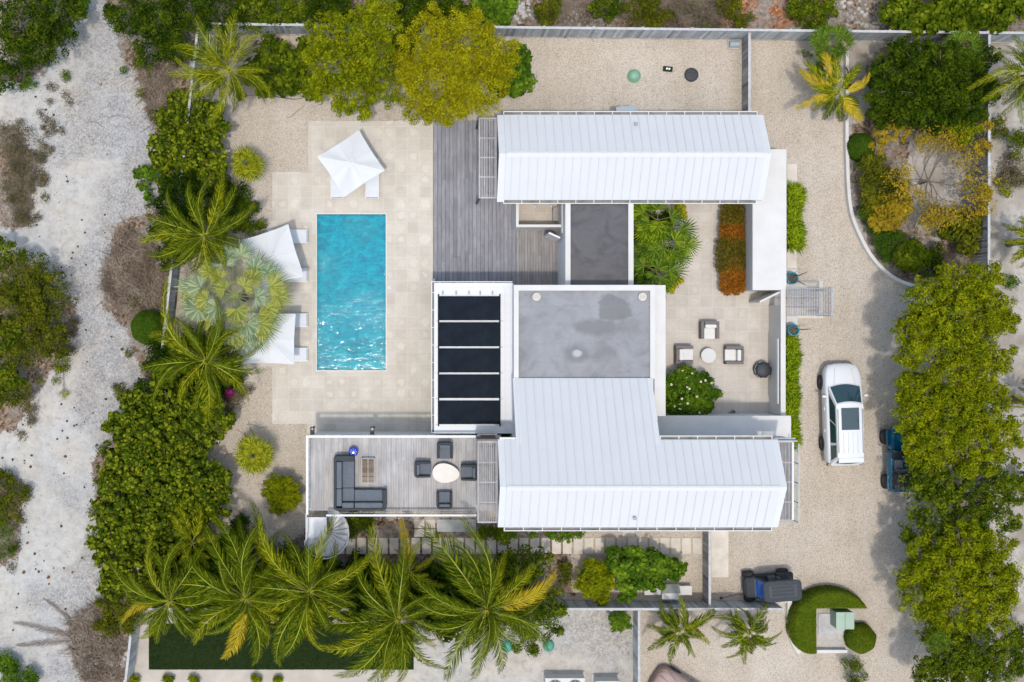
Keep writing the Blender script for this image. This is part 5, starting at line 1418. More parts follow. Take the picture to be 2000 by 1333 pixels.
MB().tube([(-.6, -.52, 1.68), (.6, -.52, 1.68)], .032, 8).tube([(-.6, -1.3, 1.6), (.6, -1.3, 1.6)], .03, 8).build('roll_bar', M['darkmetal'], jeep)
MB().box(-.70, .70, -1.42, -.62, .992, 1.0).box(-.68, .68, .1, .45, .992, 1.0).build('tub_floor', M['cartrim'], jeep)
MB().bar((-.66, .5, 1.2), (.66, .5, 1.2), .04, .42).build('windscreen_frame', M['carblue'], jeep); MB().box(-.58, .58, .524, .53, 1.05, 1.36).build('windscreen', M['glass'], jeep)
# utility cart
cart = thing('utility_cart', 'dark utility cart with grey roof and blue windscreen parked by the bottom fence', 'utility cart', tuple(W(1495, 1143, .4))[:2] + (.018,), R(94))
st_ = [(1.15, .35, .4, .6, .02), (1.05, .5, .35, .72, .05), (.6, .56, .33, .85, .04), (.5, .6, .33, .5, 0), (-.5, .62, .33, .5, 0), (-.52, .62, .33, .8, 0), (-1.3, .62, .36, .8, 0)]
carbody(st_).build('body', M['charcoal'], cart, bevel=.015)
MB().box(-.52, .52, -1.25, -.55, .72, .86).build('cargo_bed', M['cartrim'], cart, bevel=.01)
MB().box(-.5, .5, -.45, -.05, .5, .75).box(-.5, .5, -.55, -.43, .75, 1.2).build('seat', M['seatgrey'], cart, bevel=.04)
for s_ in (-1, 1):
    for y_ in (.82, -.92): wheel(cart, s_ * .60, y_, .29, .24)
    MB().tube([(s_ * .5, .62, .75), (s_ * .5, .3, 1.8), (s_ * .52, -.9, 1.8), (s_ * .52, -1.0, .8)], .025, 8).build('roll_bar', M['darkmetal'], cart)
m = MB(); m.add([(-.47, .64, .86), (.47, .64, .86), (.44, .36, 1.62), (-.44, .36, 1.62)], [(0, 1, 2, 3)]); m.build('windscreen', M['bluefilm'], cart)
m = MB(); m.bar((-.48, .66, .85), (.48, .66, .85), .05, .05).bar((-.48, .36, 1.68), (.48, .36, 1.68), .06, .05).bar((-.48, .66, .85), (-.46, .36, 1.66), .05, .04).bar((.48, .66, .85), (.46, .36, 1.66), .05, .04); m.build('windscreen_frame', M['darkmetal'], cart)
rs = []
for (k, z) in ((1.0, 1.82), (1.02, 1.87), (.97, 1.91), (.86, 1.92)):
    ring = []
    for i in range(36):
        a = 2 * PI * i / 36; ca, sa = math.cos(a), math.sin(a); e = .32
        ring.append((.52 * k * math.copysign(abs(ca) ** e, ca), -.40 + .93 * k * math.copysign(abs(sa) ** e, sa), z))
    rs.append(ring)
roof_ = MB().loft(rs).build('roof', M['charcoal'], cart)
m = MB(); m.box(-.3, .3, -1.1, .28, 1.921, 1.932); m.build('roof_panel', M['blackcover'], roof_, bevel=.004)
m = MB()
for k in range(3): m.box(-.24 + k * .18, -.12 + k * .18, -.95, .15, 1.9325, 1.945)
m.build('roof_flutes', M['charcoal'], roof_, bevel=.006)
MB().tube([(-.4, -1.32, 1.8), (-.4, -1.42, 1.5), (-.4, -1.42, .9)], .015, 6).tube([(.4, -1.32, 1.8), (.4, -1.42, 1.5), (.4, -1.42, .9)], .015, 6).build('rear_rail', M['steel'], cart)
cb_ = [W(1540, 1142), W(1560, 1150), W(1578, 1158), W(1600, 1166)]
tag(MB().tube([(p.x, p.y, .03) for p in cb_], .014, 5).build('cable', M['cartrim']), 'thin dark cable trailing from the cart to the ring hedge', 'cable')
cb_ = [W(1452, 1160), W(1430, 1163), W(1412, 1168), W(1408, 1168)]
tag(MB().tube([(p.x, p.y, .03) for p in cb_], .012, 5).box(cb_[3].x - .06, cb_[3].x + .06, cb_[3].y - .05, cb_[3].y + .05, .02, .1).build('tow_rope', M['cartrim']), 'thin cord with a dark weight lying in front of the cart', 'cord')
# cloth covered vehicle at the bottom edge
q = W(1352, 1372, .8)
t = thing('covered_car', 'car under a tan pink cloth cover at the bottom edge', 'covered car', (q.x, q.y, .018), R(58))
secs = []
for (y, hw, z) in ((2.2, .35, .65), (2.12, .72, .8), (1.8, .86, .98), (1.0, .9, 1.1), (.5, .88, 1.42), (-.9, .88, 1.5), (-1.5, .88, 1.1), (-2.1, .8, .95), (-2.2, .6, .7)):
    ring = []
    for k in range(25):
        a = PI * k / 24; ca, sa = math.cos(a), math.sin(a)
        ring.append((-hw * math.copysign(abs(ca) ** .6, ca) * (1 + .015 * math.sin(k * 2.3 + y * 3)), y + .02 * math.sin(k * 1.7), .05 + (z - .05) * sa ** .5))
    secs.append(ring)
MB().loft(secs).build('cloth_cover', M['tancover'], t, smooth=True, sub=1)
for k_, (xa, ya, xb, yb) in enumerate(((-.7, 1.9, -.1, .9), (-.3, 2.1, .0, .9), (.3, 2.1, .1, .9), (.7, 1.8, .3, .9))):
    MB().tube([(xa, ya, .86), ((xa + xb) / 2, (ya + yb) / 2, 1.04), (xb, yb, 1.17)], [.01, .03, .01], 6).build('cover_fold', M['tancover'], t, smooth=True)
MB().add([(-.3, 1.2, 1.115), (.42, 1.25, 1.13), (.3, .7, 1.36), (-.25, .72, 1.36)], [(0, 1, 2, 3)]).build('pale_patch', M['cream'], t)
for s_ in (-1, 1): wheel(t, s_ * .80, 1.4, .32, .22)

# ------------------------------------------------------------------ foliage builders
SHAPES = {'leaf': np.array([(-1, 0), (-.2, .42), (1, 0), (-.2, -.42)]),
          'round': np.array([(math.cos(2 * PI * k / 6), .92 * math.sin(2 * PI * k / 6)) for k in range(6)]),
          'small': np.array([(-1, 0), (0, .6), (1, 0), (0, -.6)]),
          'blade': np.array([(-1, .10), (-1, -.10), (1, -.02), (1, .02)]),
          'long': np.array([(-1, 0), (-.1, .2), (1, 0), (-.1, -.2)])}
def leaves_at(Pp, Nn, size, shape='leaf', tilt=0.5, g=None, dirs=None):
    """one flat face per leaf, normals near Nn"""
    g = g or rng
    n = len(Pp)
    Nn = Nn + g.normal(0, tilt, (n, 3)); Nn /= np.linalg.norm(Nn, axis=1)[:, None] + 1e-9
    a = dirs if dirs is not None else g.normal(0, 1, (n, 3))
    u = a - Nn * np.sum(a * Nn, axis=1)[:, None]; u /= np.linalg.norm(u, axis=1)[:, None] + 1e-9
    v = np.cross(Nn, u)
    s = (size * g.uniform(.65, 1.25, n))[:, None, None]
    S = SHAPES[shape]
    return (Pp[:, None, :] + (u[:, None, :] * S[None, :, 0, None] + v[:, None, :] * S[None, :, 1, None]) * s).reshape(-1, 3)
def crown_pts(lobes, cr=.30, cover=1.0, lpc=34, g=None, inner=.45, flat=.8, jitter=.42):
    """lobes: (X, Y, Ztop, R) in metres. leaf points and normals grouped in clumps over each lobe"""
    g = g or rng
    PP = []; NN = []
    more = []; big = max(l[3] for l in lobes) > .95
    for (X, Y, Z, Rr) in lobes:          # small side shoots break the outline
        if Rr < .35: continue
        for k in range(4):
            a = g.uniform(0, 2 * PI); q = Rr * g.uniform(.78, 1.02); more.append((X + q * math.cos(a), Y + q * math.sin(a), max(.3, Z - Rr * flat * g.uniform(.15, .6)), Rr * g.uniform(.2, .36)))
    gp = g.uniform(0, 6.28, 3)
    for (X, Y, Z, Rr) in list(lobes) + more:
        zr = Rr * flat
        nc = max(4, int(cover * 3.1 * (Rr / cr) ** 2))
        z = g.uniform(-.35, 1, nc); ph = g.uniform(0, 2 * PI, nc); q = np.sqrt(1 - z * z)
        rad = g.uniform(1 - jitter, 1.0 + jitter * .4, nc)
        d = np.stack([q * np.cos(ph), q * np.sin(ph), z], 1)
        C = np.array([X, Y, Z - zr]) + d * rad[:, None] * np.array([Rr - cr * .5, Rr - cr * .5, zr])
        C[:, 2] = np.maximum(C[:, 2], .12)
        hole = np.sin(C[:, 0] * 4.3 + gp[0] + 1.3 * np.sin(C[:, 1] * 2.1)) * np.sin(C[:, 1] * 4.7 + gp[1] + 1.1 * np.sin(C[:, 0] * 2.7))
        keep = hole > (-.5 if big else -2); C = C[keep]; d = d[keep]; nc = len(C)
        if nc == 0: continue
        crs = cr * g.uniform(.55, 1.25, nc)
        k = lpc
        dd = g.normal(0, 1, (nc, k, 3)); dd /= np.linalg.norm(dd, axis=2)[:, :, None]
        dd[:, :, 2] = np.abs(dd[:, :, 2]) * .95 - .12
        rr = g.uniform(.55, 1.0, (nc, k, 1)) ** .6
        P_ = C[:, None, :] + dd * rr * crs[:, None, None] * np.array([1, 1, .8])
        N_ = dd + np.array([0, 0, .32]) + d[:, None, :] * .2
        PP.append(P_.reshape(-1, 3)); NN.append(N_.reshape(-1, 3))
        ni = int(inner * nc * k * .5)
        if ni:
            e = g.normal(0, 1, (ni, 3)); e /= np.linalg.norm(e, axis=1)[:, None]; e[:, 2] = np.abs(e[:, 2]) * .8 - .2
            P_ = np.array([X, Y, Z - zr]) + e * g.uniform(.35, .85, (ni, 1)) * np.array([Rr, Rr, zr])
            P_[:, 2] = np.maximum(P_[:, 2], .1)
            PP.append(P_); NN.append(np.tile([0, 0, 1.0], (ni, 1)))
    P_ = np.concatenate(PP); N_ = np.concatenate(NN)
    P_[:, 2] = np.maximum(P_[:, 2], .05)
    return P_, N_
def lobes_px(L):
    """(px, py, radius px, top height) -> metres"""
    out = []
    for (px, py, rp, h) in L:
        q = W(px, py, h * .8); out.append((q.x, q.y, h, rp * mpp(h * .8)))
    return out
def foliage_obj(name, P_, N_, size, shape, mat, parent, tilt=.5, g=None, origin=(0, 0, 0)):
    V = leaves_at(P_, N_, size * 1.15, shape, tilt, g) - np.array(origin)
    me = fast_mesh(name, V, len(SHAPES[shape]))
    return link(name, me, M[mat], parent)
def limbs(mb, base, lobes, r0, g):
    bx, by = base
    zc = min(l[2] for l in lobes) * .35
    fork = Vector((bx, by, zc)); mb.tube([(bx, by, 0), (bx + .03, by - .02, zc * .5), fork], [r0, r0 * .85, r0 * .75], 8)
    for (X, Y, Z, Rr) in lobes:
        e = Vector((X, Y, Z - Rr * .35)); mid = fork.lerp(e, .5) + Vector((g.uniform(-.15, .15), g.uniform(-.15, .15), -.1))
        mb.tube([fork, mid, e], [r0 * .6, r0 * .38, r0 * .12], 6)
        for k in range(3):
            a = g.uniform(0, 2 * PI); e2 = e + Vector((math.cos(a) * Rr * .6, math.sin(a) * Rr * .6, g.uniform(-.1, .25)))
            mb.tube([mid.lerp(e, .6), e2], [r0 * .2, r0 * .06], 4)
seed_no = [100]
def tree(label, lobes, mat, size=.085, shape='leaf', cr=.3, cover=1.0, lpc=34, name='tree', cat='tree', group=None, trunk=.14, tilt=.42, flat=.75, inner=.45, jitter=.42, extra=None):
    seed_no[0] += 1; g = np.random.default_rng(seed_no[0])
    L = lobes_px(lobes)
    c = max(L, key=lambda l: l[3])
    cx_ = sum(l[0] for l in L) / len(L); cy_ = sum(l[1] for l in L) / len(L)
    t = thing(name, label, cat, (cx_, cy_, 0), 0, group)
    if trunk > 0 and max(l[2] for l in L) > .55:
        m = MB(); limbs(m, (cx_, cy_), L, trunk, g)
        m.build('trunk' if cat == 'tree' else 'stems', M['bark'], t, world=True)
    P_, N_ = crown_pts(L, cr, cover, lpc, g, inner, flat, jitter)
    foliage_obj('crown' if cat == 'tree' else 'foliage', P_, N_, size, shape, mat, t, tilt, g, (cx_, cy_, 0))
    if extra: extra(t, L, g)
    return t
def shrub(label, lobes, mat, **k):
    k.setdefault('name', 'shrub'); k.setdefault('cat', 'shrub'); k.setdefault('trunk', .05); k.setdefault('cover', 1.3)
    return tree(label, lobes, mat, **k)
def clipped(label, inside, bbox, h, mat, size=.032, dens=3600, name='clipped_hedge', cat='hedge', edge=.22):
    """hedge whose shape is a clipped solid: inside(x, y) -> distance to the edge in metres (negative outside)"""
    seed_no[0] += 1; g = np.random.default_rng(seed_no[0])
    x0, x1, y0, y1 = bbox
    n = int((x1 - x0) * (y1 - y0) * dens)
    xy = np.stack([g.uniform(x0, x1, n), g.uniform(y0, y1, n)], 1)
    d = inside(xy[:, 0], xy[:, 1]); k = d > 0; xy = xy[k]; d = d[k]
    top = h * np.clip(1 - np.clip(1 - d / edge, 0, 1) ** 2.5 * .55, 0, 1)
    z = top - np.abs(g.normal(0, .025, len(d))) + .015 * np.sin(xy[:, 0] * 9) * np.cos(xy[:, 1] * 8)
    eps = .02
    gx = (inside(xy[:, 0] + eps, xy[:, 1]) - d) / eps; gy = (inside(xy[:, 0], xy[:, 1] + eps) - d) / eps
    s = np.clip(1 - d / edge, 0, 1) * 1.4
    N_ = np.stack([-gx * s, -gy * s, np.ones(len(d))], 1)
    P_ = np.stack([xy[:, 0], xy[:, 1], z], 1)
    # sides
    sd = (d < .09); ps = np.repeat(P_[sd], 3, 0); ps[:, 2] *= g.uniform(.03, 1, len(ps)); ns = np.repeat(N_[sd], 3, 0); ns[:, 2] = .2
    P_ = np.concatenate([P_, ps]); N_ = np.concatenate([N_, ns])
    lo = P_.copy()[::4]; lo[:, 2] *= .8
    P_ = np.concatenate([P_, lo]); N_ = np.concatenate([N_, N_[:1].repeat(len(lo), 0) * 0 + [0, 0, 1]])
    cx_, cy_ = (x0 + x1) / 2, (y0 + y1) / 2
    V = leaves_at(P_, N_, size, 'small', .45, g) - np.array([cx_, cy_, 0])
    o = link(name, fast_mesh(name, V, 4), M[mat]); o.location = (cx_, cy_, 0)
    return tag(o, label, cat)
def ball(label, px, py, rp, h, mat, **k):
    q = W(px, py, h * .6); r = rp * mpp(h * .6)
    f = lambda x, y: r - np.sqrt((x - q.x) ** 2 + (y - q.y) ** 2) + .02 * np.sin(7 * np.arctan2(y - q.y, x - q.x))
    return clipped(label, f, (q.x - r - .05, q.x + r + .05, q.y - r - .05, q.y + r + .05), h, mat, name='clipped_ball', cat='shrub', edge=r * .8, **k)

# ---- coconut palms: fronds with drooping leaflets
def frond_verts(seed, curl=0.0, n=58, wk=1.0, wid=.20, droop=.36, rise=.16):
    """unit frond along +x: leaflet faces (quads) and midrib points"""
    g = np.random.default_rng(seed)
    def ax(t):
        return np.array([t * (1 - .06 * t), curl * t * t, rise * math.sin(min(1, t * 1.15) * PI * .5) * 1.0 - droop * t ** 2.6])
    Q = []
    for i in range(n):
        t = .17 + .83 * i / (n - 1)
        p = ax(t); tg = ax(min(1, t + .02)) - ax(t - .02); tg /= np.linalg.norm(tg)
        side = np.array([-tg[1], tg[0], 0]); side /= np.linalg.norm(side)
        ln = wid * (math.sin(PI * min(1, (.10 + t * .82))) ** .5) * (1.0 - .25 * t)
        for s in (-1, 1):
            if g.random() < .05: continue
            sw = g.uniform(.75, 1.15); fwd = .75 + 1.0 * t + g.normal(0, .16); dr = g.uniform(.25, 1.5)
            d1 = side * s + tg * fwd + np.array([0, 0, .18]); d1 /= np.linalg.norm(d1)
            d2 = side * s * .75 + tg * (fwd + .25) + np.array([0, 0, -dr * .55]); d2 /= np.linalg.norm(d2)
            d3 = side * s * .5 + tg * (fwd + .35) + np.array([0, 0, -dr * 1.5]); d3 /= np.linalg.norm(d3)
            a = p; b = a + d1 * ln * sw * .38; c = b + d2 * ln * sw * .36; e = c + d3 * ln * sw * .36
            w = (.0082 * (1 - .25 * t) + .0014) * wk
            wv = tg * w
            Q.append([a - wv * .5, a + wv * .5, b + wv, b - wv]); Q.append([b - wv, b + wv, c + wv * .75, c - wv * .75]); Q.append([c - wv * .75, c + wv * .75, e + wv * .1, e - wv * .1])
    rib = [ax(t) for t in np.linspace(0, 1, 12)]
    return np.array(Q).reshape(-1, 3), rib
FROND = []
def frond_mesh(seed, curl, mat, wid=.20, droop=.36, rise=.16, n=58, wk=1.0):
    V, rib = frond_verts(seed, curl, n, wk * .9, wid, droop, rise)
    mb = MB(); nq = len(V) // 4
    mb.v = [tuple(p) for p in V]; mb.f = [tuple(range(4 * i, 4 * i + 4)) for i in range(nq)]; mb.m = [0] * nq
    rs = [.0085 * (1 - .85 * i / 11) + .001 for i in range(12)]
    mb.tube([Vector(p) + Vector((0, 0, .004)) for p in rib], rs, 5, 1, cap=False)
    me = bpy.data.meshes.new('frond'); me.from_pydata(mb.v, [], mb.f); me.polygons.foreach_set('material_index', mb.m); me.update()
    me.materials.append(M[mat]); me.materials.append(M['rachis'])
    return me
FM = {}
CURL = (.04, .14, -.14, .30, -.28, .0)
for mt in ('palm', 'palm_lime', 'palm_yellow', 'palm_old'):
    FM[mt] = [frond_mesh(31 + i * 7, c, mt, wid=w_, droop=dp_, rise=rs_) for i, (c, w_, dp_, rs_) in enumerate([(.04, .27, .36, .16), (.14, .25, .44, .2), (-.14, .26, .38, .18), (.30, .24, .5, .22), (-.28, .25, .46, .22), (.0, .28, .3, .24)])]
    FM[mt + '_small'] = [frond_mesh(131 + i * 7, c, mt, wid=w_ * 1.15, droop=dp_, rise=rs_, n=40, wk=1.9) for i, (c, w_, dp_, rs_) in enumerate([(.04, .27, .36, .16), (.14, .25, .44, .2), (-.14, .26, .38, .18), (.30, .24, .5, .22), (-.28, .25, .46, .22), (.0, .28, .3, .24)])]
def palm(label, px, py, hc, tips, mat='palm', alt=None, name='coconut_palm', yellow=(), extra_in=6, lean=(0, 0)):
    seed_no[0] += 1; r = random.Random(seed_no[0])
    c = W(px, py, hc); bx, by = c.x + lean[0], c.y + lean[1]
    t = thing(name, label, 'palm tree', (bx, by, 0), 0)
    pts = [(0, 0, 0), (-lean[0] * .25, -lean[1] * .25, hc * .35), (-lean[0] * .6, -lean[1] * .6, hc * .7), (-lean[0], -lean[1], hc - .05)]
    MB().tube(pts, [.19, .13, .12, .10], 10).build('trunk', M['palmbark'], t, smooth=True)
    o = MB().lathe([(.08, -.35), (.12, -.22), (.10, -.1), (.04, .0)], (-lean[0], -lean[1], hc), 12).build('crown_shaft', M['palm_old'], t, smooth=True)
    def add(dx, dy, L, m_, dip=0.0, k=None):
        ki = r.randrange(6); me = FM[m_ + ('_small' if L < 2.35 and hc < 3.2 else '')][ki]; a_ = math.atan(CURL[ki]); dx, dy = dx * math.cos(-a_) - dy * math.sin(-a_), dx * math.sin(-a_) + dy * math.cos(-a_)
        f = bpy.data.objects.new('frond', me); COL.link(f); f.parent = t
        f.location = (-lean[0] + dx / L * .05, -lean[1] + dy / L * .05, hc + r.uniform(-.12, .1))
        f.rotation_euler = (r.uniform(-.85, .85), dip, math.atan2(dy, dx)); s = L * 1.03
        f.scale = (s, s * r.uniform(.9, 1.15), s)
    for i, (tx, ty) in enumerate(tips):
        e = W(tx, ty, hc * .93); dx, dy = e.x - c.x, e.y - c.y; L = math.hypot(dx, dy)
        mm = 'palm_yellow' if i in yellow else (alt if (alt and r.random() < .25) else mat)
        add(dx, dy, L, mm, r.uniform(-.08, .14))
    a0 = r.uniform(0, 6)
    Lm = sum(math.hypot(tx - px, ty - py) for tx, ty in tips) / len(tips) * mpp(hc)
    for i in range(extra_in):
        a = a0 + i * 2.4; L = Lm * r.uniform(.55, .85)
        add(math.cos(a) * L, math.sin(a) * L, L, mat, r.uniform(-1.15, -.35))
    for i in range(int(len(tips) * 1.3)):      # older fronds hanging underneath
        a = a0 + 1 + i * 2.39; L = Lm * r.uniform(.55, .85)
        add(math.cos(a) * L, math.sin(a) * L, L, 'palm_old', r.uniform(.15, .5))
    return t

# ---- fan palms
def fan_leaf(parent, org, base, cen, rad, mat, seed, n=26, spread=2.15, droop=.25, petiole=True):
    """petiole from base to cen, blades radiating from cen; positions relative to org"""
    g = random.Random(seed); base = Vector(base); cen = Vector(cen)
    d = cen - base; a0 = math.atan2(d.y, d.x); tiltz = g.uniform(-.15, .35)
    Q = MB()
    for i in range(n):
        u = -1 + 2 * i / (n - 1); a = a0 + u * spread; L = rad * (1 - .28 * abs(u) ** 2) * g.uniform(.88, 1.08)
        dr = Vector((math.cos(a), math.sin(a), 0)); sd = Vector((-dr.y, dr.x, 0))
        w0 = .012; w1 = L * math.sin(spread / n) * 1.08; z1 = (i % 2) * .02 + .05
        out = (dr.dot(Vector((math.cos(a0), math.sin(a0), 0))))
        p0 = cen; p1 = cen + dr * L * .55 + Vector((0, 0, z1 + tiltz * L * .3 * out)); p2 = cen + dr * L + Vector((0, 0, tiltz * L * .3 * out - droop * L * g.uniform(.5, 1.3)))
        Q.add([p0 - sd * w0, p0 + sd * w0, p1 + sd * w1 * .40 + Vector((0, 0, -.015)), p1 - sd * w1 * .40 + Vector((0, 0, .015))], [(0, 1, 2, 3)])
        Q.add([p1 - sd * w1 * .40 + Vector((0, 0, .015)), p1 + sd * w1 * .40 + Vector((0, 0, -.015)), p2], [(0, 1, 2)])
    if petiole and d.length > .1:
        mid = (base + cen) / 2 + Vector((0, 0, .06 * d.length)); Q.tube([base, mid, cen + d.normalized() * rad * .25 + Vector((0, 0, .03))], [.022, .016, .006], 5, 1)
    Q.v = [(x - org[0], y - org[1], z - org[2]) for x, y, z in Q.v]
    return Q.build('fan_leaf', [M[mat], M['petiole']], parent)
def fan_palm(label, px, py, hc, fans, mat, alt=None, name='fan_palm', trunk_r=.12, group=None, spread=2.15, n=26, east=0.0):
    seed_no[0] += 1; r = random.Random(seed_no[0])
    c = W(px, py, hc); org = (c.x, c.y, 0)
    t = thing(name, label, 'palm tree', org, 0, group)
    MB().tube([(east, 0, 0), (east * .5, 0, hc * .5), (0, 0, hc * .9)], [trunk_r, trunk_r * .9, trunk_r * .8], 10).build('trunk', M['palmbark'], t, smooth=True)
    for i, (fx, fy, fr) in enumerate(fans):
        dd = math.hypot(fx - px, fy - py) * mpp(hc)
        z = hc + .45 - dd * .28 + r.uniform(-.14, .14)
        e = W(fx, fy, z)
        fan_leaf(t, org, (c.x, c.y, hc - .1), (e.x, e.y, max(.25, z)), fr * mpp(hc), (alt if alt and r.random() < .4 else mat), seed_no[0] * 50 + i, spread=spread, n=n)
    return t
def radial_fans(px, py, R_, k, fr, seed, inner=4):
    r = random.Random(seed); out = []
    for i in range(k): a = 2 * PI * i / k + r.uniform(-.2, .2); q = R_ * r.uniform(.42, .60); out.append((px + q * math.cos(a), py + q * math.sin(a), fr * r.uniform(.85, 1.1)))
    for i in range(inner): a = r.uniform(0, 6.28); q = R_ * .22; out.append((px + q * math.cos(a), py + q * math.sin(a), fr * .8))
    return out

# ------------------------------------------------------------------ the planting
# trees along the top edge of the yard
tree('broad olive lime tree at the north end of the timber deck', [(840, 90, 62, 5.0), (905, 75, 60, 5.2), (955, 105, 52, 4.8), (865, 165, 72, 5.0), (930, 165, 62, 4.8), (820, 205, 38, 3.9), (880, 210, 42, 4.0), (850, 50, 28, 4.4), (975, 140, 38, 4.2), (805, 150, 34, 4.2)],
     'lf_lime', .05, 'leaf', cr=.24, cover=1.25, lpc=44, trunk=.2)
tree('bright green tree between the coconut palm and the olive lime tree', [(640, 70, 45, 4.0), (700, 60, 52, 4.6), (745, 45, 38, 4.6), (655, 125, 58, 4.3), (720, 115, 58, 4.6), (690, 175, 52, 3.8), (745, 165, 45, 3.8), (620, 165, 35, 3.2), (755, 20, 22, 4.2)],
     'lf_fresh', .062, 'leaf', cr=.2, cover=1.0, lpc=30, trunk=.16)
shrub('dark green shrub wedged between the bright green and the olive lime tree', [(790, 80, 30, 3.0), (785, 120, 26, 2.8), (795, 50, 24, 3.0)], 'lf_dark', size=.07)
shrub('sea grape shrub with round leaves right of the olive lime tree', [(1005, 145, 34, 1.9), (1020, 115, 22, 1.7), (985, 165, 25, 1.7), (1025, 160, 18, 1.5)], 'lf_vivid', size=.085, shape='round', lpc=18, cover=1.0)
shrub('loose sea grape shrub below the left end of the top fence', [(525, 95, 28, 1.6), (560, 125, 34, 1.8), (500, 140, 26, 1.5), (535, 165, 30, 1.5), (580, 160, 26, 1.6), (590, 100, 20, 1.5)], 'lf_green', size=.085, shape='round', lpc=18, cover=.9)
shrub('small sea grape sprig over the gravel right of the first coconut palm', [(605, 190, 10, 1.0), (514, 180, 12, .9), (470, 185, 12, .9)], 'lf_green', size=.08, shape='round', lpc=12)
# scrub beyond the top fence
for lb, L, mt, sz in (
    ('dark dense thicket in the top left beside the sand track', [(255, 25, 48, 2.4), (310, 40, 55, 2.8), (370, 20, 50, 2.8), (430, 15, 50, 2.8), (290, 95, 40, 2.2), (345, 100, 30, 2.0)], 'lf_dark', .06),
    ('dark scrub behind the left end of the top fence', [(490, 22, 40, 2.2), (540, 18, 32, 2.2), (580, 26, 26, 1.9)], 'lf_green', .07),
    ('olive scrub behind the fence above the bright green tree', [(625, 20, 30, 1.9), (665, 15, 30, 1.8), (605, 0, 30, 1.8)], 'lf_dark', .06),
    ('dark scrub behind the fence above the olive lime tree', [(800, 12, 34, 2.2), (850, 8, 34, 2.2), (890, 15, 26, 2.0)], 'lf_dark', .07),
    ('vivid green bush behind the fence right of the olive lime tree', [(950, 18, 30, 1.6), (982, 20, 24, 1.5)], 'lf_vivid', .08),
    ('small olive bush between two bare patches behind the top fence', [(1073, 20, 25, 1.1), (1065, 38, 18, .9)], 'lf_olive', .05),
    ('low dark green bush behind the fence above the upper wing', [(1180, 15, 24, 1.0), (1195, 2, 22, 1.1)], 'lf_green', .05),
    ('olive brown bush behind the fence above the domed lid', [(1255, 15, 34, 1.0), (1285, 32, 24, .9)], 'lf_olive', .05),
    ('sparse grey scrub behind the fence above the black lid', [(1340, 18, 40, 1.0), (1385, 22, 32, 1.0), (1310, 40, 20, .8)], 'lf_dry', .05),
    ('small green bush amid the rust coloured litter', [(1425, 8, 22, 1.0), (1450, 36, 14, .8)], 'lf_olive', .05),
    ('dark green bush behind the fence right of the rust litter', [(1590, 28, 36, 1.2), (1560, 10, 22, 1.0), (1615, 12, 20, 1.1)], 'lf_green', .055),
    ('dense sea grape thicket behind the top fence near the right corner', [(1760, 20, 36, 2.0), (1800, 30, 34, 2.1), (1850, 20, 40, 2.2), (1905, 25, 40, 2.2), (1955, 30, 34, 2.1), (1990, 8, 30, 2.0)], 'lf_green', .085)):
    rd = 'sea grape' in lb or 'vivid' in lb
    dry = mt == 'lf_dry'
    shrub(lb, L, mt, size=sz * 1.1, shape='round' if rd else ('long' if dry else 'leaf'), lpc=20 if rd else (18 if dry else 34), cover=1.5, inner=.1 if dry else .4)
for i, (lb, px, py, rp) in enumerate((('low bush sprig hanging over the top fence above the black lid', 1378, 52, 12), ('tiny green bush on the left of the sand track near the top', 90, 122, 12),
                         ('tiny bush beside the dark bush at the left edge of the sand track', 52, 160, 14), ('tiny green plant on the sand track under the thicket', 240, 137, 9),
                         ('tiny green weed on the left part of the sand track', 128, 147, 7))):
    shrub(lb, [(px, py, rp, .5)], 'lf_vivid', size=.05, lpc=24)
tree('dark green bush tree in the top left corner', [(40, 30, 62, 3.2), (100, 20, 55, 3.2), (120, 70, 36, 2.6), (30, 100, 50, 2.8), (75, 95, 40, 2.6), (10, 150, 30, 2.2)], 'lf_dark', .07, cover=1.0)
shrub('vivid green sprig at the top of the sand track', [(150, 10, 24, 1.8), (165, 0, 14, 1.5)], 'lf_vivid', size=.07)
shrub('dead grey brown scrub patch at the left edge, mostly dry twigs', [(25, 270, 36, .7), (40, 310, 34, .7), (35, 355, 36, .7), (42, 400, 26, .5), (45, 430, 16, .4)], 'lf_dry', size=.055, shape='long', lpc=40, flat=.35, inner=.1)
tree('olive green bushy tree spilling over the left edge of the sand track', [(45, 545, 58, 2.8), (90, 580, 55, 2.6), (60, 640, 60, 2.8), (100, 660, 38, 2.2), (20, 600, 60, 3.0), (15, 700, 50, 2.4), (20, 770, 38, 2.0)], 'lf_olive', .06, cover=1.1, lpc=40)
shrub('green shrub behind the olive tree at the left edge', [(5, 500, 40, 2.4), (0, 660, 40, 2.9), (10, 740, 34, 2.4)], 'lf_green', size=.07)
shrub('loose sprigs trailing over the sand right of the olive tree', [(110, 710, 16, .5), (128, 720, 10, .4), (108, 745, 12, .4), (125, 770, 8, .3), (75, 745, 10, .3), (130, 560, 12, .5), (108, 525, 12, .6), (80, 518, 12, .7)], 'lf_fresh', size=.045, lpc=20, cover=.7)
shrub('low mixed scrub tufts along the ragged edge of the hedge beside the bare lot', [(235, 760, 14, .4), (212, 830, 13, .4), (198, 880, 12, .4), (188, 940, 12, .35), (178, 1000, 13, .4), (180, 1050, 12, .35), (190, 1100, 12, .4), (200, 1140, 12, .35), (262, 590, 13, .4), (250, 690, 12, .35), (290, 400, 12, .35), (300, 225, 12, .3), (275, 180, 11, .3)], 'lf_olive', size=.045, lpc=26, cover=.9, name='scrub', cat='scrub')
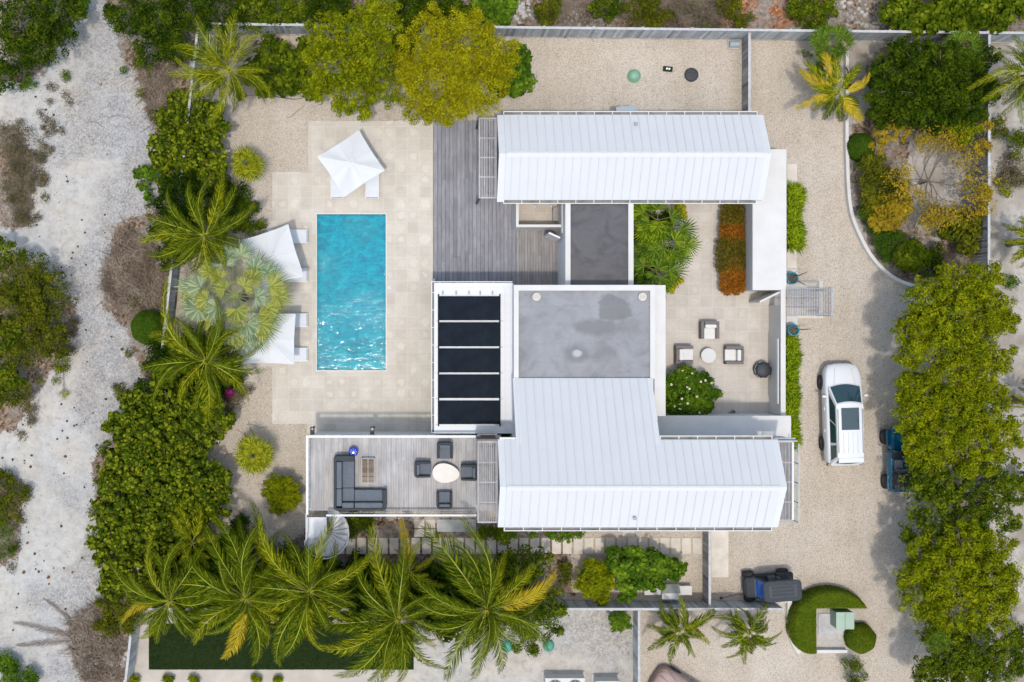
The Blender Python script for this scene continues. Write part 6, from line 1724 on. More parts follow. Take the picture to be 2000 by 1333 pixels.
shrub('dry brown scrub fringe along the left edge of the sand track', [(85, 300, 14, .35), (78, 345, 14, .35), (88, 385, 12, .3), (70, 425, 12, .3), (142, 640, 14, .3), (128, 690, 14, .3), (60, 810, 14, .3), (40, 850, 13, .3), (50, 960, 13, .3), (40, 1020, 12, .3), (22, 1110, 12, .3), (100, 170, 12, .3), (128, 150, 10, .3)], 'lf_dry', size=.045, lpc=26, cover=.9, name='scrub', cat='scrub')
shrub('sprinkling of brownish weeds on the pale sand left of the grey rubble', [(88, 232, 7, .25), (98, 245, 8, .25), (84, 250, 6, .2), (104, 238, 6, .2), (92, 262, 8, .25), (106, 256, 6, .2), (127, 184, 7, .3), (97, 198, 6, .25), (135, 200, 5, .2), (78, 222, 5, .2), (86, 285, 7, .2), (80, 300, 5, .2), (66, 300, 5, .2), (75, 276, 5, .2), (121, 256, 5, .2)], 'lf_dry', size=.035, lpc=26, cover=1.0, name='weeds', cat='weeds')
shrub('olive bush at the left edge below the middle', [(25, 965, 28, .9), (10, 1000, 26, .9), (5, 940, 18, .8)], 'lf_olive', size=.05)
shrub('dark grassy bush at the left edge opposite the sea grape hedge', [(8, 1040, 24, 1.0), (5, 1080, 24, 1.0)], 'lf_green', size=.06, shape='long')
shrub('bright green bush in the bottom left corner', [(15, 1310, 26, 1.0), (45, 1328, 22, .9), (5, 1290, 18, .9)], 'lf_vivid', size=.06)
# left boundary planting
tree('sea grape hedge tree below the first coconut palm', [(360, 225, 48, 2.4), (400, 240, 40, 2.3), (340, 280, 48, 2.4), (395, 295, 48, 2.4), (350, 335, 42, 2.0), (410, 330, 34, 2.0), (320, 310, 28, 1.9)], 'lf_grape', .072, 'round', cr=.19, lpc=15, cover=1.0)
shrub('ragged sprig of round leaves reaching over the sand left of the hedge', [(283, 345, 14, 1.0), (298, 335, 12, 1.1), (278, 365, 8, .8), (290, 385, 9, .7)], 'lf_vivid', size=.08, shape='round', lpc=10)
shrub('dark shrub between the small fan palm and the second coconut palm', [(465, 385, 30, 1.3), (445, 410, 30, 1.4), (478, 410, 22, 1.2), (430, 365, 24, 1.4)], 'lf_dark', size=.06)
shrub('small leafy bush at the corner of the paving beside the upper parasol', [(497, 440, 16, .8), (470, 435, 14, .8)], 'lf_green', size=.05)
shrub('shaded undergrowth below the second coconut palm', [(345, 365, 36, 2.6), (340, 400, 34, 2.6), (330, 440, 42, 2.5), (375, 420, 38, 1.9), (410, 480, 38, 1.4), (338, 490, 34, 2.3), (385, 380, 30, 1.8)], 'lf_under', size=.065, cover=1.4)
ball('round dark clipped shrub outside the left fence', 287, 640, 34, 1.5, 'lf_deephedge')
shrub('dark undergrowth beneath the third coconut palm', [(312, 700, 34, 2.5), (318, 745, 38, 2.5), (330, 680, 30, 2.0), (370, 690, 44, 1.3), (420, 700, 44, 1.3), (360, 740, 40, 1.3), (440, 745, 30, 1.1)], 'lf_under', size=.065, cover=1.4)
shrub('low brownish ground shrub with magenta flowers at the edge of the gravel', [(455, 775, 26, .5), (475, 765, 16, .4), (440, 790, 18, .4)], 'lf_dry', size=.04, flat=.4)
o = shrub('tiny magenta bougainvillea below the third coconut palm', [(447, 768, 9, .7)], 'magenta', size=.05, lpc=26, name='bougainvillea')
tree('large sea grape tree on the left boundary below the third coconut palm', [(275, 800, 48, 2.8), (330, 795, 55, 2.9), (390, 800, 45, 2.7), (250, 850, 46, 2.7), (305, 860, 58, 3.0), (370, 850, 50, 2.8), (425, 830, 24, 2.0), (445, 822, 15, 1.7)], 'lf_grape', .075, 'round', cr=.19, lpc=15, cover=1.0)
tree('large sea grape tree left of the low fan palm', [(240, 910, 50, 2.7), (300, 920, 58, 3.0), (360, 930, 60, 3.0), (405, 945, 45, 2.7), (225, 975, 46, 2.6), (285, 985, 58, 2.9), (350, 1000, 60, 2.8), (400, 1000, 44, 2.5)], 'lf_grape', .075, 'round', cr=.19, lpc=15, cover=1.0)
tree('sea grape tree above the bottom left palms', [(215, 1035, 42, 2.4), (265, 1050, 48, 2.6), (320, 1050, 46, 2.5), (230, 1095, 42, 2.3), (285, 1110, 46, 2.4), (225, 1145, 34, 1.9)], 'lf_grape', .072, 'round', cr=.19, lpc=15, cover=1.0)
shrub('yellowish undergrowth between the dead fronds and the bottom left palm', [(215, 1185, 24, 1.0), (230, 1215, 24, .9), (205, 1230, 18, .7), (255, 1190, 30, 2.5), (268, 1150, 34, 2.6), (262, 1215, 20, 2.2)], 'lf_olive', size=.055)
tree('single lime green round bush beside the roof terrace', [(550, 965, 26, 1.7), (535, 950, 22, 1.6), (567, 978, 22, 1.6), (545, 985, 22, 1.5), (565, 955, 20, 1.5)], 'lf_fresh', .045, cr=.17, cover=1.5, lpc=46, trunk=.05, cat='shrub', name='shrub')
shrub('dark low bush on the gravel below the lime green round bush', [(462, 1030, 20, .9), (480, 1050, 22, .9), (448, 1060, 20, .9)], 'lf_dark', size=.06)
shrub('dark shrub between spiral stair and the stepping path', [(695, 1025, 22, .9), (715, 1020, 14, .8)], 'lf_green', size=.055)
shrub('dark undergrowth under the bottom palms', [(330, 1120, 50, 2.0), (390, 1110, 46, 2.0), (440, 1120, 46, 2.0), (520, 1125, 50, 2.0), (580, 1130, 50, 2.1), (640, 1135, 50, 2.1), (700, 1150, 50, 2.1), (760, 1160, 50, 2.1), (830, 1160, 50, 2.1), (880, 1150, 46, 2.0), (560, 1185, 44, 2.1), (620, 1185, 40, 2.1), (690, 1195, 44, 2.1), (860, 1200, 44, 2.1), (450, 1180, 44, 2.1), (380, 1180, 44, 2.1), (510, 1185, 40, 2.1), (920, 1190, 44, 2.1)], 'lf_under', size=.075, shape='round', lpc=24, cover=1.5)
shrub('tiny dark plants between the stepping slabs near the spiral stair', [(694, 1085, 10, .5), (702, 1098, 10, .5)], 'lf_dark', size=.06, shape='round', lpc=12)
tree('dark green tree behind the rightmost of the big bottom palms', [(1010, 1120, 42, 2.4), (1050, 1100, 34, 2.2), (1060, 1180, 42, 2.6), (1030, 1210, 48, 2.6), (1070, 1215, 30, 2.2), (1000, 1170, 40, 2.4), (1030, 1250, 26, 2.0), (985, 1100, 28, 2.0)], 'lf_green', .07, cover=1.1)
shrub('small reddish green bush left of the lime yellow bush', [(1104, 1120, 15, .9), (1098, 1140, 12, .8), (1108, 1108, 9, .8)], 'lf_olive', size=.045)
tree('lime yellow bush by the bottom fence left of the sea grape', [(1160, 1125, 30, 1.8), (1180, 1140, 24, 1.7), (1150, 1145, 24, 1.6), (1172, 1165, 18, 1.4), (1174, 1180, 8, 1.2), (1165, 1140, 28, 1.8)], 'lf_fresh', .05, cr=.17, cover=1.5, lpc=40, trunk=.05, cat='shrub', name='shrub')
tree('spreading sea grape above the white garden bench', [(1205, 1095, 24, 1.8), (1240, 1100, 28, 2.0), (1275, 1100, 28, 2.0), (1310, 1110, 22, 1.8), (1230, 1130, 26, 1.9), (1262, 1130, 20, 1.8), (1225, 1160, 14, 1.6), (1330, 1110, 12, 1.5), (1315, 1125, 10, 1.4), (1290, 1140, 10, 1.5)], 'lf_vivid', .095, 'round', cr=.22, lpc=15, cover=.95, trunk=.07)
shrub('round vivid green bush in the corner of the rocky yard', [(1208, 1208, 18, 1.2), (1218, 1218, 14, 1.1), (1203, 1222, 13, 1.0)], 'lf_vivid', size=.045, lpc=40, cr=.18)
shrub('creeper spilling out under the south eave of the house', [(1000, 1043, 13, 1.5), (1040, 1044, 9, 1.3), (1075, 1042, 13, 1.4), (1105, 1045, 14, 1.4), (1130, 1043, 11, 1.3), (1090, 1052, 8, 1.0)], 'lf_vivid', size=.045, lpc=26, cr=.15, name='creeper', cat='creeper', trunk=0)
shrub('dark bushes under the end of the slatted sunshade south of the house', [(960, 1040, 20, 1.6), (985, 1042, 14, 1.4)], 'lf_green', size=.055)
for px, lb in ((262, 'left'), (328, 'second'), (378, 'third'), (500, 'fourth'), (541, 'right')):
    shrub('small spiky plant cut by the bottom edge below the turf, %s of five' % lb, [(px, 1330, 11, .5)], 'lf_fresh', size=.09, shape='long', lpc=26, cr=.15, name='small_plant', group='small plants along the bottom edge')
# courtyard planting
shrub('yellow croton at the lower end of the courtyard palms', [(1315, 548, 17, 1.3), (1308, 562, 11, 1.1)], 'lf_croton_y', size=.055, cr=.14, lpc=30, name='croton_bush')
shrub('yellow croton at the upper end of the courtyard palms', [(1328, 408, 12, 1.2), (1334, 420, 9, 1.1), (1322, 400, 9, 1.1)], 'lf_croton_y', size=.055, cr=.14, lpc=30, name='croton_bush')
def flowers(t, L, g):
    m = MB()
    for i in range(26):
        l = L[int(g.integers(0, 2))] if i % 3 else L[int(g.integers(0, len(L)))]
        a = g.uniform(0, 6.28); q = l[3] * math.sqrt(g.uniform(0, .8)); x, y = l[0] + q * math.cos(a), l[1] + q * math.sin(a)
        z = l[2] - l[3] * .75 * (1 - math.sqrt(max(0, 1 - (q / l[3]) ** 2))) + .05
        for k in range(5): aa = 2 * PI * k / 5; m.add([(x, y, z), (x + .05 * math.cos(aa - .4), y + .05 * math.sin(aa - .4), z + .02), (x + .075 * math.cos(aa), y + .075 * math.sin(aa), z + .02), (x + .05 * math.cos(aa + .4), y + .05 * math.sin(aa + .4), z + .02)], [(0, 1, 2, 3)])
    m.build('blossom', M['flower'], t, world=True)['kind'] = 'stuff'
shrub('flowering frangipani bush with cream blossoms in the courtyard corner', [(1330, 770, 36, 1.7), (1335, 745, 26, 1.5), (1372, 775, 28, 1.4), (1320, 795, 20, 1.5), (1362, 800, 20, 1.3), (1378, 745, 16, 1.2), (1398, 768, 13, 1.0), (1350, 745, 24, 1.5), (1350, 790, 28, 1.5), (1310, 750, 18, 1.5)], 'lf_vivid', size=.065, cr=.17, cover=1.6, lpc=30, name='frangipani_bush', extra=flowers)
# croton hedge in the planter: alternating bushes
def bandhedge(label, x0, y0, x1, y1, h, mat, dens, size, shape='long'):
    seed_no[0] += 1; g = np.random.default_rng(seed_no[0])
    a, c = W(x0, y1, h), W(x1, y0, h); n = int((c.x - a.x) * (c.y - a.y) * dens)
    x = g.uniform(a.x, c.x, n); y = g.uniform(a.y, c.y, n)
    u = 2 * (x - a.x) / (c.x - a.x) - 1; v = 2 * (y - a.y) / (c.y - a.y) - 1
    k = (np.abs(u) ** 3 + np.abs(v) ** 4) < 1 + .22 * np.sin(x * 13 + y * 9) + .2 * np.sin(y * 21); x, y, u, v = x[k], y[k], u[k], v[k]
    z = h * (1 - .3 * np.abs(u) ** 3 - .15 * np.abs(v) ** 3) * g.uniform(.72, 1.05, len(x)) + .05 * np.sin(x * 11) * np.cos(y * 12)
    N_ = np.stack([u * .8, v * .5, np.ones(len(x)) * .7], 1); P_ = np.stack([x, y, z], 1)
    cx_, cy_ = (a.x + c.x) / 2, (a.y + c.y) / 2
    D = np.stack([u * .9 + g.normal(0, .7, len(x)), v * .5 + g.normal(0, .7, len(x)), g.uniform(.1, .9, len(x))], 1)
    V = leaves_at(P_, N_, size, shape, .7, g, D) - np.array([cx_, cy_, 0])
    o = link('croton_bush', fast_mesh('croton_bush', V, 4), M[mat]); o.location = (cx_, cy_, 0)
    return tag(o, label, 'shrub', 'crotons in the courtyard planter')
bandhedge('orange green croton at the top of the courtyard planter', 1409, 396, 1458, 448, 1.0, 'lf_croton_g', 2600, .075)
bandhedge('bright orange croton second from the top in the courtyard planter', 1408, 432, 1459, 474, 1.0, 'lf_croton_o', 2600, .07)
bandhedge('dark bronze green croton in the middle of the courtyard planter', 1402, 458, 1462, 534, 1.05, 'lf_croton_g', 2600, .075)
bandhedge('orange croton at the bottom end of the courtyard planter', 1408, 514, 1460, 577, 1.0, 'lf_croton_o', 2600, .075)
# grass strips by the drive
def grass_strip(label, x0, y0, x1, y1, h, n, kind='stuff'):
    seed_no[0] += 1; g = np.random.default_rng(seed_no[0])
    a, c = W(x0, y1, .3), W(x1, y0, .3)
    x = g.uniform(a.x, c.x, n); y = g.uniform(a.y, c.y, n)
    n = n // 2; x = x[:n]; y = y[:n]; f_ = (x - a.x) / (c.x - a.x); lim = .72 + .2 * np.sin(y * 3.1) + .13 * np.sin(y * 7.7 + 1); k_ = f_ < lim; x = x[k_]; y = y[k_]; n = len(x); L = g.uniform(.22, .5, n); ang = g.normal(.15, 1.1, n) + (x > (a.x + c.x) / 2) * 0.0
    dx, dy = np.cos(ang), np.sin(ang); z0 = g.uniform(.1, .45, n) * h / .5
    w = .019
    A = np.stack([x, y, z0], 1); B = A + np.stack([dx * L * .5, dy * L * .5, L * .45], 1); Cc = B + np.stack([dx * L * .7, dy * L * .7, -L * .25], 1)
    s = np.stack([-dy * w, dx * w, 0 * x], 1)
    Q = np.stack([A - s, A + s, B + s * 1.1, B - s * 1.1, B - s * 1.1, B + s * 1.1, Cc + s * .2, Cc - s * .2], 1).reshape(-1, 3)
    cx_, cy_ = (a.x + c.x) / 2, (a.y + c.y) / 2
    o = link('grass_strip', fast_mesh('grass_strip', Q - np.array([cx_, cy_, 0]), 4), M['lf_grass']); o.location = (cx_, cy_, 0)
    return tag(o, label, 'grass', kind=kind)
grass_strip('lime green strappy grass along the white annexe wall', 1537, 368, 1560, 482, .6, 9000)
grass_strip('lime green strappy grass along the courtyard wall beside the white car', 1536, 658, 1551, 870, .5, 9500)
o = MB().box(WX(1535), WX(1558.5), WY(880), WY(656), 0, .03).box(WX(1558.5), WX(1560.5), WY(880), WY(656), 0, .1).build('pebble_strip', M['whitecap']); tag(o, 'narrow white pebble border beside the lower strip of grass', 'pebble border')
# turf blades
def turf():
    g = np.random.default_rng(5); a, c = W(291, 1308), W(808, 1218); n = 60000
    x = g.uniform(a.x, c.x, n); y = g.uniform(a.y, c.y, n); P_ = np.stack([x, y, np.full(n, .055)], 1)
    V = leaves_at(P_, np.tile([0, 0, 1.0], (n, 1)), .03, 'long', .9, g)
    o = link('turf_grass', fast_mesh('turf_grass', V, 4), M['lf_turf']); tag(o, 'dark green artificial turf rectangle under the big bottom palms', 'turf', kind='stuff')
turf()
# clipped ring hedge round the cabinet
def ring_inside(x, y):
    # C shape: outline ellipse minus courtyard and the opening at the right
    c = W(1622, 1225, 1.0); k = mpp(1.0)
    px = NX + x / k; py = NY - y / k
    ex = np.minimum(76 - np.abs(px - 1622) , 0) * 0
    outer = 1 - np.sqrt(((px - 1626) / 80) ** 2 + ((py - 1218) / 67) ** 2)
    outer2 = 1 - np.sqrt(((px - 1590) / 44) ** 2 + ((py - 1228) / 54) ** 2)
    d_out = np.maximum(outer * 70, outer2 * 42)
    inner = np.maximum(np.maximum(1598 - px, 1192 - py), -9999)
    inner = np.maximum(inner, 0 * px - 9999)
    d = np.minimum(d_out, inner)
    d = np.minimum(d, np.where(px > 1640, 1208 - py, 9999))
    return d * k
a, c2 = W(1535, 1290, 1.0), W(1715, 1140, 1.0)
clipped('clipped green hedge curving like a C round the transformer cabinet', ring_inside, (a.x, c2.x, a.y, c2.y), 1.15, 'lf_hedge')
ball('clipped green ball at the open end of the C shaped hedge', 1685, 1250, 29, 1.15, 'lf_hedge')
shrub('small bush below the clipped ball at the bottom of the drive', [(1660, 1300, 14, .8), (1678, 1305, 13, .8), (1662, 1325, 14, .8), (1690, 1322, 9, .6)], 'lf_green', size=.06, shape='long')
# right planting bed
tree('large dark green bushy tree in the top right planting bed', [(1740, 140, 42, 2.9), (1790, 120, 48, 3.2), (1845, 125, 48, 3.2), (1890, 150, 44, 3.1), (1730, 185, 38, 2.7), (1785, 180, 50, 3.2), (1840, 190, 50, 3.2), (1890, 205, 42, 3.0), (1815, 225, 36, 2.6), (1870, 240, 34, 2.4), (1715, 215, 22, 2.0), (1760, 100, 30, 2.8), (1915, 110, 34, 2.9), (1915, 180, 34, 2.9), (1735, 230, 26, 2.0), (1770, 215, 34, 2.6), (1845, 160, 44, 3.3)], 'lf_dark', .062, cr=.22, cover=1.2, lpc=34, trunk=.14)
shrub('yellow green shrub tuft at the lower edge of the dark tree by the right fence', [(1885, 255, 22, 2.4), (1870, 262, 14, 2.2)], 'lf_fresh', size=.07)
ball('small round dark clipped bush behind the curving kerb', 1686, 286, 27, 1.2, 'lf_deephedge')
def sparse_tree(label, px, py, R_, h, mat, nb=26, seed=3, leafn=15, twist=.5):
    r = random.Random(seed); c = W(px, py, h * .6)
    t = thing('sparse_tree', label, 'tree', (c.x, c.y, 0))
    m = MB(); tips = []
    def grow(p, d, L, rad, dep):
        q = p; pts = [p]
        for k in range(3):
            d = (d + Vector((r.uniform(-twist, twist) * .5, r.uniform(-twist, twist) * .5, r.uniform(-.15, .2)))).normalized(); q = q + d * L / 3; pts.append(q)
            if dep <= 1: tips.append(q)
        m.tube(pts, [rad, rad * .8, rad * .65, rad * .5], 5)
        if dep == 0: return
        for k in range(3 if dep > 1 else 3):
            a = r.uniform(-.9, .9); d2 = Vector((d.x * math.cos(a) - d.y * math.sin(a), d.x * math.sin(a) + d.y * math.cos(a), d.z * .6 + r.uniform(-.1, .25))).normalized()
            grow(q if k else pts[2], d2, L * r.uniform(.6, .85), rad * .55, dep - 1)
    Rm = R_ * mpp(h)
    for k in range(8):
        a = 2 * PI * k / 8 + r.uniform(-.3, .3); grow(Vector((0, 0, h * .35)), Vector((math.cos(a), math.sin(a), .45)).normalized(), Rm * .40, .04, 3)
    m.tube([(0, 0, 0), (0, 0, h * .36)], [.1, .07], 8)
    m.build('trunk', M['twig'], t)
    g = np.random.default_rng(seed); T = np.array([tuple(p) for p in tips if r.random() < .8]); Pp = np.repeat(T, leafn, 0) + g.normal(0, .17, (len(T) * leafn, 3))
    foliage_obj('crown', Pp, np.tile([0, 0, 1.0], (len(Pp), 1)), .06, 'leaf', mat, t, .6, g)
sparse_tree('half bare tree with thin grey branches and yellow leaves inside the right bed', 1825, 350, 112, 2.8, 'lf_yellow', seed=4, leafn=7)
tree('yellowing shrub left of the half bare tree', [(1740, 235, 20, 1.8), (1755, 260, 18, 1.8), (1725, 260, 18, 1.7), (1770, 240, 14, 1.7), (1712, 290, 14, 1.5)], 'lf_yellow', .06, cr=.16, cover=.6, lpc=14, trunk=.05, cat='shrub', name='shrub', inner=.05)
shrub('yellow and green shrub along the kerb below the clipped bush', [(1696, 350, 20, 1.5), (1708, 330, 22, 1.5), (1755, 370, 22, 1.4), (1720, 370, 28, 1.5), (1704, 390, 22, 1.4), (1735, 345, 20, 1.3), (1698, 322, 16, 1.3)], 'lf_olive', size=.06)
shrub('yellow leaved shrub in the curve of the kerb', [(1730, 400, 28, 1.6), (1745, 425, 26, 1.6), (1720, 430, 20, 1.5), (1765, 405, 20, 1.5)], 'lf_yellow', size=.06, cr=.18, lpc=24)
shrub('deep green low shrub following the kerb curve', [(1694, 415, 15, 1.0), (1708, 440, 18, 1.0), (1724, 464, 20, 1.0), (1738, 490, 18, .9), (1745, 468, 18, 1.1), (1712, 425, 16, 1.0)], 'lf_deephedge', size=.045, lpc=44, cover=1.7)
shrub('dark olive rounded shrub at the lower end of the kerb bed', [(1774, 500, 26, 1.5), (1792, 510, 22, 1.4), (1778, 515, 16, 1.2), (1784, 490, 22, 1.4)], 'lf_green', size=.042, cr=.16, lpc=40, cover=1.6, jitter=.15)
shrub('dark shrub between the rounded shrub and the tall lime trees', [(1815, 520, 28, 1.3), (1790, 490, 22, 1.2), (1830, 500, 20, 1.2)], 'lf_dark', size=.05)
shrub('olive shrub by the lower right fence inside the bed', [(1860, 450, 24, 1.4), (1890, 470, 24, 1.4), (1875, 430, 18, 1.3), (1905, 440, 18, 1.3)], 'lf_olive', size=.07, shape='round', lpc=16)
shrub('yellow green sprays leaning on the right fence', [(1915, 290, 16, 2.2), (1920, 380, 16, 2.2), (1925, 245, 12, 2.1), (1915, 410, 14, 2.0)], 'lf_yellow', size=.06, cr=.15, lpc=16, inner=.05)
# big trees on the right of the drive
tree('tall lime green tree at the top of the right hand row', [(1860, 560, 52, 5.4), (1905, 555, 40, 5.2), (1810, 590, 48, 5.2), (1920, 600, 50, 5.4), (1865, 615, 62, 5.8), (1790, 645, 48, 4.9), (1830, 665, 60, 5.6), (1895, 665, 58, 5.6), (1945, 620, 30, 4.8), (1770, 690, 32, 4.3), (1940, 700, 30, 4.8)],
     'lf_fresh', .06, cr=.25, cover=1.15, lpc=44, trunk=.22)
tree('olive green tree above the blue jeep in the right hand row', [(1850, 740, 56, 5.0), (1905, 735, 52, 5.0), (1800, 770, 48, 4.6), (1865, 800, 60, 5.2), (1925, 800, 52, 5.0), (1785, 815, 44, 4.4), (1830, 855, 52, 4.8), (1900, 865, 58, 5.0), (1955, 850, 34, 4.6), (1796, 862, 34, 4.0), (1775, 760, 34, 4.2), (1803, 888, 34, 3.8), (1812, 912, 30, 3.6)],
     'lf_fresh', .06, cr=.25, cover=1.15, lpc=44, trunk=.22)
tree('darker sparse tree below the blue jeep in the right hand row', [(1800, 935, 42, 3.8), (1850, 925, 50, 4.2), (1905, 940, 52, 4.4), (1955, 920, 40, 4.2), (1820, 985, 50, 4.0), (1880, 1000, 52, 4.2), (1940, 1000, 48, 4.2), (1975, 960, 30, 4.0), (1790, 1030, 34, 3.4), (1850, 1040, 38, 3.6)],
     'lf_green', .07, 'leaf', cr=.2, cover=.75, lpc=24, trunk=.18, inner=.2)
tree('broad green tree in the lower right by the ring hedge', [(1820, 1080, 44, 4.4), (1880, 1060, 48, 4.8), (1930, 1075, 44, 4.6), (1780, 1115, 36, 4.0), (1850, 1125, 62, 5.0), (1920, 1130, 58, 5.0), (1800, 1165, 46, 4.3), (1865, 1190, 60, 4.9), (1930, 1190, 48, 4.8), (1825, 1215, 40, 4.2), (1965, 1120, 26, 4.4)],
     'lf_fresh', .058, cr=.24, cover=1.15, lpc=44, trunk=.22)
tree('green tree cut by the bottom right corner', [(1850, 1265, 48, 4.2), (1910, 1260, 52, 4.5), (1830, 1315, 46, 4.0), (1890, 1320, 56, 4.3), (1945, 1300, 44, 4.3), (1970, 1250, 24, 4.0), (1800, 1310, 26, 3.2)],
     'lf_green', .058, cr=.2, cover=.95, lpc=32, trunk=.2)
for lb, L, mt in (('small bush on the sandy strip beside the tall lime tree', [(1975, 545, 9, .6), (1985, 553, 10, .6), (1972, 558, 7, .5)], 'lf_vivid'),
                  ('green bush at the right edge above the lime fan palm', [(1990, 280, 20, 1.4), (1995, 265, 16, 1.3), (1985, 300, 12, 1.1)], 'lf_green'),
                  ('straggly olive shrub on the sandy strip outside the right fence', [(1950, 245, 16, .8), (1965, 260, 12, .7), (1945, 265, 12, .7)], 'lf_olive'),
                  ('grey green shrub on the sandy strip below the straggly one', [(1975, 325, 24, .9), (1990, 345, 18, .8), (1965, 345, 14, .6)], 'lf_dry'),
                  ('little round leaved weeds on the sandy strip', [(1948, 355, 6, .4), (1958, 360, 6, .4), (1966, 356, 6, .4), (1960, 375, 5, .3), (1970, 376, 5, .3)], 'lf_fresh'),
                  ('bush at the right edge beside the darker sparse tree', [(1990, 935, 18, 1.4), (1998, 950, 14, 1.4)], 'lf_green'),
                  ('bush at the right edge beside the broad lower tree', [(1998, 1235, 16, 1.4), (1995, 1255, 14, 1.3), (2000, 1290, 14, 1.3)], 'lf_dark')):
    shrub(lb, L, mt, size=.055, lpc=22)
# palms
palm('tall coconut palm at the top left corner of the yard', 448, 138, 4.6, [(372, 34), (340, 66), (328, 98), (330, 155), (350, 185), (412, 243), (535, 188), (500, 60), (464, 14), (425, 30), (350, 130), (395, 200)], 'palm_lime', 'palm', extra_in=6, lean=(-.2, .3))
palm('coconut palm left of the upper parasol', 400, 460, 4.2, [(342, 352), (430, 336), (500, 405), (275, 468), (285, 528), (322, 545), (418, 548), (445, 520), (282, 420), (315, 385), (385, 340), (478, 362), (330, 500)], 'palm', 'palm_lime', extra_in=7)
palm('coconut palm below the silver fan palm', 402, 705, 4.4, [(315, 565), (338, 612), (290, 640), (430, 590), (468, 635), (508, 690), (510, 738), (500, 768), (412, 828), (385, 802), (300, 765), (275, 712), (295, 672), (345, 785), (440, 790)], 'palm', 'palm_lime', extra_in=7)
palm('leftmost of the big coconut palms along the bottom', 332, 1173, 5.0, [(216, 1113), (285, 1055), (240, 1163), (237, 1199), (278, 1252), (307, 1256), (395, 1252), (452, 1140), (300, 1072), (352, 1050), (410, 1070), (262, 1215), (420, 1205)], 'palm', 'palm_lime', yellow=(3,), extra_in=8)
palm('second of the big coconut palms along the bottom, over the turf', 480, 1168, 5.2, [(350, 1082), (427, 1005), (306, 1137), (358, 1203), (365, 1252), (442, 1296), (505, 1301), (566, 1165), (395, 1030), (500, 1020), (560, 1090), (575, 1215), (410, 1240), (540, 1260)], 'palm', 'palm_lime', yellow=(5,), extra_in=8)
palm('third of the big coconut palms along the bottom, reaching over the spiral stair', 604, 1157, 5.6, [(500, 1018), (652, 1020), (466, 1052), (469, 1108), (476, 1146), (499, 1185), (520, 1306), (560, 1308), (680, 1120), (700, 1172), (675, 1222), (570, 1030), (620, 1270), (540, 1240), (730, 1090)], 'palm', 'palm_lime', extra_in=8)
palm('fourth of the big coconut palms along the bottom, lowest crown', 777, 1208, 5.2, [(663, 1096), (714, 1034), (765, 1098), (803, 1058), (604, 1220), (626, 1280), (668, 1325), (720, 1345), (801, 1345), (858, 1322), (706, 1192), (872, 1250), (850, 1150), (760, 1350), (640, 1245)], 'palm', 'palm_lime', extra_in=8)
palm('rightmost of the big coconut palms along the bottom, tallest crown', 950, 1190, 6.0, [(832, 1026), (884, 1042), (928, 1016), (975, 1076), (1045, 1106), (1090, 1127), (1073, 1253), (994, 1322), (934, 1338), (858, 1324), (806, 1132), (799, 1178), (822, 1228), (1020, 1180), (890, 1290), (1010, 1270)], 'palm', 'palm_lime', yellow=(5,), extra_in=8)
palm('young coconut palm among the stepping slabs with an arching yellowish frond', 800, 1120, 3.4, [(785, 1014), (745, 1100), (850, 1085), (865, 1145), (740, 1150), (820, 1055)], 'palm_lime', extra_in=3, yellow=(0,))
palm('small bright palm in front of the sea grape tree at the lower left', 375, 1062, 3.0, [(392, 985), (338, 1008), (322, 1090), (428, 1045), (410, 1110), (350, 990), (432, 1085), (365, 1130)], 'palm_lime', 'palm', extra_in=4)
palm('young palm between the sea grape tree and the spiral stair', 497, 1100, 3.4, [(507, 985), (470, 1010), (545, 1040), (440, 1060), (555, 1100), (470, 1160)], 'palm', 'palm_lime', extra_in=3)
palm('small yellowish coconut palm over the kerb at the top of the drive', 1637, 180, 2.6, [(1558, 148), (1572, 128), (1560, 212), (1607, 96), (1632, 102), (1692, 126), (1706, 148), (1682, 238), (1590, 215), (1665, 225), (1590, 170)], 'palm_lime', yellow=(0, 2, 3, 6, 7), extra_in=3)
palm('coconut palm cut by the right edge near the top', 2012, 145, 4.0, [(1925, 192), (1930, 138), (1958, 222), (1985, 62), (1900, 165), (1985, 235), (1950, 95), (2080, 120), (2080, 200)], 'palm', 'palm_lime', extra_in=5)
palm('bright young palm cut by the right edge beside the lime tree', 2018, 470, 2.4, [(1962, 472), (1966, 440), (1978, 512), (1992, 425), (1998, 522), (2070, 450), (2070, 500)], 'palm_lime', extra_in=4)
palm('bright young palm cut by the right edge beside the olive tree', 2022, 785, 2.2, [(1977, 770), (1980, 805), (1998, 745), (2060, 760), (2060, 820), (2000, 830)], 'palm_lime', extra_in=3)
palm('small coconut palm below the cart, left of two on the bottom gravel', 1327, 1232, 2.4, [(1287, 1178), (1330, 1165), (1402, 1195), (1382, 1250), (1348, 1275), (1300, 1295), (1264, 1268), (1268, 1225), (1292, 1208), (1372, 1215), (1310, 1180)], 'palm', 'palm_lime', extra_in=5)
palm('small coconut palm below the cart, right of two on the bottom gravel', 1464, 1236, 2.4, [(1392, 1232), (1398, 1200), (1432, 1195), (1502, 1182), (1520, 1242), (1516, 1276), (1428, 1288), (1450, 1292), (1498, 1262), (1502, 1210), (1410, 1260)], 'palm', 'palm_lime', extra_in=5)
fan_palm('small yellow green fan palm on the gravel above the upper parasol', 483, 320, 1.3, radial_fans(483, 320, 30, 9, 25, 5, 3), 'fan_lime', spread=2.5, n=24)
fan_palm('yellow green fan palm on the gravel beside the roof terrace', 496, 889, 1.4, radial_fans(496, 889, 36, 11, 28, 6, 3), 'fan_lime', 'fan_lime', spread=2.5, n=24)
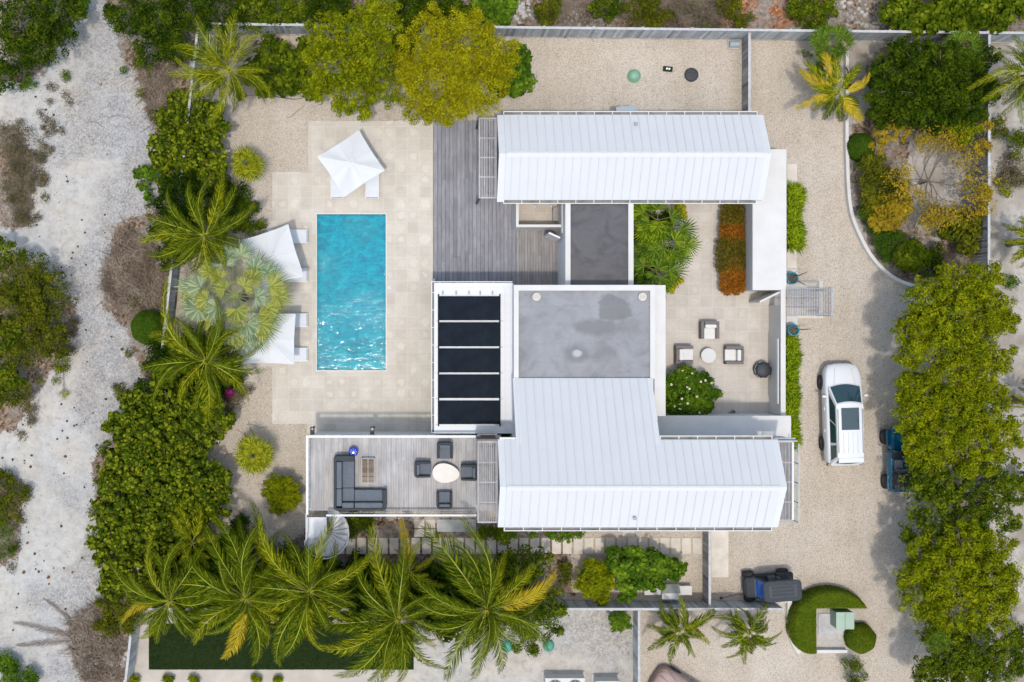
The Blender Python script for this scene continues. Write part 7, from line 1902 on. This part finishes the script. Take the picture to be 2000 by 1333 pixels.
fan_palm('large silver green fan palm between the two left parasols', 458, 578, 3.6, [(437, 520, 48), (496, 528, 46), (528, 560, 48), (392, 562, 46), (388, 604, 48), (424, 600, 42), (462, 604, 44), (520, 600, 48), (482, 632, 44), (470, 655, 48), (510, 632, 46), (452, 497, 42), (415, 630, 40), (476, 560, 36), (410, 532, 40), (500, 580, 36), (440, 565, 32), (440, 640, 40), (380, 580, 38), (520, 535, 36), (470, 500, 40), (405, 585, 40), (505, 615, 40), (455, 650, 42), (540, 580, 38), (430, 545, 36), (490, 545, 38), (372, 560, 36), (400, 610, 40), (500, 660, 38)],
         'fan_mixed', 'fan_silver', spread=1.9, n=26, trunk_r=.2)
cf = []
rr = random.Random(77)
for (px, py) in [(1258, 415), (1285, 410), (1310, 425), (1330, 450), (1262, 450), (1292, 448), (1318, 470), (1340, 480), (1262, 485), (1290, 490), (1325, 505), (1258, 520), (1285, 525), (1308, 530), (1262, 550), (1290, 552), (1275, 470), (1305, 500)]:
    cf.append((px, py))
for k, (lb, cx_, cy_, sel) in enumerate((('upper clump of green fan palms against the dark roofed link', 1285, 430, cf[:6]), ('middle clump of green fan palms in the courtyard bed', 1300, 478, cf[6:10] + cf[16:]), ('lower clump of green fan palms in the courtyard bed', 1280, 528, cf[10:16]))):
    fan_palm(lb, cx_, cy_, 1.5, [(a, b, rr.uniform(34, 42)) for a, b in sel] + [(cx_ + rr.uniform(-24, 24), cy_ + rr.uniform(-18, 18), 32) for _ in range(6)], 'fan_green', 'fan_bright', group=None, n=18, spread=1.7)
shrub('dark undergrowth beneath the courtyard fan palms', [(1262, 420, 26, .7), (1268, 470, 28, .7), (1262, 525, 28, .7), (1300, 500, 24, .7), (1300, 440, 24, .7)], 'lf_dark', size=.06)
fan_palm('dark fan palm hanging over the top fence at the head of the drive', 1625, 90, 1.9, radial_fans(1625, 88, 50, 11, 25, 8, 5), 'fan_green')
fan_palm('small dark fan palm under the yellowish coconut palm', 1604, 138, .8, radial_fans(1604, 138, 20, 6, 13, 9, 2), 'fan_green')
fan_palm('little yellow tipped fan seedling on the gravel at the top of the drive', 1578, 104, .5, [(1570, 102, 9), (1584, 108, 8)], 'fan_green', n=12)
fan_palm('fan palm above the dark tree by the right fence', 1880, 95, 2.4, radial_fans(1880, 95, 38, 9, 26, 10, 3), 'fan_green')
fan_palm('fan palm poking out of the right hand row near the bottom', 1835, 1255, 4.3, radial_fans(1832, 1255, 24, 7, 16, 12, 2), 'fan_green', east=1.4)

# ------------------------------------------------------------------ litter on the bare lot
dead_me = [frond_mesh(400 + i, c, 'dead', wid=.13, droop=.05, rise=.04, n=30) for i, c in enumerate((0, .12, -.12))]
for me in dead_me: me.materials[1] = M['twig']
def dead_frond(label, ax_, ay, bx_, by_, group=None, z=.1):
    a, c = W(ax_, ay, z), W(bx_, by_, z); d = c - a
    o = bpy.data.objects.new('dead_frond', random.choice(dead_me)); COL.link(o); o.location = (a.x, a.y, z); o.rotation_euler = (0, 0, math.atan2(d.y, d.x)); s = d.length; o.scale = (s, s, s * .5)
    return tag(o, label, 'dead palm frond', group)
dead_frond('long dead palm frond pointing left across the bare lot near the bottom', 150, 1250, 28, 1200)
dead_frond('dead palm frond below the long one, pointing left', 155, 1250, 25, 1262)
dead_frond('dead palm frond pointing up left from the debris heap', 150, 1225, 90, 1160)
dead_frond('dead palm frond pointing up right from the debris heap', 140, 1250, 205, 1165)
dead_frond('dead brown frond on the litter between sand track and hedge', 262, 128, 315, 198)
dead_frond('dead frond hanging over the fence right of the first coconut palm', 478, 122, 506, 62, z=1.2)
def heap(label, outline, n, seed, name='frond_heap'):
    r = random.Random(seed); xs = [p[0] for p in outline]; ys = [p[1] for p in outline]
    def ins(x, y):
        c = False; j = len(outline) - 1
        for i in range(len(outline)):
            xi, yi = outline[i]; xj, yj = outline[j]
            if (yi > y) != (yj > y) and x < (xj - xi) * (y - yi) / (yj - yi) + xi: c = not c
            j = i
        return c
    mb = MB(); k = 0
    while k < n:
        x, y = r.uniform(min(xs), max(xs)), r.uniform(min(ys), max(ys))
        if not ins(x, y): continue
        k += 1; p = W(x, y, .1); a = r.uniform(0, 6.28); L = r.uniform(.12, .5) * (1 if r.random() < .85 else 2.4); z = .03 + r.random() ** 2 * .35
        w = r.uniform(.008, .02); dx, dy = math.cos(a), math.sin(a); e = r.uniform(-.08, .08)
        mb.add([(p.x - dy * w, p.y + dx * w, z), (p.x + dy * w, p.y - dx * w, z + .004), (p.x + dx * L + dy * w * .3, p.y + dy * L - dx * w * .3, max(.02, z + e)), (p.x + dx * L - dy * w * .3, p.y + dy * L + dx * w * .3, max(.02, z + e))], [(0, 1, 2, 3)])
    o = mb.build(name, M['dead']); return tag(o, label, 'debris heap', kind='stuff')
heap('heap of dry brown palm debris outside the left fence', [(245, 445), (290, 470), (330, 500), (328, 600), (300, 620), (240, 610), (200, 560), (205, 510), (225, 490)], 5200, 1)
heap('scattered dry twigs and litter at the bottom left by the fence end', [(130, 1215), (190, 1170), (215, 1200), (240, 1250), (235, 1333), (160, 1333), (140, 1280)], 2600, 2)
heap('brown twiggy litter between the sand track and the hedge', [(270, 130), (330, 130), (345, 215), (320, 260), (290, 220)], 1300, 3)
heap('grey dead twigs behind the top fence', [(1220, 0), (1420, 0), (1410, 48), (1330, 50), (1210, 40)], 2400, 4)
heap('thin twigs in the shade behind the fence left of the rust litter', [(1090, 0), (1180, 0), (1170, 46), (1090, 46)], 600, 5)
# husks scattered on the sand: one mesh, many copies
def husk_mesh(mat, seed):
    r = random.Random(seed); prof = [(.01, .0), (.05, .015), (.085, .05), (.08, .09), (.045, .12), (.01, .13)]
    mb = MB().lathe([(a * r.uniform(.85, 1.1), b) for a, b in prof], n=9); me = bpy.data.meshes.new('coconut_husk'); me.from_pydata(mb.v, [], mb.f); me.update(); me.materials.append(M[mat]); return me
hm = [husk_mesh('husk', 1), husk_mesh('husk', 2)]; hb = [husk_mesh('husk2', 3)]
def husk(px, py, brown=False, s=1.0, lb=None):
    o = bpy.data.objects.new('coconut_husk', random.choice(hb if brown else hm)); COL.link(o); q = W(px, py); o.location = (q.x, q.y, .0)
    s *= random.uniform(.35, .85); o.scale = (s * random.uniform(.8, 1.2), s, s); o.rotation_euler = (0, 0, random.uniform(0, 6))
    tag(o, lb if brown else 'small dark husk lying on the pale bare lot', 'coconut', 'orange brown coconuts on the bare lot' if brown else 'dark husks strewn on the bare lot')
for (px, py) in [(198, 165), (210, 302), (116, 396), (205, 420), (160, 430), (152, 482), (142, 494), (140, 505), (166, 455), (205, 455), (190, 500), (168, 518), (120, 522), (136, 522), (140, 538), (207, 465), (163, 684), (171, 707), (238, 683), (161, 624), (168, 645), (218, 658), (131, 823), (150, 830), (165, 825), (145, 832), (122, 842), (132, 856), (112, 858), (145, 797), (155, 800), (182, 807), (120, 790), (207, 780), (189, 870), (128, 892), (48, 905), (48, 900), (60, 912), (25, 898), (5, 895), (129, 892), (125, 925), (68, 1082), (86, 1096), (76, 1117), (70, 1112), (82, 1115), (105, 1110), (125, 1110), (128, 1190), (33, 1187), (52, 1030), (56, 1040), (120, 1028), (160, 1090), (36, 1160), (60, 835), (15, 842), (62, 890), (165, 952), (190, 940), (45, 830), (55, 825),
                 (70, 190), (98, 200), (135, 190), (90, 215), (105, 225), (118, 250), (90, 240), (130, 345), (132, 355), (96, 385), (70, 425), (72, 440), (78, 462)]:
    husk(px, py)
for (px, py, lb_) in [(54, 1061, 'orange brown coconut on the bare lot, topmost of six and nearest the grassy bush'), (47, 1118, 'orange brown coconut on the bare lot, left of the dark husk cluster'),
                      (95, 1128, 'orange brown coconut right of the dark husk cluster, upper of a close pair'), (96, 1141, 'orange brown coconut right of the dark husk cluster, lower of a close pair'),
                      (26, 1231, 'orange brown coconut at the left, beside the tips of the long dead fronds'), (142, 1118, 'orange brown coconut on the bare lot nearest the sea grape hedge')]: husk(px, py, True, 1.15, lb_)
husk_r = random.Random(9)
gx = MB()
for i in range(1500):
    x, y = husk_r.uniform(0, 300), husk_r.uniform(0, 1333)
    if i % 3 == 0: x, y = husk_r.gauss(100, 25), husk_r.gauss(255, 60)
    p = W(x, y); s = husk_r.uniform(.008, .03); a = husk_r.uniform(0, 6)
    gx.add([(p.x + s * math.cos(a + k * 2.1) * 1.2, p.y + s * math.sin(a + k * 2.1), .012) for k in range(3)] + [(p.x, p.y, .02 + s * .5)], [(0, 1, 3), (1, 2, 3), (2, 0, 3)])
tag(gx.build('stone_chips', M['husk']), 'tiny dark chips and crumbs scattered over the bare lot', 'stone chips', kind='stuff')
rk = MB(); r9 = random.Random(12)
for (cx_, cy_, n_, sp) in ((1020, 20, 40, 14), (1125, 38, 18, 10), (1165, 35, 16, 9), (1680, 30, 22, 22), (1150, 40, 10, 12), (215, 1290, 60, 14), (155, 1255, 14, 10), (1650, 18, 10, 16)):
    for i in range(n_):
        p = W(cx_ + r9.gauss(0, sp), cy_ + r9.gauss(0, sp * .8)); s = r9.uniform(.05, .16); k_ = 7
        ring = [(p.x + s * r9.uniform(.7, 1.2) * math.cos(2 * PI * k / k_), p.y + s * r9.uniform(.7, 1.2) * math.sin(2 * PI * k / k_)) for k in range(k_)]
        rk.add([(a, b, .01) for a, b in ring] + [((a - p.x) * .6 + p.x, (b - p.y) * .6 + p.y, s * .5) for a, b in ring], [(k, (k + 1) % k_, k_ + (k + 1) % k_, k_ + k) for k in range(k_)] + [tuple(range(k_, 2 * k_))])
tag(rk.build('limestone_rocks', M['rock']), 'pale broken limestone lumps among the scrub', 'rocks', kind='stuff')
# small odds and ends
for (x0, y0, x1, y1, lb) in ((243, 1030, 262, 1029, 0), ) : pass
m = MB()
tw = random.Random(21)
for (px, py, a) in ((690, 225, 2.2), (560, 232, .1), (460, 838, 0.0), (480, 830, .4), (430, 900, .3), (440, 985, -.3), (500, 865, 2.0), (215, 230, .4), (205, 250, 2.4)):
    p = W(px, py); pts = [Vector((p.x, p.y, .035))]
    for k in range(5): a += tw.uniform(-.5, .5); pts.append(pts[-1] + Vector((math.cos(a), math.sin(a), 0)) * .22)
    m.tube(pts, .009, 4)
tag(m.build('fallen_twigs', M['twig']), 'thin bent twigs lying loose on the gravel', 'twigs', kind='stuff')
m = MB()
for (px, py) in ((1425, 811), (1432, 806), (1440, 812)):
    p = W(px, py, .1); m.lathe([(.05, 0), (.13, .04), (.1, .12), (.03, .14)], (p.x, p.y, .05), 8)
tag(m.build('dry_leaf_pile', M['soil']), 'small brown heap of leaves against the courtyard canopy', 'leaf pile')
